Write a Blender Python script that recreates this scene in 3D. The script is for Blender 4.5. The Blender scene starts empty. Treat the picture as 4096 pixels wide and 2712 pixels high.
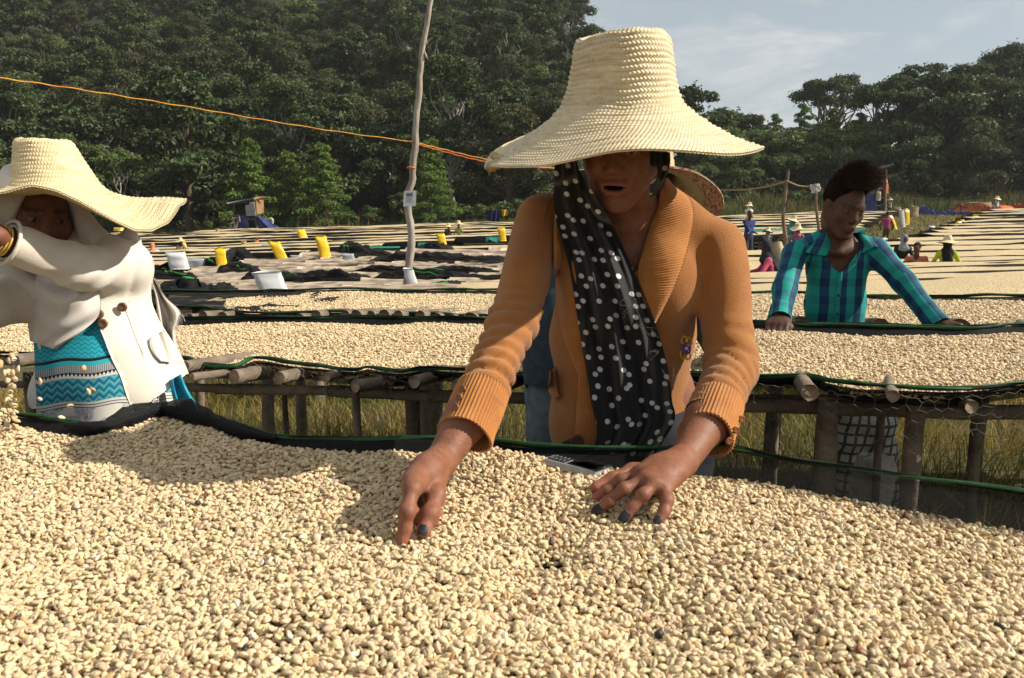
import bpy, bmesh, math, random, time
import numpy as np
from mathutils import Vector, Matrix, Euler
T0 = time.time()
SC = bpy.context.scene
COL = SC.collection
rng = np.random.default_rng(7)
random.seed(7)
# ------------------------------------------------------------------ camera, sky, sun, exposure
FPX, CX, CY, CAMH = 804.0, 512.0, 339.0, 1.30
PITCH = math.atan(128.0/FPX)
cam_d = bpy.data.cameras.new('camera'); cam = bpy.data.objects.new('camera', cam_d); COL.objects.link(cam)
cam.location = (0, 0, CAMH); cam.rotation_euler = (math.pi/2-PITCH, 0, 0)
cam_d.sensor_width = 36; cam_d.lens = 36*FPX/1024; cam_d.clip_start = .05; cam_d.clip_end = 6000
cam_d.dof.use_dof = True; cam_d.dof.focus_distance = 3.2; cam_d.dof.aperture_fstop = 15.0
SC.camera = cam
SC.render.resolution_x, SC.render.resolution_y = 1024, 678
SUN_EL, SUN_AZ = math.radians(37), math.radians(94)      # azimuth from +Y towards +X
to_sun = Vector((math.sin(SUN_AZ)*math.cos(SUN_EL), math.cos(SUN_AZ)*math.cos(SUN_EL), math.sin(SUN_EL)))
sd = bpy.data.lights.new('sun', 'SUN'); sun = bpy.data.objects.new('sun', sd); COL.objects.link(sun)
sd.energy = 4.9; sd.angle = math.radians(.55); sd.color = (1, .93, .80)
sun.rotation_euler = to_sun.to_track_quat('Z', 'Y').to_euler()
W = bpy.data.worlds.new('World'); SC.world = W; W.use_nodes = True
def world_nodes():
    nt = W.node_tree; nt.nodes.clear(); N = nt.nodes.new; L = nt.links.new
    out = N('ShaderNodeOutputWorld'); bg = N('ShaderNodeBackground'); bg.inputs['Strength'].default_value = .058
    sky = N('ShaderNodeTexSky'); sky.sky_type = 'NISHITA'; sky.sun_disc = False
    sky.sun_elevation = SUN_EL; sky.sun_rotation = SUN_AZ; sky.air_density = 1.0; sky.dust_density = 1.2; sky.ozone_density = 1.0
    tc = N('ShaderNodeTexCoord'); mp = N('ShaderNodeMapping'); mp.inputs['Scale'].default_value = (1, 1, 3.2); mp.inputs['Location'].default_value = (.62, .1, .40)
    L(tc.outputs['Generated'], mp.inputs['Vector'])
    def noise(sc, det, rough, dist):
        n = N('ShaderNodeTexNoise'); n.inputs['Scale'].default_value = sc; n.inputs['Detail'].default_value = det
        n.inputs['Roughness'].default_value = rough; n.inputs['Distortion'].default_value = dist
        L(mp.outputs['Vector'], n.inputs['Vector']); return n.outputs['Fac']
    def ramp(src, a, b):
        r = N('ShaderNodeMapRange'); r.interpolation_type = 'SMOOTHSTEP'; r.inputs['From Min'].default_value = a; r.inputs['From Max'].default_value = b
        L(src, r.inputs['Value']); return r.outputs['Result']
    def mix(f, a, b):
        m = N('ShaderNodeMix'); m.data_type = 'RGBA'
        if hasattr(f, 'links') or hasattr(f, 'is_linked'): L(f, m.inputs['Factor'])
        else: m.inputs['Factor'].default_value = f
        for s, v in (('A', a), ('B', b)):
            i = [q for q in m.inputs if q.name == s and q.type == 'RGBA'][0]
            if isinstance(v, tuple): i.default_value = v+(1,)
            else: L(v, i)
        return [q for q in m.outputs if q.type == 'RGBA'][0]
    big = noise(1.7, 6, .55, .25); fine = noise(4.2, 9, .62, .4)
    hazed = mix(.62, sky.outputs['Color'], (6.2, 6.95, 7.3))          # thin high veil over the blue
    veil = mix(ramp(big, .40, .62), hazed, (7.2, 7.4, 7.45))
    cl = mix(ramp(fine, .47, .72), veil, (8.6, 8.6, 8.5))
    dark = mix(ramp(noise(2.6, 5, .5, .2), .60, .76), cl, (4.6, 4.9, 5.2))
    L(dark, bg.inputs['Color']); L(bg.outputs['Background'], out.inputs['Surface'])
world_nodes()
SC.view_settings.view_transform = 'Standard'; SC.view_settings.look = 'None'
SC.view_settings.exposure = .62; SC.view_settings.gamma = 1.0; SC.view_settings.use_curve_mapping = False
try:
    SC.cycles.use_denoising = True; SC.cycles.max_bounces = 7; SC.cycles.transparent_max_bounces = 16
    SC.cycles.caustics_reflective = False; SC.cycles.caustics_refractive = False
except Exception: pass
# ------------------------------------------------------------------ pixel helpers (a pixel gives a direction, the depth comes from what is touched)
_c, _s = math.cos(PITCH), math.sin(PITCH)
TILT = .03
def ray(px, py):
    u = (np.asarray(px, float)-CX)/FPX; v = (CY-np.asarray(py, float))/FPX
    return np.stack([u+0*v, _c+v*_s, -_s+v*_c], -1)
def P(px, py, d):
    r = ray(px, py); return np.array([0, 0, CAMH])+r*(np.asarray(d, float)/r[..., 1])[..., None]
def GP(px, py, h=0.):                     # on the level of the near beds (plane raised by h)
    r = ray(px, py); t = (h-CAMH)/(r[..., 2]-TILT*r[..., 0]); return np.array([0, 0, CAMH])+r*np.asarray(t)[..., None]
def pix(p):
    p = np.asarray(p, float); q = p-np.array([0, 0, CAMH])
    f = q[..., 1]*_c-q[..., 2]*_s; up = q[..., 1]*_s+q[..., 2]*_c
    return CX+FPX*q[..., 0]/f, CY-FPX*up/f
def sstep(a, b, x):
    t = np.clip((np.asarray(x, float)-a)/(b-a), 0, 1); return t*t*(3-2*t)
def hill(x, y):
    a = x/np.maximum(y, 1)
    s = .50*(1-sstep(.03, .17, a))+.04*sstep(.03, .17, a)+.13*sstep(.36, .55, a)
    t = np.clip(y-92, 0, 120); return s*t*t/(t+9.)
_gd = [-99, 4.1, 5.25, 6.5, 9, 11.5, 14, 16.5, 20, 27, 31, 36, 40, 45, 50, 60, 75, 999]; _gz = [0, 0, -.13, -.24, -.42, -.58, -.73, -.87, -.92, -.93, -.88, -.80, -.70, -.52, -.33, -.12, 0, 0]
def terr(x, y): return TILT*np.clip(x, -70, 70)+np.interp(y, _gd, _gz)+hill(np.asarray(x, float), np.asarray(y, float))
def G(px, py, h=0., far=75.):             # where a pixel ray meets the terrain raised by h (a shallow dip in the field)
    px, py = np.broadcast_arrays(np.asarray(px, float), np.asarray(py, float)); r = ray(px.ravel(), py.ravel()); r = r/r[:, 1:2]; ds = np.geomspace(1., 90., 900); X = r[:, None, 0]*ds; Z = CAMH+r[:, None, 2]*ds
    below = Z < terr(X, np.broadcast_to(ds, X.shape))+h; k = np.where(below.any(1), below.argmax(1), len(ds)-1); d = np.minimum(ds[k], far); return (np.array([0, 0, CAMH])+r*d[:, None]).reshape(px.shape+(3,))
# value noise for geometry
def vnoise(p, seed=0):
    p = np.asarray(p, float); i = np.floor(p).astype(np.int64); f = p-i; f = f*f*(3-2*f); r = 0
    def h(ix, iy, iz):
        n = (ix*374761393+iy*668265263+iz*2147483647+seed*1274126177) & 0xffffffff
        n = ((n ^ (n >> 13))*1274126177) & 0xffffffff
        return ((n ^ (n >> 16)) & 0xffff)/65535.
    for dx in (0, 1):
        for dy in (0, 1):
            for dz in (0, 1):
                w = (f[..., 0] if dx else 1-f[..., 0])*(f[..., 1] if dy else 1-f[..., 1])*(f[..., 2] if dz else 1-f[..., 2])
                r = r+w*h(i[..., 0]+dx, i[..., 1]+dy, i[..., 2]+dz)
    return r*2-1
def n2(x, y, s=1., seed=0): return vnoise(np.stack([np.asarray(x)*s, np.asarray(y)*s, 0*np.asarray(x)+.37], -1), seed)
# ------------------------------------------------------------------ materials
MATS = {}
def M(name, c1, c2=None, scale=6., rough=.8, bump=0., bscale=None, detail=5., coord='Object', rnd=0., spec=.3, lo=.35, hi=.65, attr=None, sss=0., transl=0., stretch=None, sheen=0.):
    """principled: noise between two colours, optional bump, per-object/instance or per-attribute variation"""
    if name in MATS: return MATS[name]
    m = bpy.data.materials.new(name); m.use_nodes = True; nt = m.node_tree; N = nt.nodes.new; L = nt.links.new
    b = nt.nodes['Principled BSDF']; b.inputs['Roughness'].default_value = rough; b.inputs['Specular IOR Level'].default_value = spec
    if sheen: b.inputs['Sheen Weight'].default_value = sheen; b.inputs['Sheen Roughness'].default_value = .5
    tc = N('ShaderNodeTexCoord'); mp = N('ShaderNodeMapping'); L(tc.outputs[coord], mp.inputs['Vector'])
    if stretch: mp.inputs['Scale'].default_value = stretch
    c2 = c2 or tuple(x*.8 for x in c1)
    n = N('ShaderNodeTexNoise'); n.inputs['Scale'].default_value = scale; n.inputs['Detail'].default_value = detail; L(mp.outputs['Vector'], n.inputs['Vector'])
    r = N('ShaderNodeMapRange'); r.inputs['From Min'].default_value = lo; r.inputs['From Max'].default_value = hi; L(n.outputs['Fac'], r.inputs['Value'])
    mx = N('ShaderNodeMix'); mx.data_type = 'RGBA'; L(r.outputs['Result'], mx.inputs['Factor']); mx.inputs[6].default_value = c1+(1,); mx.inputs[7].default_value = c2+(1,)
    col = mx.outputs[2]
    if rnd or attr:
        hs = N('ShaderNodeHueSaturation'); L(col, hs.inputs['Color'])
        if attr: a = N('ShaderNodeAttribute'); a.attribute_name = attr; src = a.outputs['Fac']
        else: a = N('ShaderNodeObjectInfo'); src = a.outputs['Random']
        k = rnd or .5
        v = N('ShaderNodeMapRange'); v.inputs['To Min'].default_value = 1-k; v.inputs['To Max'].default_value = 1+k; L(src, v.inputs['Value']); L(v.outputs['Result'], hs.inputs['Value'])
        h2 = N('ShaderNodeMath'); h2.operation = 'MULTIPLY'; h2.inputs[1].default_value = 7.31; L(src, h2.inputs[0])
        h3 = N('ShaderNodeMath'); h3.operation = 'FRACT'; L(h2.outputs[0], h3.inputs[0])
        v2 = N('ShaderNodeMapRange'); v2.inputs['To Min'].default_value = .5-.035*k/.4; v2.inputs['To Max'].default_value = .5+.02*k/.4; L(h3.outputs[0], v2.inputs['Value']); L(v2.outputs['Result'], hs.inputs['Hue'])
        col = hs.outputs['Color']
    L(col, b.inputs['Base Color'])
    if bump:
        n3 = N('ShaderNodeTexNoise'); n3.inputs['Scale'].default_value = bscale or scale*4; n3.inputs['Detail'].default_value = 4; L(mp.outputs['Vector'], n3.inputs['Vector'])
        bp = N('ShaderNodeBump'); bp.inputs['Strength'].default_value = bump; bp.inputs['Distance'].default_value = .01; L(n3.outputs['Fac'], bp.inputs['Height']); L(bp.outputs['Normal'], b.inputs['Normal'])
    if sss: b.inputs['Subsurface Weight'].default_value = sss; b.inputs['Subsurface Radius'].default_value = (.01, .004, .002); b.inputs['Subsurface Scale'].default_value = .6
    if transl:
        t = N('ShaderNodeBsdfTranslucent'); L(col, t.inputs['Color']); ms = N('ShaderNodeMixShader'); ms.inputs[0].default_value = transl
        L(b.outputs[0], ms.inputs[1]); L(t.outputs[0], ms.inputs[2]); L(ms.outputs[0], nt.nodes['Material Output'].inputs['Surface'])
    MATS[name] = m; return m
def net_mat(name, col, cover=.8, scale=260., axis='Z', rough=.7):
    """woven net: opaque threads, clear gaps"""
    if name in MATS: return MATS[name]
    m = bpy.data.materials.new(name); m.use_nodes = True; nt = m.node_tree; N = nt.nodes.new; L = nt.links.new
    b = nt.nodes['Principled BSDF']; b.inputs['Base Color'].default_value = col+(1,); b.inputs['Roughness'].default_value = rough; b.inputs['Specular IOR Level'].default_value = .12
    tc = N('ShaderNodeTexCoord'); w = N('ShaderNodeTexWave'); w.bands_direction = axis; w.inputs['Scale'].default_value = scale; w.inputs['Distortion'].default_value = 1.2; w.inputs['Detail'].default_value = 1
    L(tc.outputs['Object'], w.inputs['Vector'])
    r = N('ShaderNodeMapRange'); r.inputs['From Min'].default_value = .15; r.inputs['From Max'].default_value = .5; r.inputs['To Min'].default_value = max(0, cover-.45); r.inputs['To Max'].default_value = min(1., cover+.15); L(w.outputs['Fac'], r.inputs['Value'])
    L(r.outputs['Result'], b.inputs['Alpha']); MATS[name] = m; return m
# ------------------------------------------------------------------ mesh / object helpers
def mesh(name, v, f, mats=(), smooth=True, mi=None, attrs=None):
    me = bpy.data.meshes.new(name); v = np.asarray(v, np.float32).reshape(-1, 3)
    if isinstance(f, np.ndarray):
        n, k = f.shape; me.vertices.add(len(v)); me.vertices.foreach_set('co', v.ravel()); me.loops.add(n*k); me.loops.foreach_set('vertex_index', f.astype(np.int32).ravel())
        me.polygons.add(n); me.polygons.foreach_set('loop_start', np.arange(0, n*k, k, dtype=np.int32)); me.polygons.foreach_set('loop_total', np.full(n, k, np.int32)); me.update(calc_edges=True)
    else: me.from_pydata(v.tolist(), [], f)
    for m in (mats if isinstance(mats, (list, tuple)) else [mats]): me.materials.append(m)
    me.polygons.foreach_set('use_smooth', np.full(len(me.polygons), smooth, bool))
    if mi is not None: me.polygons.foreach_set('material_index', np.asarray(mi, np.int32))
    for k, (dom, a) in (attrs or {}).items():
        a = np.asarray(a, np.float32)
        if a.ndim == 2: at = me.attributes.new(k, 'FLOAT_COLOR', dom); at.data.foreach_set('color', np.c_[a, np.ones(len(a))].astype(np.float32).ravel() if a.shape[1] == 3 else a.ravel())
        else: at = me.attributes.new(k, 'FLOAT', dom); at.data.foreach_set('value', a)
    me.update(); return me
def link(name, me, parent=None, loc=None):
    o = bpy.data.objects.new(name, me); COL.objects.link(o)
    if loc is not None: o.location = loc
    if parent is not None: o.parent = parent
    return o
def tag(o, label, cat, group=None, kind=None):
    if label: o['label'] = label
    if cat: o['category'] = cat
    if group: o['group'] = group
    if kind: o['kind'] = kind
    return o
def thing(name, label, cat, loc=(0, 0, 0), group=None, rz=0):
    o = bpy.data.objects.new(name, None); o.empty_display_size = .1; COL.objects.link(o); o.location = [float(q) for q in loc]; o.rotation_euler = (0, 0, rz)
    return tag(o, label, cat, group)
def part(name, v, f, m, parent, smooth=True, loc0=None, **kw):
    """mesh given in world coordinates, parented to an unrotated thing"""
    v = np.asarray(v, float).reshape(-1, 3)-np.array(parent_world(parent))
    return link(name, mesh(name, v, f, m, smooth, **kw), parent)
def parent_world(p):
    s = np.zeros(3)
    while p is not None: s += np.array(p.location); p = p.parent
    return s
def solo(name, v, f, m, label, cat, group=None, kind=None, smooth=True, **kw):
    v = np.asarray(v, float).reshape(-1, 3); c = np.array([(v[:, 0].min()+v[:, 0].max())/2, (v[:, 1].min()+v[:, 1].max())/2, v[:, 2].min()])
    return tag(link(name, mesh(name, v-c, f, m, smooth, **kw), None, c), label, cat, group, kind)
def cat_meshes(L):
    vs, fs, o = [], [], 0
    for v, f in L:
        v = np.asarray(v, float).reshape(-1, 3); vs.append(v)
        fs += [tuple(int(i)+o for i in q) for q in f]; o += len(v)
    return np.concatenate(vs), fs
def grid_faces(nu, nv, closed_u=False, closed_v=False):
    a = np.arange(nu*nv).reshape(nu, nv); 
    if closed_u: a = np.concatenate([a, a[:1]], 0)
    if closed_v: a = np.concatenate([a, a[:, :1]], 1)
    return np.stack([a[:-1, :-1], a[1:, :-1], a[1:, 1:], a[:-1, 1:]], -1).reshape(-1, 4)
def frames(pts):
    pts = np.asarray(pts, float); t = np.gradient(pts, axis=0); t /= np.linalg.norm(t, axis=1)[:, None]+1e-9
    up = np.array([0, 0, 1.]) if abs(t[0, 2]) < .9 else np.array([1., 0, 0]); n = np.cross(t[0], up); n /= np.linalg.norm(n); ns = [n]
    for i in range(1, len(t)):
        n = ns[-1]-t[i]*np.dot(ns[-1], t[i]); n /= np.linalg.norm(n)+1e-9; ns.append(n)
    ns = np.array(ns); return t, ns, np.cross(t, ns)
def tube(pts, r, seg=8, caps=True, bumpy=0., seed=0):
    pts = np.asarray(pts, float); n = len(pts); r = np.broadcast_to(np.asarray(r, float), (n,)); t, a, b = frames(pts)
    th = np.linspace(0, 2*math.pi, seg, endpoint=False); c = np.cos(th)[None, :, None]; s = np.sin(th)[None, :, None]
    rr = r[:, None]*np.ones((n, seg))
    if bumpy: rr = rr*(1+bumpy*np.random.default_rng(seed).uniform(-1, 1, (n, seg))+bumpy*np.random.default_rng(seed+1).uniform(-1, 1, (1, seg)))
    v = pts[:, None, :]+rr[..., None]*(c*a[:, None, :]+s*b[:, None, :]); v = v.reshape(-1, 3)
    f = [tuple(q) for q in grid_faces(n, seg, False, True)]
    f = [(q[0], q[3], q[2], q[1]) for q in f]
    if caps: f.append(tuple(range(seg))); f.append(tuple(reversed(range((n-1)*seg, n*seg))))
    return v, f
def box(c, s, R=None):
    v = np.array([[x, y, z] for x in (-.5, .5) for y in (-.5, .5) for z in (-.5, .5)])*np.asarray(s, float)
    if R is not None: v = v@np.asarray(R).T
    return v+np.asarray(c, float), [(0, 1, 3, 2), (4, 6, 7, 5), (0, 4, 5, 1), (2, 3, 7, 6), (0, 2, 6, 4), (1, 5, 7, 3)]
def rotz(a): c, s = math.cos(a), math.sin(a); return np.array([[c, -s, 0], [s, c, 0], [0, 0, 1]])
def rotx(a): c, s = math.cos(a), math.sin(a); return np.array([[1, 0, 0], [0, c, -s], [0, s, c]])
def roty(a): c, s = math.cos(a), math.sin(a); return np.array([[c, 0, s], [0, 1, 0], [-s, 0, c]])
def spline(pts, n):
    """Catmull-Rom resample"""
    p = np.asarray(pts, float); p = np.concatenate([2*p[:1]-p[1:2], p, 2*p[-1:]-p[-2:-1]]); m = len(p)-3
    t = np.linspace(0, m-1e-6, n); i = t.astype(int); u = (t-i)[:, None]
    a, b, c, d = p[i], p[i+1], p[i+2], p[i+3]
    return .5*((2*b)+(c-a)*u+(2*a-5*b+4*c-d)*u**2+(3*b-a-3*c+d)*u**3)
def copy_tree(o, parent=None):
    c = o.copy(); COL.objects.link(c); c.parent = parent
    for ch in list(o.children):
        copy_tree(ch, c)
    return c
# ------------------------------------------------------------------ signed-distance modelling (one continuous surface per body / garment)
class SDF:
    def __init__(s): s.p = []
    def cone(s, a, b, ra, rb, k=.02, op='add'):
        s.p.append(('c', np.asarray(a, float), np.asarray(b, float), ra, rb, k, op)); return s
    def chain(s, pts, rs, k=.015):
        for i in range(len(pts)-1): s.cone(pts[i], pts[i+1], rs[i], rs[i+1], k)
        return s
    def ell(s, c, r, R=None, k=.02, op='add'):
        s.p.append(('e', np.asarray(c, float), np.asarray(r, float), np.eye(3) if R is None else np.asarray(R), 0, k, op)); return s
    @staticmethod
    def _d(q, X):
        if q[0] == 'c':
            ab = q[2]-q[1]; t = np.clip(((X-q[1])@ab)/max(ab@ab, 1e-12), 0, 1); return np.linalg.norm(X-q[1]-t[..., None]*ab, axis=-1)-(q[3]+(q[4]-q[3])*t)
        Y = (X-q[1])@q[3]; k0 = np.linalg.norm(Y/q[2], axis=-1); k1 = np.linalg.norm(Y/(q[2]**2), axis=-1); return k0*(k0-1)/np.maximum(k1, 1e-9)
    @staticmethod
    def _comb(D, d, k, op):
        if op == 'sub':
            d = -d; h = np.clip(.5+.5*(D-d)/k, 0, 1) if False else np.clip(.5-.5*(D-d)/k, 0, 1)
            return D*(1-h)+d*h+k*h*(1-h)
        h = np.clip(.5+.5*(D-d)/k, 0, 1); return D*(1-h)+d*h-k*h*(1-h)
    def bb(s):
        lo, hi = [], []
        for q in s.p:
            if q[6] != 'add': continue
            if q[0] == 'c': r = max(q[3], q[4]); lo += [q[1]-r, q[2]-r]; hi += [q[1]+r, q[2]+r]
            else: e = np.sqrt(((q[3]*q[2])**2).sum(1)); lo.append(q[1]-e); hi.append(q[1]+e)
        return np.min(lo, 0), np.max(hi, 0)
    def eval(s, X):
        D = np.full(X.shape[:-1], 9.)
        for q in s.p: D = s._comb(D, s._d(q, X), q[5], q[6])
        return D
    def build(s, h, disp=None, lo=None, hi=None, infl=0.):
        a, b = s.bb(); a = a-3*h-.02-infl; b = b+3*h+.02+infl
        if lo is not None: a = np.maximum(a, lo)
        if hi is not None: b = np.minimum(b, hi)
        n = np.ceil((b-a)/h).astype(int)+1; ax = [a[i]+h*np.arange(n[i]) for i in range(3)]
        D = np.full(n, 9.)
        for q in s.p:
            if q[0] == 'c': r = max(q[3], q[4]); l = np.minimum(q[1], q[2])-r; u = np.maximum(q[1], q[2])+r
            else: e = np.sqrt(((q[3]*q[2])**2).sum(1)); l = q[1]-e; u = q[1]+e
            m = q[5]+2*h+.01+infl; i0 = np.clip(np.floor((l-m-a)/h).astype(int), 0, n); i1 = np.clip(np.ceil((u+m-a)/h).astype(int)+1, 0, n)
            if np.any(i1 <= i0): continue
            sl = tuple(slice(i0[i], i1[i]) for i in range(3))
            X = np.stack(np.meshgrid(ax[0][sl[0]], ax[1][sl[1]], ax[2][sl[2]], indexing='ij'), -1)
            D[sl] = s._comb(D[sl], s._d(q, X), q[5], q[6])
        D -= infl
        if disp is not None:
            w = np.nonzero(np.abs(D) < .035); X = np.stack([ax[0][w[0]], ax[1][w[1]], ax[2][w[2]]], -1); D[w] += disp(X)
        return surfnet(D, a, h)
def surfnet(D, org, h):
    S = D < 0; c = sum(S[i:D.shape[0]-1+i, j:D.shape[1]-1+j, k:D.shape[2]-1+k].astype(np.int8) for i in (0, 1) for j in (0, 1) for k in (0, 1))
    m = (c > 0) & (c < 8); I = np.stack(np.nonzero(m), -1); idx = np.full(m.shape, -1, np.int64); idx[m] = np.arange(len(I))
    acc = np.zeros((len(I), 3)); cnt = np.zeros(len(I)); C = [(i, j, k) for i in (0, 1) for j in (0, 1) for k in (0, 1)]
    for p in C:
        for ax in range(3):
            if p[ax]: continue
            q = list(p); q[ax] = 1
            d0 = D[I[:, 0]+p[0], I[:, 1]+p[1], I[:, 2]+p[2]]; d1 = D[I[:, 0]+q[0], I[:, 1]+q[1], I[:, 2]+q[2]]; x = (d0 < 0) != (d1 < 0)
            t = np.where(x, d0/np.where(x, d0-d1, 1), 0); e = np.array(p, float)[None].repeat(len(I), 0); e[:, ax] += t; acc += e*x[:, None]; cnt += x
    V = org+h*(I+acc/np.maximum(cnt, 1)[:, None]); F = []
    for ax in range(3):
        o = [a for a in range(3) if a != ax]
        s0 = [slice(1, -1)]*3; s1 = [slice(1, -1)]*3; s0[ax] = slice(0, -1); s1[ax] = slice(1, None)
        A, B = S[tuple(s0)], S[tuple(s1)]; w = np.stack(np.nonzero(A != B), -1)
        if not len(w): continue
        base = w.copy(); base[:, o[0]] += 1; base[:, o[1]] += 1; sg = A[w[:, 0], w[:, 1], w[:, 2]]
        def cell(d0, d1):
            q = base.copy(); q[:, o[0]] -= d0; q[:, o[1]] -= d1; return idx[q[:, 0], q[:, 1], q[:, 2]]
        f = np.stack([cell(1, 1), cell(0, 1), cell(0, 0), cell(1, 0)], -1)
        if ax == 1: sg = ~sg
        f[~sg] = f[~sg][:, ::-1]; F.append(f)
    F = np.concatenate(F); F = F[(F >= 0).all(1)]; return V, F
def smooth_mesh(V, F, it=1, lam=.5):
    e = np.concatenate([F[:, [0, 1]], F[:, [1, 2]], F[:, [2, 3]], F[:, [3, 0]]]); 
    for _ in range(it):
        s = np.zeros_like(V); c = np.zeros(len(V)); np.add.at(s, e[:, 0], V[e[:, 1]]); np.add.at(c, e[:, 0], 1); np.add.at(s, e[:, 1], V[e[:, 0]]); np.add.at(c, e[:, 1], 1)
        V = V+lam*(s/np.maximum(c, 1)[:, None]-V)
    return V
# ================================================================== GROUND
def nonuni(a, b, n, p):  # symmetric about 0, denser near 0
    t = np.linspace(-1, 1, n); t = np.sign(t)*np.abs(t)**p; return np.where(t < 0, -t*a, t*b)
gx = nonuni(-420, 420, 121, 2.0); gy = np.concatenate([np.linspace(-30, 0, 8), (np.linspace(0, 1, 130)[1:])**2.0*700])
GX, GY = np.meshgrid(gx, gy, indexing='ij'); GZ = terr(GX, GY)+.03*n2(GX, GY, .7, 3)*sstep(1, 6, GY)
GZ = GZ+np.where(GY > 100, .6*n2(GX, GY, .12, 5), 0)
def ground_material():
    m = M('ground_soil_grass', (.075, .066, .022), (.045, .036, .017), scale=.9, rough=.95, bump=.6, bscale=9, detail=8)
    nt = m.node_tree; b = nt.nodes['Principled BSDF']; src = b.inputs['Base Color'].links[0].from_socket      # leaf litter under the wood
    tc = nt.nodes.new('ShaderNodeTexCoord'); sp = nt.nodes.new('ShaderNodeSeparateXYZ'); nt.links.new(tc.outputs['Object'], sp.inputs[0]); r = nt.nodes.new('ShaderNodeMapRange'); r.inputs['From Min'].default_value = 88; r.inputs['From Max'].default_value = 95
    nt.links.new(sp.outputs['Y'], r.inputs['Value']); mx = nt.nodes.new('ShaderNodeMix'); mx.data_type = 'RGBA'; nt.links.new(r.outputs['Result'], mx.inputs['Factor']); nt.links.new(src, mx.inputs[6]); mx.inputs[7].default_value = (.022, .024, .011, 1); nt.links.new(mx.outputs[2], b.inputs['Base Color']); return m
ground = tag(link('ground', mesh('ground', np.stack([GX, GY, GZ], -1), grid_faces(*GX.shape), ground_material())), 'grassy drying field rising to a wooded hillside', 'ground', None, 'structure')
# ================================================================== GRASS
def blades(X, Y, Z, Hh, w, lean, rg, seg=2):
    """bent grass blades; returns verts, quads, per-face random"""
    n = len(X); a = rg.uniform(0, 2*math.pi, n); la = rg.uniform(0, 2*math.pi, n); L = Hh*lean*rg.uniform(.3, 1.3, n)
    side = np.stack([np.cos(a), np.sin(a), 0*a], -1); ld = np.stack([np.cos(la), np.sin(la), 0*a], -1); base = np.stack([X, Y, Z], -1); rows = []
    for i in range(seg+1):
        t = i/seg; c = base+ld*(L*t**2)[:, None]+np.array([0, 0, 1.])*(Hh*(t-.25*lean*t*t))[:, None]; hw = (w*(1-t*.92))[:, None]*side*.5
        rows.append(c-hw); rows.append(c+hw)
    V = np.stack(rows, 1); k = 2*(seg+1); b = (np.arange(n)*k)[:, None]
    F = np.concatenate([b+np.array([[2*i, 2*i+1, 2*i+3, 2*i+2]]) for i in range(seg)], 0)
    rr = np.tile(rg.uniform(0, 1, n), seg); return V.reshape(-1, 3), F, rr
rg = np.random.default_rng(11)
grass_m = M('grass_blades', (.33, .24, .06), (.12, .15, .03), scale=1.3, rough=.7, attr='rnd', rnd=.5, transl=.25)
dry_m = M('meadow_weeds', (.15, .125, .036), (.075, .10, .026), scale=.16, rough=.8, attr='rnd', rnd=.5, transl=.2, detail=3)
n = 80000
X = rg.uniform(-5.2, 4.6, n); Y = rg.uniform(1.35, 7.6, n); dens = .5+.5*n2(X, Y, 2.2, 4); keep = rg.uniform(0, 1, n) < .3+.7*dens; X, Y = X[keep], Y[keep]
Hh = .09+.26*rg.uniform(0, 1, len(X))**1.5*(.6+.8*(.5+.5*n2(X, Y, 1.1, 9)))
V, F, R = blades(X, Y, terr(X, Y)-.01, Hh, .004+.004*rg.uniform(0, 1, len(X)), .75, rg)
tag(link('grass', mesh('grass', V, F, grass_m, attrs={'rnd': ('FACE', R)})), 'dry yellow-green grass growing between and under the drying beds', 'grass', None, 'stuff')
n = 26000   # lawn strip on the right between the two bed blocks
px = rg.uniform(775, 1010, n); g = np.empty((n, 3)); g[:, 1] = rg.uniform(18, 74, n); g[:, 0] = (px-512)/FPX*g[:, 1]
V, F, R = blades(g[:, 0], g[:, 1], terr(g[:, 0], g[:, 1]), rg.uniform(.05, .16, len(g)), .012+.0012*g[:, 1], .8, rg, 1)
tag(link('lawn_grass', mesh('lawn_grass', V, F, grass_m, attrs={'rnd': ('FACE', R)})), 'short grass on the open strip beside the blue tarpaulin', 'grass', None, 'stuff')
n = 42000   # tall weeds behind the fence
X = rg.uniform(8, 84, n); Y = rg.uniform(77, 97, n); k = (X/Y > .03); X, Y = X[k], Y[k]
Hh = (.9+1.35*rg.uniform(0, 1, len(X)))*(.8+.7*n2(X, Y, .22, 2))*(.45+.9*sstep(77, 92, Y)); Hh = np.maximum(Hh, .3)
V, F, R = blades(X, Y, terr(X, Y), Hh, .10+.10*rg.uniform(0, 1, len(X)), .5, rg, 1)
tag(link('meadow_weeds', mesh('meadow_weeds', V, F, dry_m, attrs={'rnd': ('FACE', R)})), 'tall golden weeds along the fence below the trees', 'weeds', None, 'stuff')
n = 16000
X = rg.uniform(-62, 6, n); Y = rg.uniform(76, 90, n)
V, F, R = blades(X, Y, terr(X, Y), .25+.6*rg.uniform(0, 1, len(X))*sstep(76, 84, Y), .08+.08*rg.uniform(0, 1, len(X)), .6, rg, 1)
tag(link('verge_grass', mesh('verge_grass', V, F, M('verge_blades', (.075, .10, .02), (.04, .07, .016), scale=.2, attr='rnd', rnd=.4, transl=.2), attrs={'rnd': ('FACE', R)})), 'green grass verge along the foot of the forest', 'grass', None, 'stuff')
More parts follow.
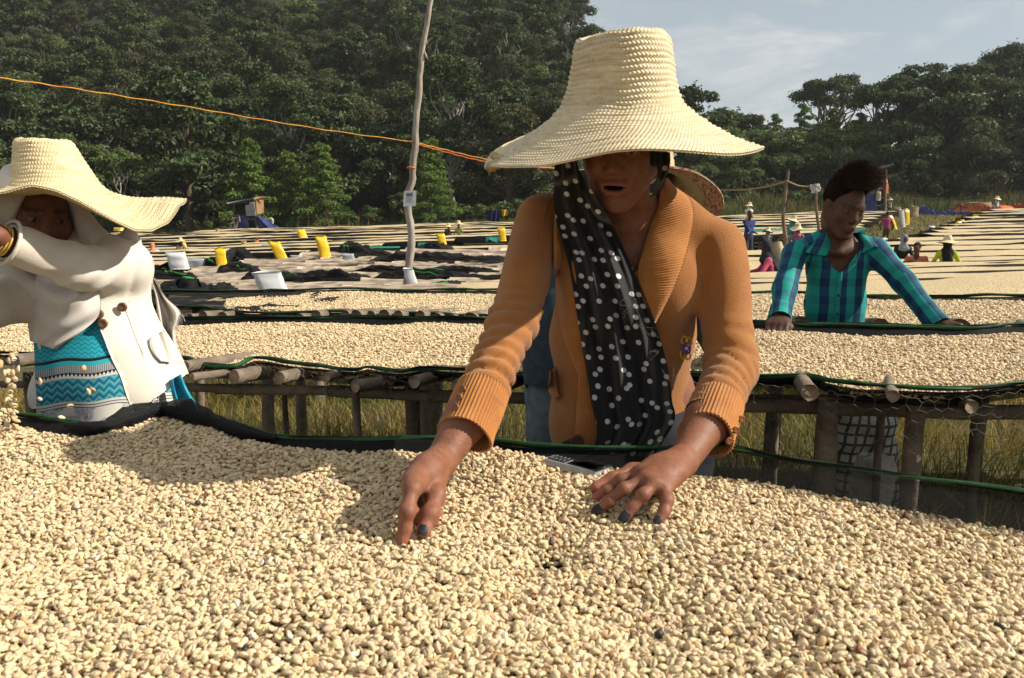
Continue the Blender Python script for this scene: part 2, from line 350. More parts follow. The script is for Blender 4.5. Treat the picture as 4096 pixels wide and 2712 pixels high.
# ================================================================== TREES
bark = M('bark_brown', (.10, .075, .05), (.055, .042, .03), scale=3, rough=.9, bump=.5)
bark_pale = M('bark_pale', (.33, .30, .25), (.20, .18, .15), scale=3, rough=.9)
LEAF = [M('leaf_dark', (0.051, 0.079, 0.030), (0.076, 0.112, 0.040), scale=.35, rough=.5, attr='rnd', rnd=.55, transl=.22, spec=.14),
        M('leaf_olive', (0.090, 0.098, 0.041), (0.065, 0.079, 0.033), scale=.35, rough=.55, attr='rnd', rnd=.55, transl=.2, spec=.12),
        M('leaf_mid', (0.084, 0.135, 0.042), (0.121, 0.167, 0.051), scale=.35, rough=.5, attr='rnd', rnd=.5, transl=.25, spec=.14),
        M('leaf_fresh', (0.138, 0.209, 0.044), (0.099, 0.165, 0.037), scale=.35, rough=.55, attr='rnd', rnd=.4, transl=.3, spec=.14)]
def leaves(clumps, n, size, rg, flat=.5, droop=0.):
    c = np.array([q[:3] for q in clumps]); r = np.array([q[3:6] for q in clumps]); w = (r.prod(1))**(2/3); i = rg.choice(len(c), n, p=w/w.sum())
    d = rg.normal(size=(n, 3)); d /= np.linalg.norm(d, axis=1)[:, None]; d[:, 2] = np.where((d[:, 2] < -.2) & (rg.uniform(size=n) < .6), -d[:, 2], d[:, 2])
    rad = rg.uniform(.25, 1.0, n)**.45*(1+.16*vnoise(d*2.3+i[:, None]*3.1))
    stray = rg.uniform(size=n) < .10; rad = np.where(stray, rad*rg.uniform(1.0, 1.5, n), rad); p = c[i]+d*r[i]*rad[:, None]
    nn = d*.75+rg.normal(size=(n, 3))*.55+np.array([0, 0, flat]); nn /= np.linalg.norm(nn, axis=1)[:, None]
    t = np.cross(nn, rg.normal(size=(n, 3))); t /= np.linalg.norm(t, axis=1)[:, None]; b = np.cross(nn, t); s = size*rg.uniform(.55, 1.35, n)[:, None]
    if droop: b = b*(1-droop)+np.array([0, 0, -droop])
    bend = nn*s*.18
    V = np.stack([p-t*s*.62-bend, p+b*s*.36, p+t*s*.62-bend, p-b*s*.36], 1).reshape(-1, 3); F = np.arange(4*n).reshape(-1, 4); return V, F, rg.uniform(0, 1, n)
def limb(a, b, r0, r1, rg, n=6, wob=.12):
    a, b = np.asarray(a, float), np.asarray(b, float); L = np.linalg.norm(b-a); t = np.linspace(0, 1, n)[:, None]
    p = a+(b-a)*t+rg.normal(size=(n, 3))*wob*L*.5*np.sin(t*math.pi)+np.array([0, 0, 1.])*(.10*L*np.sin(t*math.pi)); return tube(p, np.linspace(r0, r1, n), 6)
def proto_tree(kind, seed, lm, bm=bark, H=12., W=4., nl=6500, ls=.36, base=.3, nc=20):
    rg = np.random.default_rng(seed); root = thing(kind, '', ''); parts = []; clumps = []
    if 'conifer' in kind:
        parts.append(limb((0, 0, 0), (.1, 0, H*.97), .14, .03, rg, 8, .02))
        for k in range(34):
            z = H*(.12+.86*k/33); R = W*(1-(z/H)**1.15)*rg.uniform(.75, 1.1)+.25; a = k*2.4+rg.uniform(-.4, .4)
            for q in (.5, .95): clumps.append((math.cos(a)*R*q, math.sin(a)*R*q, z-.12*R*q, .42+.34*R*.5, .42+.34*R*.5, .32))
            parts.append(limb((0, 0, z), (math.cos(a)*R*.9, math.sin(a)*R*.9, z-.05*R), .04, .012, rg, 4, .05))
    elif 'umbrella' in kind:
        parts.append(limb((0, 0, 0), (.4, 0, H*.45), .32, .24, rg, 6, .05))
        for k in range(nc):
            a = rg.uniform(0, 6.28); q = math.sqrt(rg.uniform(.03, 1)); x, y = W*q*math.cos(a), W*q*math.sin(a); z = H*(.80+.17*(1-q*q))+rg.uniform(-.6, .5)
            clumps.append((x, y, z, rg.uniform(.8, 1.5), rg.uniform(.8, 1.5), rg.uniform(.5, .8))); parts.append(limb((.4, 0, H*.44), (x, y, z-.1), .15, .03, rg, 7, .13))
    elif 'shrub' in kind:
        for k in range(nc):
            a = rg.uniform(0, 6.28); q = math.sqrt(rg.uniform(0, 1)); z = H*rg.uniform(.15, .85)*(1-.45*q*q); x, y = W*q*math.cos(a), W*q*math.sin(a)
            clumps.append((x, y, z, rg.uniform(.5, 1.)*W*.3, rg.uniform(.5, 1.)*W*.3, rg.uniform(.4, .8)*H*.22))
            if k % 2 == 0: parts.append(limb((0, 0, 0), (x, y, z), .05, .015, rg, 5, .12))
    else:
        zt = H*base; parts.append(limb((0, 0, -.5), (rg.uniform(-.4, .4), rg.uniform(-.4, .4), H*.72), .28, .10, rg, 8, .05))
        for k in range(nc):
            u = rg.uniform(0, 1); z = zt+(H-zt)*(.10+.84*u); prof = math.sin(math.pi*min(1, (.18+.80*u)))**.7
            a = rg.uniform(0, 6.28); q = math.sqrt(rg.uniform(.05, 1)); x, y = W*prof*q*math.cos(a), W*prof*q*math.sin(a); s = rg.uniform(.45, 1.35)*W*.25
            clumps.append((x, y, z, s, s*rg.uniform(.8, 1.2), s*rg.uniform(.55, .85)))
            if k % 2 == 0: parts.append(limb((0, 0, z*.55), (x, y, z), .11, .03, rg, 6, .12))
    v, f = cat_meshes(parts); link('trunk', mesh('trunk_'+kind, v, f, bm), root)
    V, F, R = leaves(clumps, nl, ls, rg, droop=.25 if 'conifer' in kind else 0.)
    link('crown', mesh('crown_'+kind, V, F, lm, smooth=False, attrs={'rnd': ('FACE', R)}), root); return root
def proto_dead(seed, H=12.):
    rg = np.random.default_rng(seed); root = thing('dead_tree', '', ''); parts = []
    def grow(p, d, L, r, lev):
        n = 6; pts = [p]; d = d/np.linalg.norm(d)
        for i in range(n): d = d+rg.normal(size=3)*.16+np.array([0, 0, .05]); d /= np.linalg.norm(d); pts.append(pts[-1]+d*L/n)
        parts.append(tube(np.array(pts), np.linspace(r, r*.45, n+1), 5))
        if lev < 4:
            for k in range(3 if lev < 2 else 2):
                j = rg.integers(2, n+1); a = rg.normal(size=3); a[2] = abs(a[2])*.6; grow(pts[j], d*.7+a*.75, L*rg.uniform(.5, .72), r*.5, lev+1)
    grow(np.array([0, 0, -.3]), np.array([.05, 0, 1.]), H*.52, .26, 0)
    v, f = cat_meshes(parts); link('trunk', mesh('trunk_dead', v, f, M('dead_wood', (.42, .40, .36), (.27, .25, .22), scale=2, rough=.9)), root); return root
PR = {
 'broad_a': (proto_tree('broad_tree', 1, LEAF[0], H=12.5, W=5.4, nl=9500, ls=.40, base=.12, nc=30), 'dense dark-green broadleaf tree in the forest on the hill'),
 'broad_b': (proto_tree('broad_tree', 2, LEAF[1], H=11.5, W=5.0, nc=48, nl=17000, ls=.26, base=.08), 'olive-brown broadleaf tree in the forest on the hill'),
 'broad_c': (proto_tree('broad_tree', 3, LEAF[2], H=11, W=4.6, nc=46, nl=15000, ls=.29, base=.10), 'mid-green broadleaf tree with loose clumps of leaves in the forest'),
 'tall_a': (proto_tree('tall_tree', 4, LEAF[0], bark_pale, H=16, W=4.4, base=.34, nc=44, nl=15500, ls=.26), 'tall dark tree with a pale trunk in the forest'),
 'tall_b': (proto_tree('tall_tree', 5, LEAF[1], H=15, W=4.2, base=.12, nc=54, nl=17000, ls=.25), 'tall narrow olive-green tree in the forest'),
 'umb': (proto_tree('umbrella_tree', 6, LEAF[0], H=15, W=5.0, nl=10500, ls=.27, nc=30), 'spreading flat-topped tree with open limbs above the forest edge'),
 'con': (proto_tree('young_conifer', 7, LEAF[3], H=7, W=2.3, nl=11000, ls=.20), 'young feathery light-green conifer at the foot of the forest'),
 'fea': (proto_tree('feathery_conifer', 8, LEAF[3], H=13, W=4.3, nl=16000, ls=.25), 'tall feathery light-green tree right of the straw hats'),
 'shr': (proto_tree('shrub', 9, LEAF[2], H=3.0, W=2.2, nl=2600, ls=.30, nc=12), 'leafy green shrub at the forest edge'),
 'shd': (proto_tree('shrub', 10, LEAF[1], H=3.6, W=2.6, nl=2800, ls=.30, nc=12), 'brownish thorny shrub at the forest edge'),
 'dead': (proto_dead(3), 'bare pale dead tree standing among the forest trees'),
}
used = set(); rt = np.random.default_rng(21)
def plant(kind, x, y, s=1., label=None, group=None, sz=None, dz=0.):
    pr, lab = PR[kind]; o = pr if kind not in used else copy_tree(pr); used.add(kind)
    o.location = (x, y, float(terr(x, y))+dz-.05); o.rotation_euler = (0, 0, rt.uniform(0, 6.28)); o.scale = (s, s, sz or s)
    o['label'] = label or lab; o['category'] = 'shrub' if 'shrub' in o.name else 'tree'
    o['group'] = group or {'umb': 'flat-topped trees', 'dead': 'dead trees', 'shr': 'green edge shrubs', 'shd': 'thorny edge shrubs', 'con': 'young conifers', 'fea': 'feathery trees'}.get(kind, 'forest '+kind.replace('_', ' ')+' trees')
    return o
def at(px, d): return (px-512)/FPX*d, d
# hillside rows (front to back), a wood of single trees
row = 0
for d, step in ((95, 6.4), (101, 6.6), (107.5, 6.8), (114.5, 7.0), (122, 7.2), (130, 7.6), (139, 8.0), (149, 8.6), (160, 9.4), (172, 10), (186, 10.5), (200, 11), (213, 12)):
    x0 = (-190-512)/FPX*d; x1 = ((610 if d < 140 else 575)-512)/FPX*d; x = x0+rt.uniform(0, 4)
    while x < x1:
        k = rt.choice(['broad_a', 'broad_b', 'broad_c', 'tall_a', 'tall_b', 'broad_a', 'tall_b'] if row else ['broad_a', 'broad_c', 'broad_b', 'tall_a'])
        sc_ = rt.uniform(.78, 1.18); size = 'small' if sc_ < .9 else 'large' if sc_ > 1.06 else 'middling'; where = ['in the front row of the hillside forest', 'just behind the front row of the forest', 'in the third row up the wooded slope', 'in the fourth row up the wooded slope', 'halfway up the wooded hill', 'above the middle of the wooded hill', 'high on the wooded hill', 'high on the wooded hill', 'near the crest of the wooded hill', 'near the crest of the wooded hill', 'on the crest of the wooded hill', 'on the crest of the wooded hill', 'on the crest of the wooded hill'][row]; what = {'broad_a': 'dark-green broadleaf tree', 'broad_b': 'olive-brown broadleaf tree', 'broad_c': 'mid-green loose-leaved tree', 'tall_a': 'tall pale-trunked dark tree', 'tall_b': 'tall narrow olive tree'}[k]; plant(k, x, d+rt.uniform(-2.5, 2.5), sc_, size+' '+what+' '+where, size+' '+what+' '+where); x += step*rt.uniform(.75, 1.25)
    row += 1
# right-hand wood: px, depth, kind, scale
for px, d, k, s in ((690, 112, 'broad_a', 1.32), (716, 118, 'broad_b', 1.15), (741, 116, 'broad_a', 1.05), (768, 104, 'fea', .93), (795, 106, 'fea', 1.03), (823, 107, 'fea', .98), (851, 104, 'fea', .9),
   (824, 132, 'umb', 1.28), (780, 124, 'broad_b', 1.0), (848, 126, 'broad_a', .92), (880, 101, 'umb', 1.02), (906, 104, 'umb', 1.10), (868, 110, 'fea', .9), (930, 99, 'broad_a', 1.25), (950, 106, 'umb', 1.08), (972, 101, 'tall_b', 1.0),
   (986, 112, 'tall_a', 1.18), (1008, 99, 'broad_a', 1.12), (1030, 105, 'tall_a', 1.12), (1052, 98, 'broad_b', 1.1), (1000, 118, 'umb', 1.25), (940, 116, 'tall_b', 1.1), (913, 112, 'broad_b', 1.1), (665, 102, 'broad_c', 1.2), (640, 108, 'broad_a', 1.4), (1085, 104, 'tall_b', 1.3), (700, 97, 'broad_c', .8), (735, 95, 'broad_c', .7), (962, 94, 'broad_b', .85), (1020, 93, 'broad_b', .8), (895, 94, 'broad_a', .8), (752, 102, 'broad_c', .95), (781, 101, 'broad_c', .92), (809, 102, 'broad_c', 1.0), (838, 101, 'broad_c', .95), (862, 103, 'broad_c', 1.0), (728, 104, 'broad_c', 1.0), (1110, 101, 'broad_a', 1.3), (1140, 100, 'tall_a', 1.2), (1165, 104, 'broad_b', 1.3), (1120, 112, 'tall_b', 1.3)):
    plant(k, *at(px, d), s)
# forest-edge shrubs
for px in np.arange(-150, 565, 21):
    d = 89+rt.uniform(-2, 3); plant(rt.choice(['shr', 'shd', 'shr']), *at(px+rt.uniform(-6, 6), d), rt.uniform(.7, 1.25))
for px in np.arange(585, 1180, 20):
    d = 93+rt.uniform(-2, 4); plant(rt.choice(['shr', 'shd', 'shd']), *at(px+rt.uniform(-6, 6), d), rt.uniform(.8, 1.4))
# single trees the photo shows standing in front
plant('broad_a', *at(193, 84), 1.32, 'large dark broadleaf tree with a bare trunk left of the blue hut', 'lone tree', 1.30)
for px, d, s, lb in ((256, 81, 1.28, 'young feathery conifer directly behind the blue hut'), (292, 82, 1.12, 'young feathery conifer right behind the hut chimney pipe'), (326, 81, 1.20, 'slender young feathery conifer between hut and pole'), (432, 82, 1.22, 'bushy young feathery conifer behind the sign pole')):
    plant('con', *at(px, d), s, lb, 'young conifers')
for px, d, s in ((118, 99, 1.15), (262, 104, .95), (130, 92, .8), (505, 96, .8), (395, 110, 1.0), (60, 112, .9)):
    plant('dead', *at(px, d), s)
# ================================================================== DRYING BEDS
wood = M('grey_wood', (.21, .165, .12), (.11, .085, .06), scale=14, rough=.9, bump=.7, bscale=60, stretch=(1, 1, 1))
endgrain = M('end_grain', (.30, .22, .145), (.17, .12, .08), scale=30, rough=.9, bump=.4)
pale_wood = M('weathered_pole', (.42, .345, .26), (.22, .17, .12), scale=11, rough=.9, bump=.5, bscale=50, rnd=.28)
net_dense = net_mat('net_dense', (.007, .007, .0075), 1., 300)
net_sheer = net_mat('net_sheer', (.014, .015, .014), .42, 210)
green_cord = M('green_cord', (.012, .075, .016), (.008, .04, .012), scale=60, rough=.6)
teal_net = M('teal_net', (.012, .19, .13), (.01, .12, .09), scale=20, rough=.6)
def bean_nodes(name, rnd, base=(.61, .485, .295), base2=(.51, .395, .225)):
    return M(name, base, base2, scale=260, rough=.55, rnd=rnd, spec=.35, detail=2, bump=.15, bscale=500)
bean_m = bean_nodes('parchment_bean', .23)
def bean_mesh(seed, nu=10, nv=7):
    rg = np.random.default_rng(seed); L, Wd, T = .0066*rg.uniform(.9, 1.12), .0047*rg.uniform(.9, 1.1), .0039
    u = np.linspace(0, 2*math.pi, nu, endpoint=False); v = np.linspace(-math.pi/2, math.pi/2, nv)
    U, Vv = np.meshgrid(u, v, indexing='ij'); x = L*np.cos(Vv)*np.cos(U); y = Wd*np.cos(Vv)*np.sin(U); z = T*np.sin(Vv)
    z = np.where(z < 0, z*.62, z); fl = (z < 0); groove = np.exp(-(y/(.0010))**2)*fl*np.cos(Vv)**0*1; z = z+groove*.0021*(np.abs(x) < L*.85)
    y = y*(1+.18*x/L*rg.uniform(-1, 1)); z = z+.10*T*rg.uniform(-1, 1)*np.cos(U*2); x = x*(1+.10*rg.uniform(-1, 1)*y/Wd)
    return mesh('bean', np.stack([x, y, z], -1), grid_faces(nu, nv, True, False), bean_m)
def odd_beans(m):
    nt = m.node_tree; bs = nt.nodes['Principled BSDF']; src = bs.inputs['Base Color'].links[0].from_socket; oi = nt.nodes.new('ShaderNodeObjectInfo'); fr = nt.nodes.new('ShaderNodeMath'); fr.operation = 'MULTIPLY'; fr.inputs[1].default_value = 37.7; nt.links.new(oi.outputs['Random'], fr.inputs[0]); f2 = nt.nodes.new('ShaderNodeMath'); f2.operation = 'FRACT'; nt.links.new(fr.outputs[0], f2.inputs[0])
    for thr, colr in ((.93, (.50, .34, .16, 1)), (.978, (.30, .17, .08, 1)), (.992, (.62, .56, .45, 1))):
        g = nt.nodes.new('ShaderNodeMath'); g.operation = 'GREATER_THAN'; g.inputs[1].default_value = thr; nt.links.new(f2.outputs[0], g.inputs[0]); mx = nt.nodes.new('ShaderNodeMix'); mx.data_type = 'RGBA'; nt.links.new(g.outputs[0], mx.inputs['Factor']); nt.links.new(src, mx.inputs[6]); mx.inputs[7].default_value = colr; src = mx.outputs[2]
    nt.links.new(src, bs.inputs['Base Color'])
odd_beans(bean_m)
BEANS = [bean_mesh(i, 16, 9) for i in range(4)]
proto_col = bpy.data.collections.new('bean_kinds')
for b in BEANS: proto_col.objects.link(bpy.data.objects.new('bean', b))
def bean_gn(name, col):
    ng = bpy.data.node_groups.new(name, 'GeometryNodeTree'); ng.interface.new_socket('Geometry', in_out='INPUT', socket_type='NodeSocketGeometry'); ng.interface.new_socket('Geometry', in_out='OUTPUT', socket_type='NodeSocketGeometry')
    N = ng.nodes.new; L = ng.links.new; gi = N('NodeGroupInput'); go = N('NodeGroupOutput')
    sep = N('GeometryNodeSeparateGeometry'); sep.domain = 'FACE'   # faces = base sheet, loose points = beans
    ci = N('GeometryNodeCollectionInfo'); ci.inputs['Collection'].default_value = col; ci.inputs['Separate Children'].default_value = True; ci.inputs['Reset Children'].default_value = True
    ip = N('GeometryNodeInstanceOnPoints'); ip.inputs['Pick Instance'].default_value = True
    def attr(nm, ty):
        a = N('GeometryNodeInputNamedAttribute'); a.data_type = ty; a.inputs['Name'].default_value = nm; return [o for o in a.outputs if o.enabled and o.name == 'Attribute'][0]
    L(gi.outputs[0], ip.inputs['Points']); L(ci.outputs[0], ip.inputs['Instance']); L(attr('pick', 'INT'), ip.inputs['Instance Index'])
    L(attr('sel', 'BOOLEAN'), ip.inputs['Selection']); L(attr('rot', 'FLOAT_VECTOR'), ip.inputs['Rotation']); L(attr('scl', 'FLOAT'), ip.inputs['Scale'])
    jn = N('GeometryNodeJoinGeometry'); L(gi.outputs[0], jn.inputs[0]); L(ip.outputs[0], jn.inputs[0]); L(jn.outputs[0], go.inputs[0]); ng.nodes.remove(sep); return ng
BEAN_GN = bean_gn('beans_on_points', proto_col)
def bean_layer(name, label, base_v, base_f, base_m, pts, rot, scl, rg):
    nb = len(base_v); v = np.concatenate([base_v, pts]); me = mesh(name, v, base_f, base_m); n = len(pts)
    def put(k, ty, a, fld):
        at = me.attributes.new(k, ty, 'POINT'); at.data.foreach_set(fld, a.ravel())
    put('pick', 'INT', np.concatenate([np.zeros(nb, np.int32), rg.integers(0, 4, n).astype(np.int32)]), 'value')
    put('sel', 'BOOLEAN', np.concatenate([np.zeros(nb, bool), np.ones(n, bool)]), 'value')
    put('rot', 'FLOAT_VECTOR', np.concatenate([np.zeros((nb, 3)), rot]).astype(np.float32), 'vector'); put('scl', 'FLOAT', np.concatenate([np.ones(nb), scl]).astype(np.float32), 'value')
    o = tag(link(name, me), label, 'coffee beans', None, 'stuff'); md = o.modifiers.new('beans', 'NODES'); md.node_group = BEAN_GN; return o
def polyline(pts, h, n=160):
    p = spline(np.array(pts, float), n); w = GP(p[:, 0], p[:, 1], h); return w
# rims traced as directions, laid on the plane of the bed edge
R1 = polyline([(-160, 388), (-60, 404), (0, 415), (60, 424), (100, 429), (130, 420), (165, 411), (200, 417), (240, 431), (280, 439), (350, 441), (400, 439), (440, 441), (497, 446), (540, 450), (620, 453), (700, 450), (735, 452), (778, 460), (843, 470), (908, 481), (1024, 497), (1100, 511), (1220, 535)], .895)
R2F = polyline([(-70, 351), (0, 354), (50, 356), (110, 357), (176, 359), (201, 365), (226, 367), (240, 366), (253, 360.5), (268, 361), (293, 365.5), (319, 368), (353, 371.5), (368, 369), (386, 372), (403, 373), (420, 370), (437, 370), (462, 371.5), (521, 374), (600, 375), (700, 376), (761, 377.5), (809, 377.5), (830, 383), (857, 388), (878, 389), (946, 391), (987, 389), (1024, 384), (1100, 380), (1200, 386)], .875, 280)
R2B = polyline([(-70, 318), (100, 318), (175, 319), (300, 318), (400, 318), (500, 319), (640, 321), (761, 323), (802, 325), (840, 326), (916, 327), (967, 328), (993, 327), (1024, 326), (1100, 325), (1200, 326)], .885)
R3F = polyline([(-70, 304), (100, 305), (179, 307), (209, 308), (243, 313.5), (277, 314), (336, 313), (378, 314), (412, 314), (480, 317), (600, 322), (700, 325), (800, 329), (1024, 331), (1100, 332)], .82)
R3B = polyline([(-70, 290), (150, 291), (243, 292), (345, 290), (404, 291), (500, 291), (640, 293), (761, 294), (802, 293), (866, 297), (940, 297.5), (1024, 297), (1100, 297)], .83)
def yof(R): 
    i = np.argsort(R[:, 0]); return lambda x: np.interp(x, R[i, 0], R[i, 1])
y1, y2f, y2b, y3f, y3b = map(yof, (R1, R2F, R2B, R3F, R3B))
def gauss(x, y, cx, cy, r): return np.exp(-((x-cx)**2+(y-cy)**2)/(2*r*r))
PILE = []
def at_plane(px, py, h=.87): return GP(px, py, h)[:2]
for px, py, r, a in ((385, 528, .045, .020), (500, 470, .07, .016), (470, 462, .05, .010), (600, 500, .05, .010), (545, 548, .035, -.020), (560, 520, .05, -.006), (300, 620, .10, .010), (800, 560, .09, .012), (640, 620, .08, -.010), (180, 560, .1, -.008), (900, 640, .1, .010), (760, 500, .06, .008), (250, 470, .12, .012), (470, 580, .05, .008), (700, 585, .07, -.008)):
    c = at_plane(px, py); PILE.append((c[0], c[1], r, a))
def h1(x, y):
    x = np.asarray(x, float); y = np.asarray(y, float)
    z = .868+.012*n2(x, y, 3.1, 31)+.006*n2(x, y, 8.5, 32)+.003*n2(x, y, 22, 33)-.014*sstep(.20, .42, x)+.010*(1-sstep(.0, .3, y1(x)-y))*(1-sstep(0, .3, x))
    for cx, cy, r, a in PILE: z = z+a*gauss(x, y, cx, cy, r)
    e = y1(x)-y; return z-.008*(1-sstep(0., .05, e))+TILT*x
def h2(x, y):
    f = y-y2f(x); b = y2b(x)-y; z = .868+.018*n2(x, y, 2.1, 41)+.008*n2(x, y, 6, 42); return z-.004*(1-sstep(0, .12, f))-.015*(1-sstep(0, .1, b))+TILT*x
def h3(x, y):
    f = y-y3f(x); b = y3b(x)-y; w = sstep(1.2, 3.2, x)*0; z = .815+.022*n2(x, y, 1.6, 51)+.008*n2(x, y, 5, 52); return z-.004*(1-sstep(0, .12, f))-.02*(1-sstep(0, .1, b))+TILT*x
def hit1(px, py):
    r = ray(px, py); t = np.linspace(.4, 2.4, 1200)
    p = np.array([0, 0, CAMH])+r*t[:, None]; k = np.argmax(p[:, 2] < h1(p[:, 0], p[:, 1])); return p[k]
def surf_beans(name, label, hf, ya, yb, x0, x1, pitch, lay2, base_c, scale=1., hole=None, seed=0, cull=60):
    rg = np.random.default_rng(seed); xs = np.linspace(x0, x1, 220); ny = 40; t = np.linspace(0, 1, ny); XX = xs[:, None]+0*t; YY = ya(xs)[:, None]*(1-t)+yb(xs)[:, None]*t
    bv = np.stack([XX, YY, hf(XX, YY)-.004], -1).reshape(-1, 3); bf = grid_faces(220, ny)
    pts, top = [], []
    for L in range(2):
        if L == 1 and lay2 <= 0: break
        p = pitch; gx = np.arange(x0, x1, p); ymin, ymax = ya(xs).min(), yb(xs).max(); gy = np.arange(ymin, ymax, p*.87); X, Y = np.meshgrid(gx, gy, indexing='ij'); X = X+(np.arange(len(gy)) % 2)*p*.5
        X = (X+rg.uniform(-.42, .42, X.shape)*p).ravel(); Y = (Y+rg.uniform(-.42, .42, Y.shape)*p).ravel()
        k = (Y > ya(X)) & (Y < yb(X)-.006)
        if L == 1: k &= rg.uniform(size=len(X)) < lay2*(.75+.5*n2(X, Y, 14, seed+5))
        X, Y = X[k], Y[k]
        u, v = pix(np.stack([X, Y, hf(X, Y)], -1)); k = (u > -cull) & (u < 1024+cull) & (v < 678+cull*1.5); X, Y = X[k], Y[k]
        if hole: 
            for cx, cy, rr in hole: k = np.hypot((X-cx)/1.5, Y-cy) > rr*rg.uniform(.7, 1.15, len(X)); X, Y = X[k], Y[k]
        pts.append(np.stack([X, Y, hf(X, Y)+.0013+.0044*L+rg.normal(0, .0011, len(X))], -1)); top.append(np.full(len(X), L))
    pts = np.concatenate(pts); top = np.concatenate(top); n = len(pts)
    rot = np.stack([rg.normal(0, .45, n)+np.where(rg.uniform(size=n) < .48, math.pi, 0), rg.normal(0, .42, n), rg.uniform(0, 6.28, n)], -1); wild = rg.uniform(size=n) < .12; rot[wild] = rg.uniform(0, 6.28, (wild.sum(), 3))
    return bv, bf, pts, rot, scale*rg.uniform(.82, 1.16, n), top, rg
base_m1 = M('bean_base', (.36, .27, .15), (.24, .175, .10), scale=120, rough=.8, bump=.6, bscale=150)
hc = at_plane(549, 551)
bv, bf, pts, rot, scl, top, rg1 = surf_beans('b1', '', h1, lambda x: np.full_like(np.asarray(x, float), .52), lambda x: y1(x)-.012, -1.55, 1.25, .0072, .62, None, .83, [(hc[0], hc[1], .016)], 61, 150)
# the largest beans in view are objects of their own
u, v = pix(pts); infr = (top == 1) & (u > 6) & (u < 1018) & (v > 480) & (v < 672)
order = np.argsort(np.where(infr, np.linalg.norm(pts-np.array([0, 0, CAMH]), axis=1), 9)); single = order[:300]
rest = np.ones(len(pts), bool); rest[single] = False
# odd beans: brown and dark ones scattered in the layer
red_m = M('brown_bean', (.22, .07, .03), (.12, .04, .02), scale=200, rough=.5); dark_m = M('dark_bean', (.035, .028, .03), (.02, .016, .016), scale=200, rough=.5); tan_m = M('tan_bean', (.50, .30, .12), (.42, .25, .10), scale=200, rough=.5)
for i, j in enumerate(single):
    o = bpy.data.objects.new('coffee_bean', BEANS[int(rg1.integers(0, 3))]); COL.objects.link(o); o.location = pts[j]; o.rotation_euler = rot[j]; o.scale = (scl[j],)*3
    tag(o, 'single pale parchment coffee bean lying on top at the near edge of the bed', 'coffee bean', 'coffee beans at the near edge')
odd = []
for k, (px, py) in enumerate(((203, 500), (198, 507), (2, 500), (852, 528), (880, 510), (784, 617), (752, 580), (1000, 632), (245, 655), (858, 656), (110, 535), (330, 600), (905, 520), (660, 640))):
    p = hit1(px, py); m = [red_m, dark_m, tan_m][k % 3] if k not in (1, 8) else dark_m; b = BEANS[k % 3].copy(); b.materials.clear(); b.materials.append(m)
    kind = {red_m.name: 'reddish-brown', dark_m.name: 'blackish', tan_m.name: 'orange-tan'}[m.name]
    o = tag(link('coffee_bean', b, None, p+np.array([0, 0, .005])), kind+' coffee bean lying among the pale beans', 'coffee bean', kind+' coffee beans'); o.rotation_euler = rg1.uniform(0, 6, 3); o.scale = (1.05,)*3
# a hole in the layer shows the black net
fx = bv[bf].mean(1); hmask = np.hypot((fx[:, 0]-hc[0])/1.5, fx[:, 1]-hc[1]) < .022
o = bean_layer('coffee_beans', 'thick layer of pale parchment coffee beans spread over the near drying bed', bv, bf, [base_m1, net_dense], pts[rest], rot[rest], scl[rest], rg1); mi = np.zeros(len(bf), np.int32); mi[hmask] = 1; o.data.polygons.foreach_set('material_index', mi)
bv, bf, pts2, rot2, scl2, top2, rg2 = surf_beans('b2', '', h2, lambda x: y2f(x)+.012, lambda x: y2b(x)-.012, -3.0, 2.6, .0088, .45, None, .94, None, 62, 90)
bean_layer('coffee_beans', 'pale coffee beans spread over the second drying bed in front of the plaid shirt', bv, bf, base_m1, pts2, rot2, scl2, rg2)
# third bed: beans only from the bare net on the left onwards
def y3fl(x): return np.where(np.asarray(x) < -1.88, y3b(x)-.02+0*np.asarray(x), y3f(x)+.012+.55*(1-sstep(-1.88, -1.5, x)))
bv, bf, pts3, rot3, scl3, top3, rg3 = surf_beans('b3', '', h3, y3fl, lambda x: y3b(x)-.012-.40*(1-sstep(-1.8, -1.15, x)), -1.86, 3.4, .0122, .3, None, 1.18, None, 63, 30)
bean_layer('coffee_beans', 'pale coffee beans heaped on the third drying bed behind the plaid shirt', bv, bf, base_m1, pts3, rot3, scl3, rg3)
print('beans', len(pts), len(pts2), len(pts3), time.time()-T0)
# ---- logs
LOGS = {}
def log_mesh(seed, L=1., r=.022, seg=11, n=9):
    k = (seed, round(L, 3), round(r, 4))
    if k in LOGS: return LOGS[k]
    rg = np.random.default_rng(seed); t = np.linspace(0, L, n); p = np.stack([.009*L*np.cumsum(rg.normal(size=n))/3, t, .004*L*np.cumsum(rg.normal(size=n))/3], -1); p -= p[0]
    v, f = tube(p, r*(1-.14*t/L)*(1+.05*rg.normal(size=n)), seg, True, .05, seed); mi = np.zeros(len(f), int); mi[-2:] = 1
    LOGS[k] = mesh('log', v, f, [wood, endgrain], True, mi); return LOGS[k]
def log(parent, a, b, r, seed, name='log', mats=None):
    a, b = np.asarray(a, float), np.asarray(b, float); L = np.linalg.norm(b-a); me = log_mesh(seed, L, r)
    if mats: me = me.copy(); me.materials.clear(); [me.materials.append(q) for q in mats]
    o = link(name, me, parent, a-np.array(parent_world(parent))); o.rotation_mode = 'QUATERNION'; o.rotation_quaternion = Vector((b-a).tolist()).to_track_quat('Y', 'Z'); return o
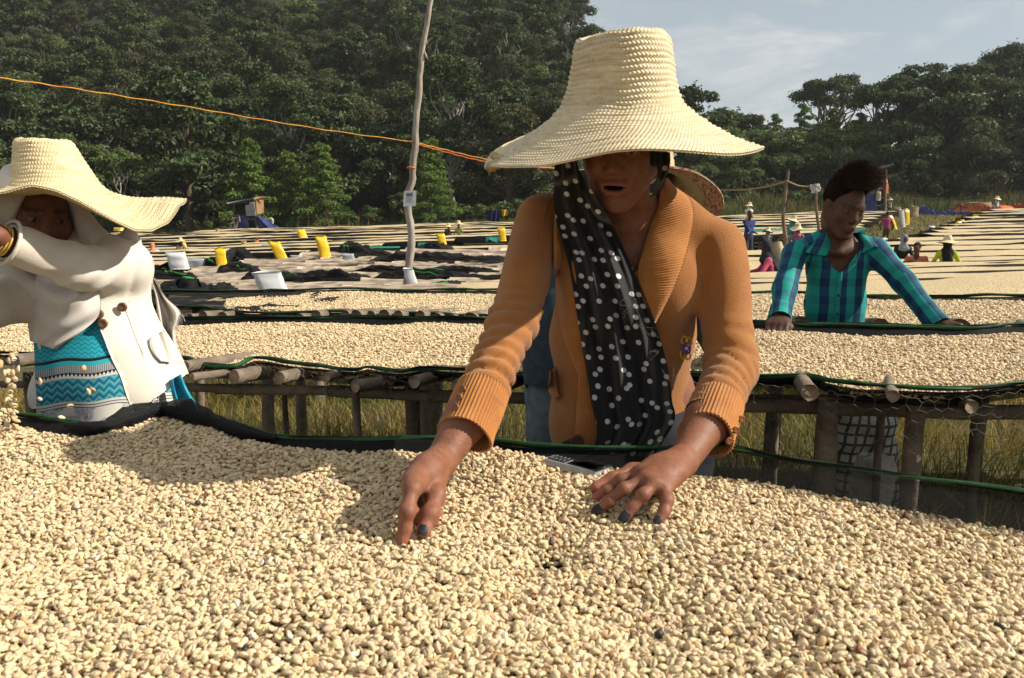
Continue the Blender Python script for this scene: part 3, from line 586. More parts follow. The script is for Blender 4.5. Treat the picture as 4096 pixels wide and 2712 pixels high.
def rim_strip(parent, R, z_in, w_in, drop, m, seed, name='net', sheer=None, bulge=0.):
    """net over the bed edge: inside lip, top, hanging outside"""
    n = len(R); d = np.gradient(R[:, :2], axis=0); d /= np.linalg.norm(d, axis=1)[:, None]; nrm = np.stack([-d[:, 1], d[:, 0]], -1)   # to the back (+y)
    s = np.cumsum(np.r_[0, np.linalg.norm(np.diff(R[:, :2], axis=0), axis=1)]); rows = []
    prof = [(-w_in, -z_in), (-w_in*.5, -z_in*.55+.004), (-.006, -.004), (0, .002), (.007, -.006), (.02, -drop*.35), (.018, -drop*.7), (.03, -drop)]
    for i, (o, z) in enumerate(prof):
        k = (i/(len(prof)-1)); wv = .012*vnoise(np.stack([s*9, 0*s+i*.6, 0*s+seed], -1))*(1 if i > 3 else .3)
        q = R.copy(); q[:, :2] += nrm*(o+wv)[:, None]*np.sign(1); q[:, 2] += z*(1+.35*vnoise(np.stack([s*6, 0*s+i, 0*s+seed+4.], -1)))*1.0; rows.append(q)
    V = np.stack(rows, 0); f = grid_faces(len(prof), n)
    return part(name, V.reshape(-1, 3), f, m, parent, mi=(None if sheer is None else sheer(V, f)))
def cords(parent, R, seed, m=green_cord, r=.0045, k=3, amp=.006):
    n = len(R); s = np.cumsum(np.r_[0, np.linalg.norm(np.diff(R, axis=0), axis=1)])
    for j in range(k):
        q = R.copy(); q[:, 2] += .003+amp*vnoise(np.stack([s*7, 0*s+j*3.3, 0*s+seed], -1)); q[:, 1] += amp*vnoise(np.stack([s*7, 0*s+j*3.3+9, 0*s+seed], -1))
        v, f = tube(q, r*(1-.25*j)*(1+.3*vnoise(np.stack([s*15, 0*s+j, 0*s], -1))), 6); part('green_cord' if m is green_cord and j % 2 == 0 else 'black_cord', v, f, m if j % 2 == 0 else net_dense, parent)
def zplane(x, h): return TILT*x+h
# near bed
bed = thing('drying_bed', 'raised drying bed nearest the sorting hands with black net edge', 'drying bed', (0, 1.1, 0))
fl = lambda V, f: (V.reshape(-1, 3)[f].mean(1)[:, 0] > .12).astype(int)
rim_strip(bed, R1, .035, .06, .16, [net_dense, net_sheer], 3, 'net', fl); cords(bed, R1[::2]+np.array([0, .004, .002]), 3, r=.0035)
q = R1[(R1[:, 0] > -.92) & (R1[:, 0] < -.42)]     # thick bunched fold of net
s = np.linspace(0, 1, len(q)); v, f = tube(q+np.array([0, -.012, .004]), .004+.020*np.sin(s*math.pi)**.8*(1+.25*np.sin(s*23)), 12, True, .16, 5); part('net_fold', v, f, net_dense, bed)
for x in (-1.2, -.6, .0, .6): 
    yb = float(y1(x)); log(bed, (x, yb-.06, zplane(x, -.05)), (x, yb-.06, zplane(x, .74)), .032, 300, 'post'); log(bed, (x+.15, .35, zplane(x, -.05)), (x+.15, .35, zplane(x, .74)), .032, 300, 'post')
log(bed, (-1.5, y1(-1.5)-.05, zplane(-1.5, .755)), (1.1, y1(1.1)-.05, zplane(1.1, .755)), .024, 21, 'beam'); log(bed, (-1.5, .40, zplane(-1.5, .755)), (1.1, .34, zplane(1.1, .755)), .024, 22, 'beam')
for i, x in enumerate(np.arange(-1.4, 1.1, .22)): log(bed, (x, .30, zplane(x, .80)), (x+.1, y1(x+.1)-.035, zplane(x, .80)), .02, 30+i % 4)
# second bed
bed2 = thing('drying_bed', 'raised log drying bed holding beans in front of the man in plaid shirt', 'drying bed', (0, 2.5, 0))
rim_strip(bed2, R2F*np.array([1, 1, 1])+np.array([0, 0, -.004]), .02, -.03, .035, [net_dense], 7); cords(bed2, R2F+np.array([0, -.004, .004]), 7, r=.005, k=4)
rim_strip(bed2, R2B, .03, .05, .08, [net_dense], 9); cords(bed2, R2B[::2]+np.array([0, .0, .002]), 9, r=.006, k=3)
dirv = np.array([.27, .96, 0.]); dirv /= np.linalg.norm(dirv)
for i, (px, py, r, ang, ex) in enumerate(((14, 361, 7, 0, .05), (60, 368, 6, 5, .06), (110, 371, 6, 0, .05), (184, 367, 6.5, 0, .04), (192, 377, 4.0, 22, .10), (234, 377, 7.6, 14, .11), (279, 378, 6.8, 6, .10), (326, 377, 4.8, 8, .07), (355, 386, 6.8, 24, .10), (414, 382, 6.4, 8, .08), (455, 385, 5.2, 10, .06), (505, 386, 6, 6, .06), (560, 388, 6, 0, .06), (640, 390, 6, 0, .06), (715, 391, 6.5, 4, .06), (810, 392.5, 9., 0, .10), (893, 396, 6.2, 8, .06), (972, 407, 7., -12, .08), (1050, 398, 7, 0, .06))):
    x0 = (px-512)/FPX*2.15; d = float(y2f(x0))-ex; a = P(px, py, d); rr = r/FPX*d; an = math.radians(-ang); dv = rotz(an)@dirv
    b = a+dv*1.05; b[2] = zplane(b[0], .80)-rr; log(bed2, a, b, rr, 40+i % 7)
pl = [P(-60, 384, 2.75), P(100, 386, 2.62), P(217, 389, 2.46), P(330, 391, 2.35), P(454, 397, 2.25)]
for i in range(4): log(bed2, pl[i], pl[i+1]+(pl[i+1]-pl[i])*.06, .013+.002*i, 60+i, 'beam')
log(bed2, P(430, 396, 2.24), P(640, 402, 2.10), .018, 66, 'beam'); log(bed2, P(600, 403, 2.12), P(1100, 411, 1.86), .0205, 67, 'beam'); log(bed2, P(700, 397, 2.10), P(905, 400, 1.97), .011, 68, 'beam')
pb = [np.array([x, float(y2b(x))-.08, zplane(x, .76)]) for x in (-3, -1, 1, 2.6)]
for i in range(3): log(bed2, pb[i], pb[i+1], .022, 70+i, 'beam')
for i, (px, pt, w, dd) in enumerate(((357, 394, 9, .05), (411, 398, 17, .30), (827, 415, 25, .10), (913, 415, 20, .07), (978, 415, 12, .55), (705, 410, 14, .1), (560, 404, 14, .12), (620, 404, 9, .5), (285, 394, 6, .75), (150, 388, 12, .1), (30, 384, 12, .1), (880, 408, 9, .72), (776, 408, 9, .75), (1045, 415, 16, .1))):
    d = float(y2f((px-512)/FPX*2.1))+dd; a = P(px, pt, d); b = np.array([a[0]+.01, a[1], terr(a[0], a[1])-.12]); log(bed2, b, a+np.array([0, 0, .04]), w/2/FPX*d, 80+i % 4, 'post')
# chicken wire hanging from the second bed's edge
def wire(R, drop, cell, seed, amp):
    rg = np.random.default_rng(seed); s = np.cumsum(np.r_[0, np.linalg.norm(np.diff(R, axis=0), axis=1)]); out = []
    def pt(u, w):
        p = np.array([np.interp(u, s, R[:, k]) for k in range(3)]); nz = vnoise(np.array([[u*6, w*6, seed], [u*6+50, w*6, seed], [u*6, w*6+70, seed]])); nf = vnoise(np.array([[u*25, w*25, seed+1.], [u*25, w*25, seed+8.]]))
        return p+np.array([amp*nz[0]*.6+.008*nf[0], -.03+amp*nz[1], -w*(1+.4*nz[2])+.008*nf[1]])
    nu, nw = int(s[-1]/cell), int(drop/(cell*.8))
    for i in range(nu):
        for j in range(nw):
            u = (i+.5*(j % 2))*cell; w = j*cell*.8+.01
            if n2(np.array([u*2.5]), np.array([w*5.]), 1, seed)[0] < -.25: continue
            a, b, c, d = pt(u, w), pt(u+cell*.5, w+cell*.25), pt(u+cell*.5, w+cell*.75), pt(u-cell*.5, w+cell*.25)
            for e in ((a, b), (b, c), (a, d)): out.append(tube(np.array(e), .0006, 3, False))
    return cat_meshes(out)
v, f = wire(R2F[:], .15, .036, 5, .03); o = part('chicken_wire', v, f, M('rusty_wire', (.20, .17, .14), (.12, .09, .07), scale=40, rough=.6), bed2); o['kind'] = 'stuff'
# third bed
bed3 = thing('drying_bed', 'raised drying bed directly behind the man in plaid shirt', 'drying bed', (0, 4, 0))
rim_strip(bed3, R3F, .02, -.05, .05, [net_dense], 11); cords(bed3, R3F[::2]+np.array([0, 0, .004]), 11, r=.007, k=3)
rim_strip(bed3, R3B, .02, .06, .08, [net_dense], 12); cords(bed3, R3B[::2]+np.array([0, 0, .006]), 12, r=.007, k=2)
for i, px in enumerate((190, 203, 222, 300, 316, 345, 356, 371, 384, 398, 420, 436, 452, 470, 500, 560, 640, 720, 800, 880, 960, 1030)):
    x0 = (px-512)/FPX*3.9; d = float(y3f(x0))-.07; a = P(px, 318+3*rt.uniform(-1, 1)+max(0, (px-500))*.025, d); b = a+rotz(rt.uniform(-.3, .1))@dirv*1.0; b[2] = zplane(b[0], .74); log(bed3, a, b, rt.uniform(.024, .036), 40+i % 7)
pb = [np.array([x, float(y3f(x))+.05, zplane(x, .70)]) for x in (-3.2, -1.2, .6, 2.4, 3.6)]
for i in range(4): log(bed3, pb[i], pb[i+1], .028, 70+i, 'beam')
for x in np.arange(-3, 3.5, .85):
    for dd in (.08, .75): log(bed3, (x, y3f(x)+dd, terr(x, 3)-.1), (x+.02, y3f(x)+dd, zplane(x, .74)), .03+.012*rt.uniform(), 80+int(x*3) % 4, 'post')
bare = thing('bare_net', 'black net lying bare on the empty end of the third drying bed', 'net', (-2.3, 4.4, .8))
xs = np.linspace(-2.5, -1.0, 60); t = np.linspace(0, 1, 16); XX = xs[:, None]+0*t; YY = y3f(xs)[:, None]*(1-t)+y3b(xs)[:, None]*t; ZZ = h3(XX, YY)-.02+.03*(1-np.abs(n2(XX, YY, 7, 8))*1.6)+.03*n2(XX, YY, 3, 81)
part('net_sheet', np.stack([XX, YY, ZZ], -1), grid_faces(60, 16), net_mat('net_cloth', (.009, .009, .0095), 1., 90), bare)
# ================================================================== FAR BEDS
far_m = M('far_beans', (.62, .49, .285), (.34, .25, .135), scale=80, rough=.8, bump=1., bscale=80, detail=4, lo=.40, hi=.62)
rf = np.random.default_rng(77)
def far_bed(pl, pr, yf, yb, slope, label, group, seed=0, green=False, h=.83):
    """bed as seen from afar: heaped bean layer, sagging dark net edge, posts, cord; follows the ground; px limits at the front edge"""
    rg = np.random.default_rng(seed); x0, x1 = (pl-512)/FPX*yf, (pr-512)/FPX*yf; L = x1-x0; xm = .5*(x0+x1); nx = int(np.clip(L/.2, 24, 170)); xs = np.linspace(x0, x1, nx); ny = 9; t = np.linspace(0, 1, ny)
    ns = lambda *a: vnoise(np.stack(np.broadcast_arrays(*a), -1))
    wv = .07+.006*yf; F = yf+slope*(xs-xm)+wv*ns(xs*.35, seed+.1, .5); B = yb+slope*(xs-xm)+wv*ns(xs*.35, seed+.6, .5); root = thing('drying_bed', label, 'drying bed', (xm, (yf+yb)/2, float(terr(xm, yf))), group)
    XX = xs[:, None]+0*t; YY = F[:, None]*(1-t)+B[:, None]*t; edge = np.minimum(t, 1-t)[None, :]; zt = terr(XX, (yf+yb)/2+slope*(XX-xm))+h; ZZ = zt+(.022+.0008*yf)*ns(XX*.5, YY*.7, seed)+.020*ns(XX*2.6, YY*2.6, seed)+.045*sstep(0, .5, edge)-.006
    o = part('bean_layer', np.stack([XX, YY, ZZ], -1), grid_faces(nx, ny), far_m, root); o['kind'] = 'stuff'; zb = zt[:, 0]
    for nm, E, sg in (('front_net', F, -1), ('back_net', B, 1)):
        sag = (.018+.0009*yf)*ns(xs*.5, sg, seed)+.014*ns(xs*2.3, sg, seed); k = yf/804.; lip = np.clip(k*(1.3*ns(xs*.55, sg*2., seed+3.)+.10), .0, .8*k)*(1. if sg < 0 else .3)+.003+(.012 if sg < 0 else (.024+.02*ns(xs*.8, 7., seed)))*(1-sstep(12, 20, yf))
        rows = [np.stack([xs, E-sg*.06, ZZ[:, 0 if sg < 0 else -1]-.02], -1), np.stack([xs, E+sg*.01, zb-.02+lip+sag*.5], -1), np.stack([xs, E+sg*.05, zb-.12+sag], -1), np.stack([xs, E+sg*.06, zb-.24-.06*rg.uniform(size=nx)], -1)]
        part(nm, np.stack(rows, 0), grid_faces(4, nx), teal_net if (green and sg < 0) else net_dense, root)
        if sg < 0 and yf < 14 and not green: v, f = tube(rows[1]+np.array([0, 0, .004]), .007+.0006*yf, 4); part('green_cord', v, f, green_cord, root)
    for x in np.arange(x0+.1, x1, max(1.5, L/18)):
        for E in (yf+.1, yb-.1): y = E+slope*(x-xm); a = np.array([x, y, terr(x, y)-.1]); v, f = tube(np.array([a, a+np.array([.03, 0, h])]), .045, 6); part('post', v, f, wood, root)
    return root
RB, LB = 'right-hand block of drying beds', 'left-hand block of drying beds'
row_words = ['nearest', 'second', 'third', 'fourth', 'fifth', 'sixth', 'seventh', 'eighth', 'ninth', 'tenth', 'eleventh', 'twelfth', 'thirteenth', 'fourteenth', 'fifteenth', 'sixteenth', 'seventeenth', 'eighteenth', 'nineteenth', 'twentieth']
for i, yf in enumerate(np.arange(5.25, 49.5, 2.4)):
    pl = 690 if yf < 24 else np.interp(yf, [24, 25, 28, 34, 43, 50], [870, 880, 931, 953, 978, 1000])
    far_bed(pl, 1130, yf, yf+1.75, -.22 if yf < 12 else -.10, row_words[i]+' bean-covered drying bed of the right-hand block, counted from the plaid shirt', RB, 500+i)
for i, yf in enumerate(np.arange(27., 55., 2.4)):
    pr = np.interp(yf, [27, 38], [160, 497]) if yf < 37.5 else np.interp(yf, [37.5, 50], [858, 893])
    far_bed(-60, pr, yf, yf+1.75, 0., row_words[i]+' bean-covered drying bed of the left-hand block, counted towards the blue hut', LB, 600+i)
for i, (yf, pr) in enumerate(((34.2, 858), (36.6, 862))): far_bed(690, pr, yf, yf+1.75, 0., ['bean-covered bed with bare posts at its right end behind the man', 'second bean-covered bed behind the man with posts at its end'][i], None, 660+i, i == 1)
# ================================================================== EMPTY LOG BEDS WITH FOLDED NETS
POLE = []
for k in range(6):
    rg = np.random.default_rng(900+k); n = 9; t = np.linspace(0, 1, n); p = np.stack([t, .018*np.cumsum(rg.normal(size=n))/2, .010*np.cumsum(rg.normal(size=n))/2], -1); v, f = tube(p, 1., 7, True, .10, 900+k)
    rr = .026*(1-.25*t); ring = np.repeat(np.arange(n), 7); v = p[ring]+(v-p[ring])*rr[ring][:, None]*rg.uniform(.9, 1.2); mi = np.zeros(len(f), int); mi[-2:] = 1; POLE.append(mesh('pole', v, f, [pale_wood, endgrain], True, mi))
def empty_bed(yf, yb, pl, pr, label, seed):
    rg = np.random.default_rng(seed); xa, xb = (pl-512)/FPX*yf, (pr-512)/FPX*yf; xm = .5*(xa+xb); root = thing('log_bed', label, 'log bed', (xm, .5*(yf+yb), float(terr(xm, yf)))); base = parent_world(root); ym = .5*(yf+yb); zt = lambda x: float(terr(x, ym)); y = yf; st = max(.085, .0075*yf)
    while y < yb:
        x = xa+rg.uniform(-.5, .2)
        while x < xb:
            L = rg.uniform(1.4, 3.2)*(.7+.03*yf); o = link('pole', POLE[int(rg.integers(0, 6))], root, np.array([x, y, zt(x)+.80+rg.uniform(-.015, .015)])-base); q = st/.085; o.scale = (L, 1.55*q*rg.uniform(.8, 1.3), 1.5*q*rg.uniform(.8, 1.3)); o.rotation_euler = (rg.uniform(0, 6), 0, rg.uniform(-.02, .13)); x += L*rg.uniform(.8, 1.0)
        y += st*rg.uniform(.8, 1.25)
    for x in np.arange(xa, xb+.4, 1.3):
        v, f = tube(np.array([[x, yf-.05, zt(x)+.71], [x+.15, yb+.05, zt(x)+.71]]), .045, 7); part('beam', v, f, wood, root)
        for E in (yf+.05, yb-.05): v, f = tube(np.array([[x, E, terr(x, E)-.1], [x, E, zt(x)+.71]]), .05, 7); part('post', v, f, wood, root)
    for i in range(int((xb-xa)/(.07*yf))):
        x = xa+.07*yf*i+rg.uniform(-.1, .1); a = np.array([x, yf-rg.uniform(.05, .18), zt(x)+.755]); log(root, a, a+np.array([rg.uniform(-.05, .35), .8, .0]), rg.uniform(.03, .05), 40+i % 7)
    return root
for i, (yf, yb, pl, pr, lb) in enumerate(((6.4, 7.9, 150, 470, 'nearest empty log bed, in front of the leaning white plastic sheet'), (8.7, 10.3, 140, 470, 'empty log bed carrying the large heap of black net'), (11.2, 12.9, 140, 520, 'empty log bed at the foot of the tall sign pole'), (13.8, 15.4, 140, 520, 'empty log bed just behind the tall sign pole'), (16.4, 18.2, 145, 520, 'empty log bed with a long flat roll of black net'), (19.2, 21.0, 150, 520, 'empty log bed with weathered poles behind the net rolls'), (22., 24.2, 190, 520, 'empty log bed beside the standing yellow sacks'), (25.2, 27.4, 235, 520, 'empty log bed below the tilted yellow sack'), (28.6, 30.2, 300, 520, 'farthest empty log bed along the ends of the bean rows'))): empty_bed(yf, yb, pl, pr, lb, 31+i)
far_bed(452, 620, 8.7, 10.4, .06, 'short bed heaped with beans behind the ochre sleeve', None, 812, h=.845)
far_bed(440, 620, 31., 32.4, 0., 'thin strip of beans on a bed beside the leaning yellow sack', None, 813)
net_heap_m = net_mat('net_heap', (.010, .010, .0105), 1., 70, 'DIAGONAL')
def net_heap(path, label, seed, cordn=2):
    """path of (px,py,depth,half width m,height m): crumpled net lying along a bed"""
    rg = np.random.default_rng(seed); c = spline([tuple(G(a, b+1., .80))+(w*float(G(a, b+1., .80)[1])/d*.60, h*float(G(a, b+1., .80)[1])/d*.62) for a, b, d, w, h in path], 70); n, m = 70, 30; th = np.linspace(-.1*math.pi, 1.1*math.pi, m); t, A, Bn = frames(c[:, :3])
    side = np.cross(t, [0, 0, 1.]); side /= np.linalg.norm(side, axis=1)[:, None]; s = np.cumsum(np.r_[0, np.linalg.norm(np.diff(c[:, :3], axis=0), axis=1)])
    S, TH = np.meshgrid(s, th, indexing='ij'); S = S/np.clip(V_ := c[:, 1].mean()/5.2, .5, 9); q = np.stack([S*3.2, TH*1.1, 0*S+seed], -1); nz = vnoise(q); rid = 1-np.abs(vnoise(np.stack([S*6+TH*1.5, TH*1.6-S*2, 0*S+seed+7.], -1)))*1.5; fine = 1-np.abs(vnoise(np.stack([S*16+TH*3, TH*4, 0*S+seed+9.], -1)))*2
    k = .50+.34*nz+.38*rid+.12*fine; taper = np.minimum(1, np.minimum(np.linspace(0, 1, n), np.linspace(1, 0, n))*7+.12)[:, None]
    off = side[:, None, :]*(np.cos(TH)*c[:, 3:4]*k*taper)[..., None]+np.array([0, 0, 1.])*(np.sin(TH)*c[:, 4:5]*k*taper)[..., None]; V = c[:, None, :3]+off
    root = thing('folded_net', label, 'net', V.reshape(-1, 3).mean(0)*[1, 1, 0]+[0, 0, V[..., 2].min()], 'folded black nets on the empty beds'); part('net_cloth', V, grid_faces(n, m), net_heap_m, root)
    for j in range(cordn):
        i0 = rg.integers(5, 40); ii = np.arange(i0, min(n-1, i0+rg.integers(12, 26))); jj = (12+6*j+3*np.sin(np.linspace(0, 3, len(ii))+rg.uniform(0, 3))).astype(int); pp = V[ii, np.clip(jj, 2, m-3)]+np.array([0, -.006, .008]); v, f = tube(spline(pp[::3], 24), .0013*V[..., 1].mean(), 5); part('green_cord', v, f, M('bright_green_cord', (.03, .20, .03), (.02, .13, .025), scale=30, rough=.5), root)
for args in (([(160, 292, 5.2, .22, .16), (185, 298, 5.2, .28, .20), (205, 296, 5.3, .26, .24), (222, 297, 5.2, .25, .15), (242, 296, 5.2, .16, .16)], 'large crumpled heap of black net with green cords behind the white coat', 3, 4),
  ([(148, 276, 6.7, .2, .12), (170, 279, 6.8, .25, .16), (200, 278, 6.9, .2, .10)], 'low roll of black net on the second empty bed beside the white jacket shawl', 4, 1),
  ([(200, 266, 7.8, .2, .12), (215, 265, 7.9, .3, .16), (232, 267, 8., .2, .08)], 'black net bundle beside the white plastic sack', 5, 1),
  ([(240, 280, 6.5, .2, .10), (262, 280, 6.5, .25, .20), (300, 281, 6.4, .26, .14), (340, 283, 6.3, .30, .22), (375, 283, 6.3, .2, .12)], 'long crumpled black net behind the leaning white plastic sheet', 6, 3),
  ([(215, 272, 7.4, .2, .1), (238, 271, 7.4, .25, .18), (258, 273, 7.4, .2, .1)], 'black net heap on the poles below the tilted yellow sack', 7, 1),
  ([(345, 272, 7.3, .2, .12), (400, 272, 7.2, .24, .13), (450, 273, 7.1, .25, .14), (510, 273, 7.0, .22, .12)], 'long flat roll of black net crossing behind the sign pole', 8, 1),
  ([(370, 279, 6.5, .2, .10), (420, 279, 6.5, .26, .15), (470, 280, 6.4, .24, .12), (515, 280, 6.4, .2, .1)], 'front roll of black net right of the sign pole', 9, 2),
  ([(365, 262, 8.6, .2, .10), (400, 260, 8.5, .25, .16), (440, 262, 8.4, .3, .22), (480, 263, 8.3, .25, .14), (515, 262, 8.2, .25, .2)], 'black net roll with a peaked lump on the third empty bed', 10, 0),
  ([(338, 255, 9.4, .2, .16), (352, 254, 9.4, .3, .26), (372, 255, 9.4, .3, .18), (395, 256, 9.4, .2, .1)], 'black net heap with bright green cords left of the sign pole', 11, 3),
  ([(410, 252, 10., .2, .14), (432, 251, 10., .3, .22), (448, 252, 10., .2, .1)], 'black net mound just right of the sign pole at the row ends', 12, 0),
  ([(225, 260, 8.6, .2, .12), (238, 258, 8.6, .25, .2), (252, 260, 8.6, .2, .1)], 'small black net heap under the tilted yellow sack', 13, 0),
  ([(425, 291, 5.05, .12, .07), (440, 290, 5.05, .18, .09), (470, 287, 5.2, .16, .07), (490, 284, 5.3, .1, .05)], 'black net fold at the foot of the sign pole', 14, 1)):
    net_heap(*args)
# ================================================================== PROPS OF THE FIELD
yel = M('yellow_plastic', (.78, .50, .015), (.62, .38, .01), scale=9, rough=.35, bump=.3, bscale=14, spec=.5)
wht = M('white_plastic', (.74, .74, .73), (.58, .59, .60), scale=7, rough=.4, bump=.25, bscale=12, spec=.5, transl=.2)
clr = M('clear_plastic', (.45, .47, .48), (.32, .34, .35), scale=7, rough=.3, bump=.3, bscale=12, spec=.6, transl=.3)
blue = M('blue_tarp', (.045, .055, .21), (.025, .032, .12), scale=1.2, rough=.5, bump=.6, bscale=3, spec=.4)
orange = M('orange_tarp', (.62, .13, .025), (.42, .08, .02), scale=1.0, rough=.55, bump=.5, bscale=3, spec=.4)
jute = M('jute_sack', (.33, .25, .15), (.25, .18, .10), scale=40, rough=.9, bump=.5)
basket_m = M('basket_straw', (.42, .28, .12), (.28, .17, .07), scale=30, rough=.9, bump=.5)
def sack_solid(c, w, dp, h, seed, lean=(0, 0), yaw=0., fold=.18, n=14, m=16, top='fold'):
    """flattened plastic sack: superellipse column with creases and a pinched top"""
    rg = np.random.default_rng(seed); t = np.linspace(0, 1, n); th = np.linspace(0, 2*math.pi, m, endpoint=False); T, TH = np.meshgrid(t, th, indexing='ij')
    ct, st = np.cos(TH), np.sin(TH); e = .55; x = np.sign(ct)*np.abs(ct)**e*w/2; y = np.sign(st)*np.abs(st)**e*dp/2
    k = 1+.10*vnoise(np.stack([T*4, ct*1.5+seed, st*1.5], -1)); tp = sstep(.8, 1, T); y = y*k*(1-.75*tp if top == 'fold' else 1); x = x*k*(1+.06*tp)
    z = T*h+fold*h*.3*tp*vnoise(np.stack([ct*2+seed, st, T], -1)); p = np.stack([x, y, z], -1)@rotz(yaw).T; p[..., 0] += lean[0]*T*h; p[..., 1] += lean[1]*T*h
    f = [tuple(q) for q in grid_faces(n, m, False, True)]+[tuple(range(m))[::-1], tuple(range((n-1)*m, n*m))]; return p.reshape(-1, 3)+np.asarray(c, float), f
def sack(name, px, py, d, w, h, m, label, cat, seed, lean=(0, 0), yaw=0., dp=.16, group=None, top='fold', base=None):
    hh = .83 if px < 880 else (.55 if 955 < px < 985 and d < 20 else 0.); d = float(G(px, py, hh)[1]) if name != 'plastic_sheet' else d; c = P(px, py, d); k = d/FPX; v, f = sack_solid(c, w*k, min(dp*d/6, w*k*.7), h*k, seed, lean, yaw, top=top); o = solo(name, v, f, m, label, cat, group); return o
Y = 'yellow_sack'
sack(Y, 222, 267, 8.6, 10, 19, yel, 'upright yellow plastic sack between the black net heaps', 'sack', 1, (-.05, 0), .3)
sack(Y, 283, 260, 9.3, 11, 19, yel, 'yellow plastic sack tilted to the left on the pole ends', 'sack', 2, (-.45, 0), .2)
sack(Y, 326, 258, 9.9, 11, 22, yel, 'yellow plastic sack with a crumpled knot on top', 'sack', 3, (-.22, 0), .5)
sack(Y, 443.5, 247.5, 11.5, 8, 14, yel, 'yellow plastic sack leaning left just right of the sign pole', 'sack', 4, (-.22, 0), .2)
sack(Y, 503, 241, 13.6, 7, 13, yel, 'yellow plastic sack half hidden by the ochre sleeve', 'sack', 5, (-.15, 0), .2)
sack(Y, 303.5, 238.3, 22, 8, 8.5, yel, 'small crumpled yellow sack in front of the young conifers', 'sack', 6, (-.3, 0), .6)
sack(Y, 184, 247.5, 14.4, 6, 5, yel, 'low yellow sack behind the woman in a tan dress', 'sack', 7, (-.3, 0), .3)
sack(Y, 895, 229.6, 11.5, 5, 14, yel, 'long yellow plastic sheet leaning on the bed end beside the magenta shirt', 'sack', 8, (-.42, 0), .4)
sack(Y, 906, 225, 17, 6, 15.5, yel, 'tall yellow plastic roll standing next to the jute sack', 'sack', 9, (-.05, 0), .3, .3)
sack(Y, 956, 228.5, 11.5, 5.5, 7, yel, 'crumpled yellow sack on the end of a bean row', 'sack', 10, (.35, 0), .2)
sack(Y, 961.5, 224.5, 14, 3.4, 4.8, yel, 'small yellow bucket-shaped sack on the row end', 'sack', 11, (.1, 0), .1)
sack(Y, 972, 221.5, 18, 7, 5.5, yel, 'bright yellow bundle draped over the last row end', 'sack', 12, (.6, 0), .2)
sack(Y, 67+52, 231, 40, 9, 3.4, yel, 'flat yellow sheet beside the farthest straw hat', 'sack', 13, (0, 0), 0)
sack('white_sack', 180, 269, 8.0, 18, 17, wht, 'white plastic sack standing at the corner of the bean rows', 'sack', 14, (-.22, 0), .2, .25)
sack('clear_sack', 194, 268, 8.1, 18, 10, clr, 'grey translucent plastic sack lying beside the white one', 'sack', 15, (.3, 0), .1, .3)
sack('plastic_sheet', 276, 295, 5.35, 27, 23, wht, 'white plastic sheet folded upright on the beans, tilted to the left', 'plastic sheet', 16, (-.38, 0), .35, .10, top='open')
sack('plastic_roll', 414, 288.5, 5.25, 10, 20, wht, 'white plastic roll leaning at the foot of the sign pole', 'plastic roll', 17, (-.28, 0), .2, .09, top='open')
sack('clear_sack', 349, 260.5, 9.0, 12, 7, clr, 'crumpled clear plastic bag on the poles left of the sign pole', 'sack', 18, (-.2, 0), .2, .3)
sack('clear_sack', 296, 260, 9.6, 9, 5, clr, 'small clear bag next to the tilted yellow sack', 'sack', 19, (-.2, 0), .2, .3)
sack('plastic_roll', 903, 227, 13.5, 4.5, 17, wht, 'white plastic roll leaning on the bed end by the yellow roll', 'plastic roll', 20, (-.18, 0), .2, .15, top='open')
sack('clear_sack', 929.5, 235.5, 10.4, 8, 9.5, clr, 'translucent grey bag standing on the grass at the row ends', 'sack', 21, (.15, 0), .3, .3)
sack('clear_sack', 949, 231, 11.0, 4.4, 5, clr, 'pale crumpled bag beside the yellow sack on the row ends', 'sack', 22, (.25, 0), .3, .3)
sack('clear_sack', 884, 245, 9.0, 6, 7, wht, 'small white knotted bag on the grass behind the magenta shirt', 'sack', 23, (0, 0), .3, .25)
sack('jute_sack', 913, 217.5, 40, 9, 11, jute, 'large brown jute sack standing open beside the blue tarpaulin', 'sack', 24, (0, 0), .2, .7, top='open')
sack('jute_sack', 895.5, 214, 60, 8, 7, jute, 'squat brown sack at the feet of the person by the orange hut', 'sack', 25, (0, 0), .2, .7, top='open')
sack('jute_sack', 980, 210.5, 50, 18, 8, jute, 'grey-brown basin bundle held by the woman beside the orange tarp', 'sack', 26, (0, 0), .2, .9, top='open')
for px, py, d, w, h, lb in ((217.5, 231.8, 42, 3.4, 3.2, 'small round basket on the far row left of the blue hut'), (243.8, 245.2, 16, 4.6, 4.4, 'woven basket beside the person in a red headscarf')):
    d = float(G(px, py, .83)[1]); v, f = sack_solid(P(px, py, d), w*d/FPX, w*d/FPX, h*d/FPX, 3, top='open'); solo('basket', v, f, basket_m, lb, 'basket')
# pale log standing behind the plaid shirt's shoulder and the beige bundle beside it
a = P(788, 275, 12.4); b = P(775.5, 244, 12.6); v, f = tube(np.array([a, (a+b)/2, b]), [.085, .09, .095], 12); solo('plastic_tube', v, f, M('cream_tube', (.62, .54, .38), (.5, .42, .28), scale=9, rough=.6), 'cream-coloured tube leaning beside the woman in black headscarf', 'tube')
# white bag under the second bed
v, f = sack_solid(P(868, 512, 2.55), .115, .10, .20, 33, (.05, 0), .2, n=18, m=18); k = np.array(v); solo('stone_bag', v, f, M('grey_white_bag', (.55, .53, .49), (.38, .36, .33), scale=14, rough=.8, bump=.4), 'rounded whitish bag standing under the second drying bed', 'bag')
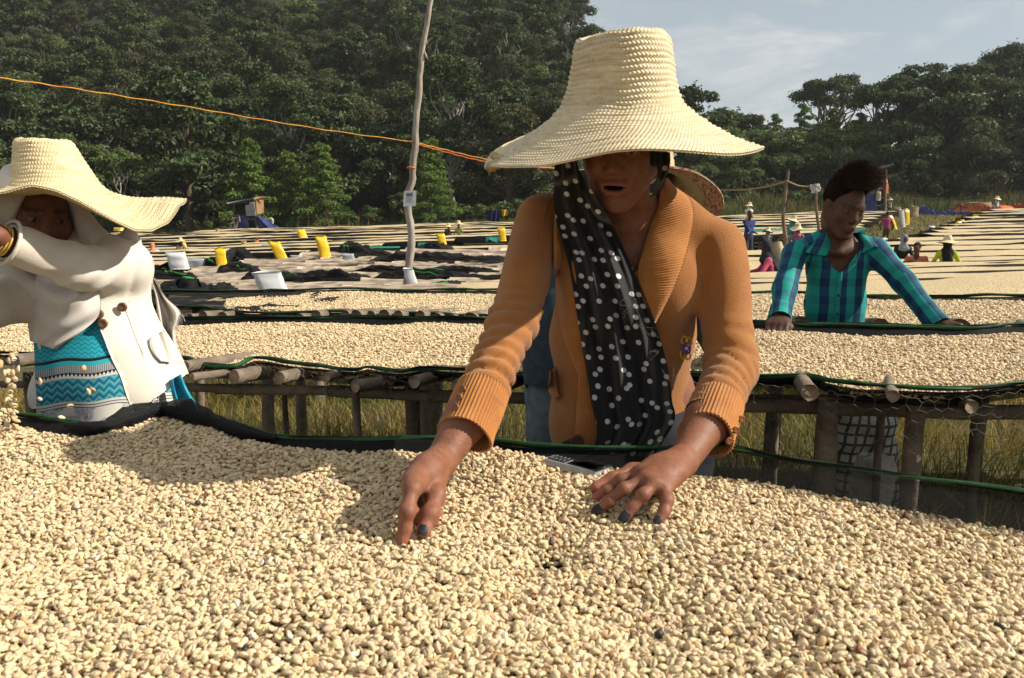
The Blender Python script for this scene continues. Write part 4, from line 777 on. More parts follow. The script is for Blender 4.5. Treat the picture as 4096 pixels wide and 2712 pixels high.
# ---- sign pole
pole_m = M('bleached_pole', (.40, .345, .285), (.21, .175, .14), scale=9, rough=.85, bump=.8, bscale=45, stretch=(1, 1, .25))
D = 12.0
pts = np.array([P(a, b, D) for a, b in ((407, 300), (408, 275), (409, 250), (409.5, 230), (408, 205), (410, 185), (412, 165), (416, 140), (418, 115), (421, 90), (423, 70), (426, 45), (428, 22), (431, -2), (434, -25))]); pts = np.concatenate([[[pts[0, 0], pts[0, 1], terr(pts[0, 0], D)-.1]], pts]); pts = spline(pts, 60); pts[:, 0] += .05*vnoise(np.stack([np.linspace(0, 9, 60), np.zeros(60), np.zeros(60)], -1))+.015*vnoise(np.stack([np.linspace(0, 31, 60), np.zeros(60)+3., np.zeros(60)], -1))
sp = thing('sign_pole', 'tall crooked bleached wooden pole with a paper notice', 'pole', pts[0]); v, f = tube(pts, np.linspace(.068, .036, 60)*(1+.06*np.sin(np.linspace(0, 40, 60))), 10, True, .10, 4); part('pole', v, f, pole_m, sp)
for px, py, qx, qy in ((425, 43, 432, 38), (424, 52, 427, 58)): v, f = tube(np.array([P(px, py, D), P(qx, qy, D-.03)]), [.022, .010], 6); part('knot', v, f, pole_m, sp)
sheet = np.array([P(404, 191, D-.10), P(416.3, 190.5, D-.11), P(415.8, 206, D-.11), P(403.3, 206.5, D-.10)]); nrm = np.cross(sheet[1]-sheet[0], sheet[3]-sheet[0]); nrm /= np.linalg.norm(nrm)
v = np.concatenate([sheet, sheet+nrm*.002]); nt_ = part('notice', v, [(0, 1, 2, 3), (7, 6, 5, 4), (0, 4, 5, 1), (1, 5, 6, 2), (2, 6, 7, 3), (3, 7, 4, 0)], M('paper_sleeve', (.70, .71, .72), (.60, .61, .63), scale=6, rough=.35, spec=.5), sp, False); nt_['label'] = 'white paper notice in a clear sleeve with a printed picture and lines'
ink = M('ink_grey', (.13, .16, .20), (.09, .11, .14), scale=60, rough=.6); front = -nrm*.003 if nrm[1] > 0 else nrm*.005
def on_sheet(u, w): return sheet[0]+(sheet[1]-sheet[0])*u+(sheet[3]-sheet[0])*w+(np.array([0, -.003, 0]))
for u0, u1, w0, w1 in ([(.18, .72, .17, .34), (.16, .40, .12, .145), (.46, .72, .12, .145)]+[(.18, .70-.10*(i % 3 == 2), .37+.045*i, .387+.045*i) for i in range(8)]+[(.14, .70, .745, .765)]):
    part('print', [on_sheet(u0, w0), on_sheet(u1, w0), on_sheet(u1, w1), on_sheet(u0, w1)], [(0, 1, 2, 3)], ink, nt_)
v, f = tube(spline([P(407.5, 168, D-.07), P(411, 167, D-.09), P(415, 168.5, D-.07)], 8), .014, 6); part('rope_turn', v, f, M('rope_orange', (.70, .27, .03), (.55, .12, .02), scale=30, rough=.6), sp)
# ---- orange-yellow rope to the left and right of the pole
rope_m = M('rope_yellow_orange', (.50, .27, .02), (.42, .12, .018), scale=9, rough=.6)
def rope(px, r, m, label, amp=0.):
    w = np.array([P(a, b, d) for a, b, d in px]); p = spline(w, 90); s = np.arange(90)
    if amp: p = p+np.stack([0*s, 2*amp*np.sin(s*.9), 2*amp*np.cos(s*.9)], -1)
    v, f = tube(p, r, 6); return solo('rope', v, f, m, label, 'rope')
rope([(-40, 72, 6.8), (0, 78, 7.2), (60, 86.5, 7.8), (130, 97.5, 8.5), (200, 109, 9.2), (270, 121, 10.0), (340, 132, 10.9), (411, 141.5, 11.93)], .0065, rope_m, 'taut yellow-orange rope running left from the sign pole', .002)
rope([(411, 141.5, 11.93), (440, 148.5, 13), (480, 158, 14.5), (520, 164.5, 16), (556, 168, 17.5), (655, 174, 22)], .008, rope_m, 'yellow rope strand running right from the sign pole', .002)
rope([(411, 142.5, 11.93), (440, 150.5, 13), (480, 160.5, 14.5), (520, 166, 16), (556, 168.5, 17.5)], .0075, M('rope_red_orange', (.55, .13, .03), (.45, .08, .02), scale=20, rough=.6), 'thin red-orange rope strand below the yellow one', .002)
# ---- right-hand thin poles, rope and flag paper
thin_m = M('thin_pole', (.20, .14, .09), (.12, .085, .055), scale=8, rough=.9, bump=.4)
for pts_, r, lb in (([(785.5, 245), (785, 235), (784, 228), (783, 215), (784.5, 200), (786.5, 185), (788.5, 169)], .022, 'thin crooked brown pole standing left of the plaid shirt'), ([(818.5, 235), (817.5, 220), (816, 205), (816, 192), (815.5, 183)], .018, 'thin brown stake with white paper scraps beside the man')):
    d = 17.; r = r*1.8; w = np.array([P(a, b, d) for a, b in pts_]); w = np.concatenate([[[w[0, 0], d, terr(w[0, 0], d)-.1]], w]); v, f = tube(spline(w, 40), np.linspace(r*1.15, r*.8, 40), 8, True, .08, 5); t_ = thing('stake', lb, 'stake', w[0]); part('stem', v, f, thin_m, t_)
    if 'paper' in lb:
        for q, (a, b) in enumerate(((812.5, 187), (817, 186), (814, 190.5), (818, 189))):
            g = np.stack(np.meshgrid(np.linspace(-.5, .5, 5), np.linspace(-.5, .5, 5), indexing='ij'), -1).reshape(-1, 2); c = P(a, b, d-.03); v = np.stack([c[0]+g[:, 0]*.11, c[1]+.05*vnoise(np.c_[g*4, g[:, :1]*0+q]), c[2]+g[:, 1]*.10], -1); part('paper_scrap', v, grid_faces(5, 5), wht, t_)
rope([(700, 189.5, 21), (736, 190, 19.3), (765, 187, 18), (787, 181, 16.95)], .018, M('rope_tan', (.36, .26, .15), (.25, .18, .1), scale=20, rough=.9), 'sagging tan rope tied to the thin brown pole')
rope([(787, 181, 16.95), (798, 185.5, 17), (808, 186.5, 17), (816, 185, 16.95)], .016, MATS['rope_tan'], 'short sagging tan rope between the two thin poles')
# ---- fences
def fence(name, pxs, py, d, hpx, label, m, w=.05):
    root = thing(name, label, 'fence', P(.5*(pxs[0]+pxs[-1]), py, d)); tops = []
    for i, px in enumerate(pxs):
        x = (px-512)/FPX*d; z = float(terr(x, d)); H = hpx*d/FPX*rf.uniform(.85, 1.12); v, f = tube(np.array([[x, d, z-.1], [x+rf.uniform(-.06, .06), d, z+H]]), w*rf.uniform(.8, 1.2), 6); part('post', v, f, m, root); tops.append((x, d, z+H))
    tops = np.array(tops)
    for q in (.3, .62, .92):
        w_ = tops.copy(); w_[:, 2] = terr(w_[:, 0], w_[:, 1])+q*hpx*d/FPX; v, f = tube(w_, .010, 4); part('wire', v, f, M('fence_wire', (.12, .10, .08), scale=5), root)
dkp = M('dark_post', (.07, .055, .045), (.04, .032, .026), scale=4, rough=.9)
fence('wire_fence', list(np.arange(748, 1045, 11.5)), 212, 76, 15, 'wire fence of dark posts along the tall weeds', dkp)
fence('wire_fence', list(np.arange(300, 372, 10.)), 233, 77, 15, 'fence of rust-red posts below the young conifers', M('rust_post', (.17, .06, .03), (.1, .04, .025), scale=4, rough=.9), .045)
fence('wire_fence', list(np.arange(440, 520, 9.)), 225, 77, 16, 'fence of brown posts by the hanging blue cloth', dkp, .035)
# ---- cloths hanging on the fence
def cloth(px0, px1, py0, py1, d, m, label, folds, name='hanging_cloth', seed=0):
    u = np.linspace(0, 1, 22); w = np.linspace(0, 1, 18); U, Wd = np.meshgrid(u, w, indexing='ij'); a = P(px0, py0, d); b = P(px1, py1, d)
    X = a[0]+(b[0]-a[0])*U+.04*np.sin(Wd*5+U*3)*(b[0]-a[0])*.3; Z = a[2]+(b[2]-a[2])*Wd*(1+.06*np.sin(U*7+seed)); Yy = d+.18*np.sin(U*folds*6.28+Wd*1.2)*(.3+.7*Wd); f = grid_faces(22, 18); V = np.stack([X, Yy, Z], -1).reshape(-1, 3)
    V2 = V+np.array([0, .03, 0]); solo(name, np.concatenate([V, V2]), np.concatenate([f, f[:, ::-1]+len(V)]), m, label, 'cloth')
cloth(488.5, 499.5, 210, 222.5, 76.5, M('navy_cloth', (.012, .012, .085), (.008, .008, .05), scale=1, rough=.8), 'dark navy cloth hanging on the back fence', 2.5)
cloth(502, 507.5, 209.5, 216, 76.5, M('gold_cloth', (.62, .36, .02), (.5, .28, .02), scale=1, rough=.8), 'small golden-yellow cloth hanging beside the navy one', 1.5)
# ---- tarpaulins on the grass
def tarp(outline, d0, m, label, seed, hgt=.35, name='tarpaulin'):
    """crumpled sheet on the ground; outline px box (x0,x1,ytop,ybot)"""
    x0, x1, yt, yb = outline; n, mm = 48, 16; u = np.linspace(0, 1, n); w = np.linspace(0, 1, mm); U, Wd = np.meshgrid(u, w, indexing='ij'); gb = G(x0+(x1-x0)*U, yb+0*U, 0); k = (x1-x0)*d0/FPX
    X = gb[..., 0]; dy = hgt*3.5; Yy = gb[..., 1]+Wd*dy; rid = 1-np.abs(vnoise(np.stack([U*k*1.3, Wd*2.5, 0*U+seed], -1)))*1.7; big = .5+.5*vnoise(np.stack([U*k*.5, Wd, 0*U+seed+4.], -1))
    e = np.minimum(np.minimum(U, 1-U)*10, 1)*np.minimum(np.minimum(Wd, 1-Wd)*6, 1); Z = terr(X, Yy)+.02+hgt*np.clip(.15+.6*rid*big+.5*big**2, .02, 2)*e; solo(name, np.stack([X, Yy, Z], -1), grid_faces(n, mm), m, label, 'tarpaulin')
tarp((925, 981, 204, 215.5), 40, blue, 'crumpled blue tarpaulin lying across the grass strip', 3, 1.5)
tarp((968, 1000, 204, 211.5), 50, orange, 'crumpled orange tarpaulin behind the blue one', 5, .9); tarp((998, 1040, 202, 210), 52, MATS['orange_tarp'], 'orange tarpaulin strip along the last bean row', 8, .8)
tarp((919, 926, 212, 214.5), 45, MATS['orange_tarp'], 'small orange scrap on the grass beside the jute sack', 9, .5); tarp((948, 985, 218, 221), 26, M('faded_orange', (.45, .17, .09), (.3, .14, .07), scale=2, rough=.8), 'faded orange net lying flat on the grass', 12, .12)
tarp((290, 306, 231, 234), 60, M('rust_heap', (.30, .14, .07), (.2, .1, .05), scale=2), 'low rust-brown heap beside the far yellow sack', 14, .4)
# ---- left hut on stilts
Dh = 72.
def H(px, py, dd=0.): return P(px, py, Dh+dd)
hut = thing('stilt_hut', 'stilted tin-roofed lookout hut with blue tarpaulin skirts at the forest edge', 'hut', G(247, 233.6, 0.)*0+np.array([H(247, 233)[0], Dh, terr(H(247, 233)[0], Dh)]))
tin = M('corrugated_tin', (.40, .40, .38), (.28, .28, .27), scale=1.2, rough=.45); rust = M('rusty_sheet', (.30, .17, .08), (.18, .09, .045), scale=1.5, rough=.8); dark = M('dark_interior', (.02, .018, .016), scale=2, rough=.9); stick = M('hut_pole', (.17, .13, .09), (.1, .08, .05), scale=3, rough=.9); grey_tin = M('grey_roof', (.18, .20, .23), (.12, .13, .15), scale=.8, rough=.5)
def quad_slab(c, thick, m, name, parent, nrm=(0, 1, 0)):
    c = np.array(c); n_ = np.array(nrm)*thick; v = np.concatenate([c, c+n_]); k = len(c); f = [tuple(range(k)), tuple(range(2*k-1, k-1, -1))]+[(i, i+k, (i+1) % k+k, (i+1) % k) for i in range(k)]; return part(name, v, f, m, parent, False)
def corrug(c, n, amp, m, name, parent):
    """corrugated sheet spanned by four corners (a,b top; d,c bottom)"""
    a, b, cc, d = [np.array(q) for q in c]; u = np.linspace(0, 1, n*6+1); top = a+(b-a)*u[:, None]; bot = d+(cc-d)*u[:, None]; o = np.array([0, 1, 0])*amp*np.sin(u*n*6.283)[:, None]; v = np.stack([top+o, bot+o, ], 1); V = np.concatenate([v.reshape(-1, 3), v.reshape(-1, 3)+[0, .03, 0]]); f = grid_faces(len(u), 2); return part(name, V, np.concatenate([f, f[:, ::-1]+2*len(u)]), m, parent)
corrug([H(227.5, 203.5), H(253.8, 198.7), H(254.5, 199.0, 2.5), H(228.5, 203.0, 2.5)], 14, .03, grey_tin, 'roof', hut); 
v, f = tube(np.array([H(227.3, 203.6, -.1), H(240, 201.2, -.1), H(254, 198.7, -.1)]), .085, 6); part('roof_edge', v, f, grey_tin, hut)
v, f = tube(np.array([H(253, 199.2), H(259, 197.9, .3), H(267.5, 197.4, .8)]), [.12, .16, .08], 6, True, .2, 2); part('thatch_edge', v, f, rust, hut)
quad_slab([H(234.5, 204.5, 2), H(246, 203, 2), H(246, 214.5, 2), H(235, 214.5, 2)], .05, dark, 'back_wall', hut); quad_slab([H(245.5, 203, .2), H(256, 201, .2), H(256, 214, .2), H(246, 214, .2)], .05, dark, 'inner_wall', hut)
corrug([H(245, 205.1), H(248.9, 204.6), H(250, 216), H(246.3, 216)], 4, .05, tin, 'tin_panel', hut); corrug([H(249, 202), H(254.4, 201.8), H(256, 215.5), H(250, 216)], 5, .05, tin, 'tin_panel', hut)
quad_slab([H(255.5, 200.2), H(263.5, 199.8, 1.5), H(263.8, 213, 1.5), H(256.3, 214.5)], .06, rust, 'rusty_box', hut); quad_slab([H(254.3, 200.5), H(255.8, 200.4), H(256.6, 215), H(255.2, 215)], .12, stick, 'corner_board', hut)
for (a, b), (c, d), r in (((233.6, 204.5), (234.8, 232), .10), ((255.3, 216), (258, 233.5), .10), ((247, 216), (248.4, 233.5), .07), ((261.5, 214), (264, 223), .05), ((263, 214), (270, 222), .05), ((246, 219.2), (256, 218.6), .06), ((263.5, 213.6), (268, 213.1), .03), ((241, 222), (245, 225.5), .05)):
    v, f = tube(np.array([H(a, b, .05), H(c, d, .05)]), r, 6); part('pole', v, f, stick, hut)
def sheet(c, m, name, parent, nn=14, amp=.12, seed=0):
    a, b, cc, d = [np.array(q) for q in c]; u = np.linspace(0, 1, nn); U, Wd = np.meshgrid(u, u, indexing='ij'); U3, W3 = U[..., None], Wd[..., None]; V = (a*(1-U3)+b*U3)*(1-W3)+(d*(1-U3)+cc*U3)*W3; V[..., 1] += amp*vnoise(np.stack([U*4, Wd*3, 0*U+seed], -1)); f = grid_faces(nn, nn); k = V.reshape(-1, 3); return part(name, np.concatenate([k, k+[0, .03, 0]]), np.concatenate([f, f[:, ::-1]+len(k)]), m, parent)
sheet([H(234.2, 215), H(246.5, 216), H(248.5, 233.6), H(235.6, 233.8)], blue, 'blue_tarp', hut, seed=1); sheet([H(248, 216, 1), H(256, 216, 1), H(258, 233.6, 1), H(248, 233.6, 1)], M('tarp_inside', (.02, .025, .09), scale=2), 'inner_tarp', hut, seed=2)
sheet([H(257, 215.8), H(260, 216.5, .6), H(280, 227.5, -1.6), H(271, 231, -2.2)], blue, 'blue_tarp', hut, amp=.2, seed=3); sheet([H(257, 215.8, .2), H(264, 221, .2), H(270, 233.4, .2), H(258, 233.4, .2)], blue, 'blue_tarp', hut, seed=4)
for a, b, c, d in ((264, 229.5, 267.3, 233.8), (270.5, 229.5, 273.2, 233), (274, 230.5, 276.5, 233.5), (277.4, 229.5, 280.4, 233)): v, f = tube(np.array([H(a, b, -1.6), H(c, d, -1.6)]), .05, 5); part('tarp_peg', v, f, stick, hut)
v, f = tube(spline([H(268, 219.8, .3), H(271, 218.9, .2), H(272.5, 220.5, .2), H(272, 223.5, .2), H(271, 226, .1)], 16), .13, 8); part('drain_pipe', v, f, tin, hut)
for (a, b, c, d) in ((234.8, 215.5, 228.5, 234), (239.3, 215.5, 234.5, 234), (239, 215.7, 240, 222)): v, f = tube(np.array([H(a, b, -1.2), H(c, d, -1.6)]), .06, 5); part('ladder_rail', v, f, M('ladder_wood', (.24, .17, .10), (.17, .12, .07), scale=3), hut)
for k in range(4): y = 218.3+5.0*k; x = 233.8-1.5*k; v, f = tube(np.array([H(x-1.6, y, -1.45), H(x+5.2, y-.2, -1.45)]), .055, 5); part('ladder_rung', v, f, MATS['ladder_wood'], hut)
# ---- right hut
Dh = 66.
hut2 = thing('stilt_hut', 'tall lookout hut with slanting grey roof, orange tarp above and blue tarp below', 'hut', np.array([H(873, 213)[0], Dh, terr(H(873, 213)[0], Dh)]))
corrug([H(853, 174, -.6), H(893.3, 164.2, -.6), H(890.5, 167.0, 2.2), H(850, 176, 2.2)], 16, .04, grey_tin, 'roof', hut2)
v, f = tube(np.array([H(853, 174.3, -.7), H(893.5, 164.5, -.7)]), .10, 6); part('roof_edge', v, f, grey_tin, hut2)
sheet([H(846, 176.5), H(884.7, 168.8), H(885.3, 189), H(846, 190)], orange, 'orange_tarp', hut2, 18, .18, 6); sheet([H(884.2, 169, -.05), H(886.5, 169, .2), H(889, 194, .2), H(884, 192, -.05)], orange, 'orange_tarp_edge', hut2, 12, .15, 7)
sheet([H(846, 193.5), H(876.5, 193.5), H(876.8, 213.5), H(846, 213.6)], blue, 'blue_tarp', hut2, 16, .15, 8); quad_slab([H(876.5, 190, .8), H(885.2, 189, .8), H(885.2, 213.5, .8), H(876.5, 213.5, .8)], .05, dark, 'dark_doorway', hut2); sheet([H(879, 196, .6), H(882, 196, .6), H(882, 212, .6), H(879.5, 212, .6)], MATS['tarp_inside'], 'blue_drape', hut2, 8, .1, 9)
for a, b, c, d, r in ((885.3, 168, 885.3, 213.5, .10), (877.6, 171, 878.5, 192, .09), (868, 182, 906.5, 171, .05), (876, 198.5, 888, 197.8, .07), (876.5, 205.6, 884, 205, .06), (876, 189.2, 885, 188.8, .10), (876.5, 211.2, 886, 211, .06), (846, 172, 846, 213.5, .1)): v, f = tube(np.array([H(a, b, -.1), H(c, d, -.1)]), r, 6); part('pole', v, f, stick, hut2)
v, f = sack_solid(H(878, 200.5, -.3), .35, .3, .75, 2); part('hanging_bundle', v, f, M('bundle_beige', (.45, .38, .26), scale=3), hut2)

# ---- teal nets hanging over single bed edges
for i, (x0, x1, y, hp) in enumerate(((146, 172, 250, 2.6), (185, 232, 249.5, 1.6), (262, 300, 245.5, 2.0), (352, 400, 247, 1.8), (418, 441, 244, 3.4), (486, 501, 238.5, 4.6), (752, 785, 230, 3.0), (800, 822, 229, 3.2))):
    n, mm = 26, 6; u = np.linspace(0, 1, n); w_ = np.linspace(0, 1, mm); U_, W_ = np.meshgrid(u, w_, indexing='ij'); d = float(G(.5*(x0+x1), y, .83)[1])-.25; sag = 1+.5*vnoise(np.stack([U_*4, 0*U_+i, 0*U_], -1)); V = P(x0+(x1-x0)*U_, y-hp*.4+hp*W_*sag, d+.10*np.cos(W_*3)); V2 = V.reshape(-1, 3); f = grid_faces(n, mm)
    solo('teal_net', np.concatenate([V2, V2+[0, .02, 0]]), np.concatenate([f, f[:, ::-1]+len(V2)]), teal_net, ['teal net folded at the left row end by the white headed worker', 'thin teal net strip below the tan-dressed woman', 'teal net hanging under the basket and red headscarf', 'long thin teal net strip left of the sign pole', 'teal net corner sticking out right of the sign pole', 'square teal net flap beside the ochre sleeve', 'teal net along the bed behind the grey-shawled worker', 'teal net strip behind the thin stake'][i], 'net')
# ================================================================== PEOPLE: shared builders
def attr_mat(name, rough=.6, spec=.35, bump=0., bscale=200, sheen=0., var=.10, vscale=60, sss=0.):
    """base colour from the mesh's own 'col' attribute with a little mottling"""
    if name in MATS: return MATS[name]
    m = bpy.data.materials.new(name); m.use_nodes = True; nt = m.node_tree; N = nt.nodes.new; L = nt.links.new; b = nt.nodes['Principled BSDF']; b.inputs['Roughness'].default_value = rough; b.inputs['Specular IOR Level'].default_value = spec
    a = N('ShaderNodeAttribute'); a.attribute_name = 'col'; tc = N('ShaderNodeTexCoord'); n = N('ShaderNodeTexNoise'); n.inputs['Scale'].default_value = vscale; n.inputs['Detail'].default_value = 5; L(tc.outputs['Object'], n.inputs['Vector'])
    r = N('ShaderNodeMapRange'); r.inputs['From Min'].default_value = .3; r.inputs['From Max'].default_value = .7; r.inputs['To Min'].default_value = 1-var; r.inputs['To Max'].default_value = 1+var; L(n.outputs['Fac'], r.inputs['Value'])
    h = N('ShaderNodeHueSaturation'); L(a.outputs['Color'], h.inputs['Color']); L(r.outputs['Result'], h.inputs['Value']); L(h.outputs['Color'], b.inputs['Base Color'])
    if bump:
        n3 = N('ShaderNodeTexNoise'); n3.inputs['Scale'].default_value = bscale; n3.inputs['Detail'].default_value = 3; L(tc.outputs['Object'], n3.inputs['Vector']); bp = N('ShaderNodeBump'); bp.inputs['Strength'].default_value = bump; bp.inputs['Distance'].default_value = .003; L(n3.outputs['Fac'], bp.inputs['Height']); L(bp.outputs['Normal'], b.inputs['Normal'])
    if sheen: b.inputs['Sheen Weight'].default_value = sheen
    if sss: b.inputs['Subsurface Weight'].default_value = sss; b.inputs['Subsurface Radius'].default_value = (.012, .005, .003); b.inputs['Subsurface Scale'].default_value = .5
    MATS[name] = m; return m
skin_m = attr_mat('skin', .56, .30, .28, 300, var=.16, vscale=70, sss=.06)
def join_vf(L):
    vs, fs, o = [], [], 0
    for v, f in L: vs.append(v); fs.append(np.asarray(f)+o); o += len(v)
    return np.concatenate(vs), np.concatenate(fs)
def head_sdf(O, R, s=1., mouth=0., chin=1., female=True):
    """head in local axes x=person's left in view, y=forward (out of the face), z=up; R maps local to world"""
    S = SDF(); w = lambda p: O+s*(R@np.array(p, float)); e = lambda c, r, k=.012, op='add', Q=None: S.ell(w(c), np.array(r)*s, R if Q is None else R@Q, k*s, op); c = lambda a, b, ra, rb, k=.012, op='add': S.cone(w(a), w(b), ra*s, rb*s, k*s, op)
    e((0, -.018, .035), (.071, .090, .086), .02); e((0, .028, -.022), (.060, .060, .082), .02); c((0, .052, .045), (0, .045, -.02), .036, .04, .02)
    for q in (-1, 1):
        c((q*.052, -.002, -.045), (q*.018, .062, -.097), .022, .018*chin, .022); e((q*.036, .056, -.020), (.024, .020, .024), .018); c((q*.012, .083, .030), (q*.044, .066, .026), .0095, .008, .012)
        e((q*.031, .089, .006), (.017, .014, .0105), .010, 'sub'); e((q*.031, .0715, .006), (.0135, .0135, .0125), .003); e((q*.031, .0745, .0135), (.0155, .0115, .0045), .004)
        e((q*.0125, .0905, -.0285), (.0085, .0105, .0075), .006); e((q*.073, -.010, -.004), (.007, .018, .030), .006, Q=rotz(q*.35))
    c((0, .079, .022), (0, .0985, -.018), .0075, .0105, .010); e((0, .1005, -.0235), (.0105, .0105, .0095), .006); e((0, .074, -.100), (.020, .016, .016), .014); e((0, .080, -.060), (.030, .016, .022), .012)
    e((0, .0925, -.0535+.001*mouth), (.023, .0085, .0065), .004); e((0, .089, -.0690-.012*mouth), (.019, .0090, .0072), .004)
    if mouth: e((0, .094, -.0600-.005*mouth), (.0205, .022, .0040+.0065*mouth), .003, 'sub')
    else: c((-.021, .101, -.0612), (.021, .101, -.0612), .0016, .0016, .003, 'sub')
    return S, w
def head_colors(V, O, R, s, skin, mouth=0., brow=True, brow_c=(.018, .012, .010), lip=(.20, .065, .052)):
    L = ((V-O)@R)/s; x, y, z = np.abs(L[:, 0]), L[:, 1], L[:, 2]; col = np.tile(np.array(skin), (len(V), 1)).astype(float)
    def blend(m, c, a=1.): m = np.clip(m, 0, 1)[:, None]*a; col[:] = col*(1-m)+np.array(c)*m
    lipm = ((L[:, 0]/.026)**2+((z+.061+.005*mouth)/(.0155+.006*mouth))**2 < 1) & (y > .078); blend(lipm*1., lip, .75)
    if mouth: blend(1.*((L[:, 0]/.021)**2+((z+.060+.005*mouth)/(.0040+.0065*mouth))**2 < 1)*(y < .0905)*(y > .05), (.012, .006, .005))
    eye = ((x-.031)**2/.0115**2+(z-.006)**2/.0058**2 < 1) & (y > .070); blend(eye*1., (.17, .15, .13)); blend(1.*(eye & ((x-.031)**2+(z-.006)**2 < .0056**2)), (.012, .008, .006))
    if brow: blend(1.*(np.abs(z-.031+.16*(x-.03)) < .0045)*(x > .012)*(x < .052)*(y > .05), brow_c, .85)
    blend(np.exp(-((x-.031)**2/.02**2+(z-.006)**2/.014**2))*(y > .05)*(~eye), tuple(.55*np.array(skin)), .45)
    return col
def finger(S, pts, r0=.0088, r1=.0070, k=.006): 
    pts = [np.asarray(p, float) for p in pts]; rs = np.linspace(r0, r1, len(pts)); S.chain(pts, rs, k)
def nail(parent, c, d, up, m, w=.0105, l=.0125, name='fingernail'):
    """curved nail plate: c centre, d finger direction, up = outward"""
    d = d/np.linalg.norm(d); up = up-d*np.dot(up, d); up /= np.linalg.norm(up); sd_ = np.cross(d, up); u = np.linspace(-1, 1, 7); v = np.linspace(-1, 1, 7); U, Vv = np.meshgrid(u, v, indexing='ij'); wd = np.sqrt(np.clip(1-.55*np.clip(Vv, 0, 1)**3-.2*np.clip(-Vv, 0, 1)**3, .1, 1))
    p = c+sd_*(U*wd*w/2)[..., None]+d*(Vv*l/2)[..., None]+up*(-.0022*U**2*1.1-.0008*Vv**2)[..., None]; q = p-up*.0012; f = grid_faces(7, 7); part(name, np.concatenate([p.reshape(-1, 3), q.reshape(-1, 3)]), np.concatenate([f, f[:, ::-1]+49]), m, parent)
def straw_mat(name, base, base2, red=False):
    if name in MATS: return MATS[name]
    m = bpy.data.materials.new(name); m.use_nodes = True; nt = m.node_tree; N = nt.nodes.new; L = nt.links.new; b = nt.nodes['Principled BSDF']; b.inputs['Roughness'].default_value = .55; b.inputs['Specular IOR Level'].default_value = .35
    def at_(n): a = N('ShaderNodeAttribute'); a.attribute_name = n; return a.outputs['Fac']
    def mth(op, a, b_=None, c=None):
        x = N('ShaderNodeMath'); x.operation = op
        for i, q in enumerate((a, b_, c)):
            if q is None: continue
            if hasattr(q, 'links'): L(q, x.inputs[i])
            else: x.inputs[i].default_value = q
        return x.outputs[0]
    row, arc = at_('row'), at_('arc'); fr = mth('FRACT', row); tri = mth('ABSOLUTE', mth('SUBTRACT', fr, .5))          # 0 centre of braid .. .5 seam
    ph = mth('ADD', mth('MULTIPLY', arc, 2*math.pi/.0068), mth('MULTIPLY', tri, 6.0)); ph = mth('ADD', ph, mth('MULTIPLY', mth('FLOOR', row), 2.4)); tooth = mth('MULTIPLY_ADD', mth('SINE', ph), .5, .5)
    hgt = mth('MULTIPLY', tooth, mth('SUBTRACT', 1., mth('MULTIPLY', tri, .6)))
    cx = N('ShaderNodeCombineXYZ'); L(mth('MULTIPLY', arc, 60), cx.inputs[0]); L(mth('MULTIPLY', row, 1.4), cx.inputs[1]); n = N('ShaderNodeTexNoise'); n.inputs['Scale'].default_value = 1.; n.inputs['Detail'].default_value = 4; L(cx.outputs[0], n.inputs['Vector'])
    mx = N('ShaderNodeMix'); mx.data_type = 'RGBA'; r = N('ShaderNodeMapRange'); r.inputs['From Min'].default_value = .35; r.inputs['From Max'].default_value = .7; L(n.outputs['Fac'], r.inputs['Value']); L(r.outputs['Result'], mx.inputs['Factor']); mx.inputs[6].default_value = base+(1,); mx.inputs[7].default_value = base2+(1,); col = mx.outputs[2]
    wn = N('ShaderNodeTexNoise'); wn.inputs['Scale'].default_value = 1.; wn.inputs['Detail'].default_value = 2; c2_ = N('ShaderNodeCombineXYZ'); L(mth('MULTIPLY', mth('FLOOR', row), 3.7), c2_.inputs[0]); L(mth('MULTIPLY', arc, 9), c2_.inputs[1]); L(c2_.outputs[0], wn.inputs['Vector']); hv = N('ShaderNodeHueSaturation'); rv = N('ShaderNodeMapRange'); rv.inputs['From Min'].default_value = .3; rv.inputs['From Max'].default_value = .7; rv.inputs['To Min'].default_value = .80; rv.inputs['To Max'].default_value = 1.12; L(wn.outputs['Fac'], rv.inputs['Value']); L(rv.outputs['Result'], hv.inputs['Value']); L(col, hv.inputs['Color']); col = hv.outputs['Color']
    if red:
        vr = N('ShaderNodeMix'); vr.data_type = 'RGBA'; rim = mth('MULTIPLY', mth('GREATER_THAN', at_('rim'), .74), mth('GREATER_THAN', n.outputs['Fac'], .52)); L(rim, vr.inputs['Factor']); L(col, vr.inputs[6]); vr.inputs[7].default_value = (.42, .06, .10, 1); col = vr.outputs[2]
    L(col, b.inputs['Base Color']); bp = N('ShaderNodeBump'); bp.inputs['Strength'].default_value = .7; bp.inputs['Distance'].default_value = .002; L(hgt, bp.inputs['Height']); L(bp.outputs['Normal'], b.inputs['Normal']); MATS[name] = m; return m
straw = straw_mat('straw_braid', (.70, .58, .38), (.60, .46, .26)); straw_red = straw_mat('straw_red_rim', (.58, .45, .25), (.46, .33, .16), True); straw_pale = straw_mat('straw_pale', (.70, .58, .36), (.60, .47, .25))
PROF = [(.0, .098), (.035, .100), (.058, .106), (.072, .112), (.0785, .107), (.083, .090), (.087, .065), (.091, .040), (.097, .016), (.106, -.002), (.128, -.020), (.158, -.040), (.19, -.056), (.218, -.066), (.239, -.073)]
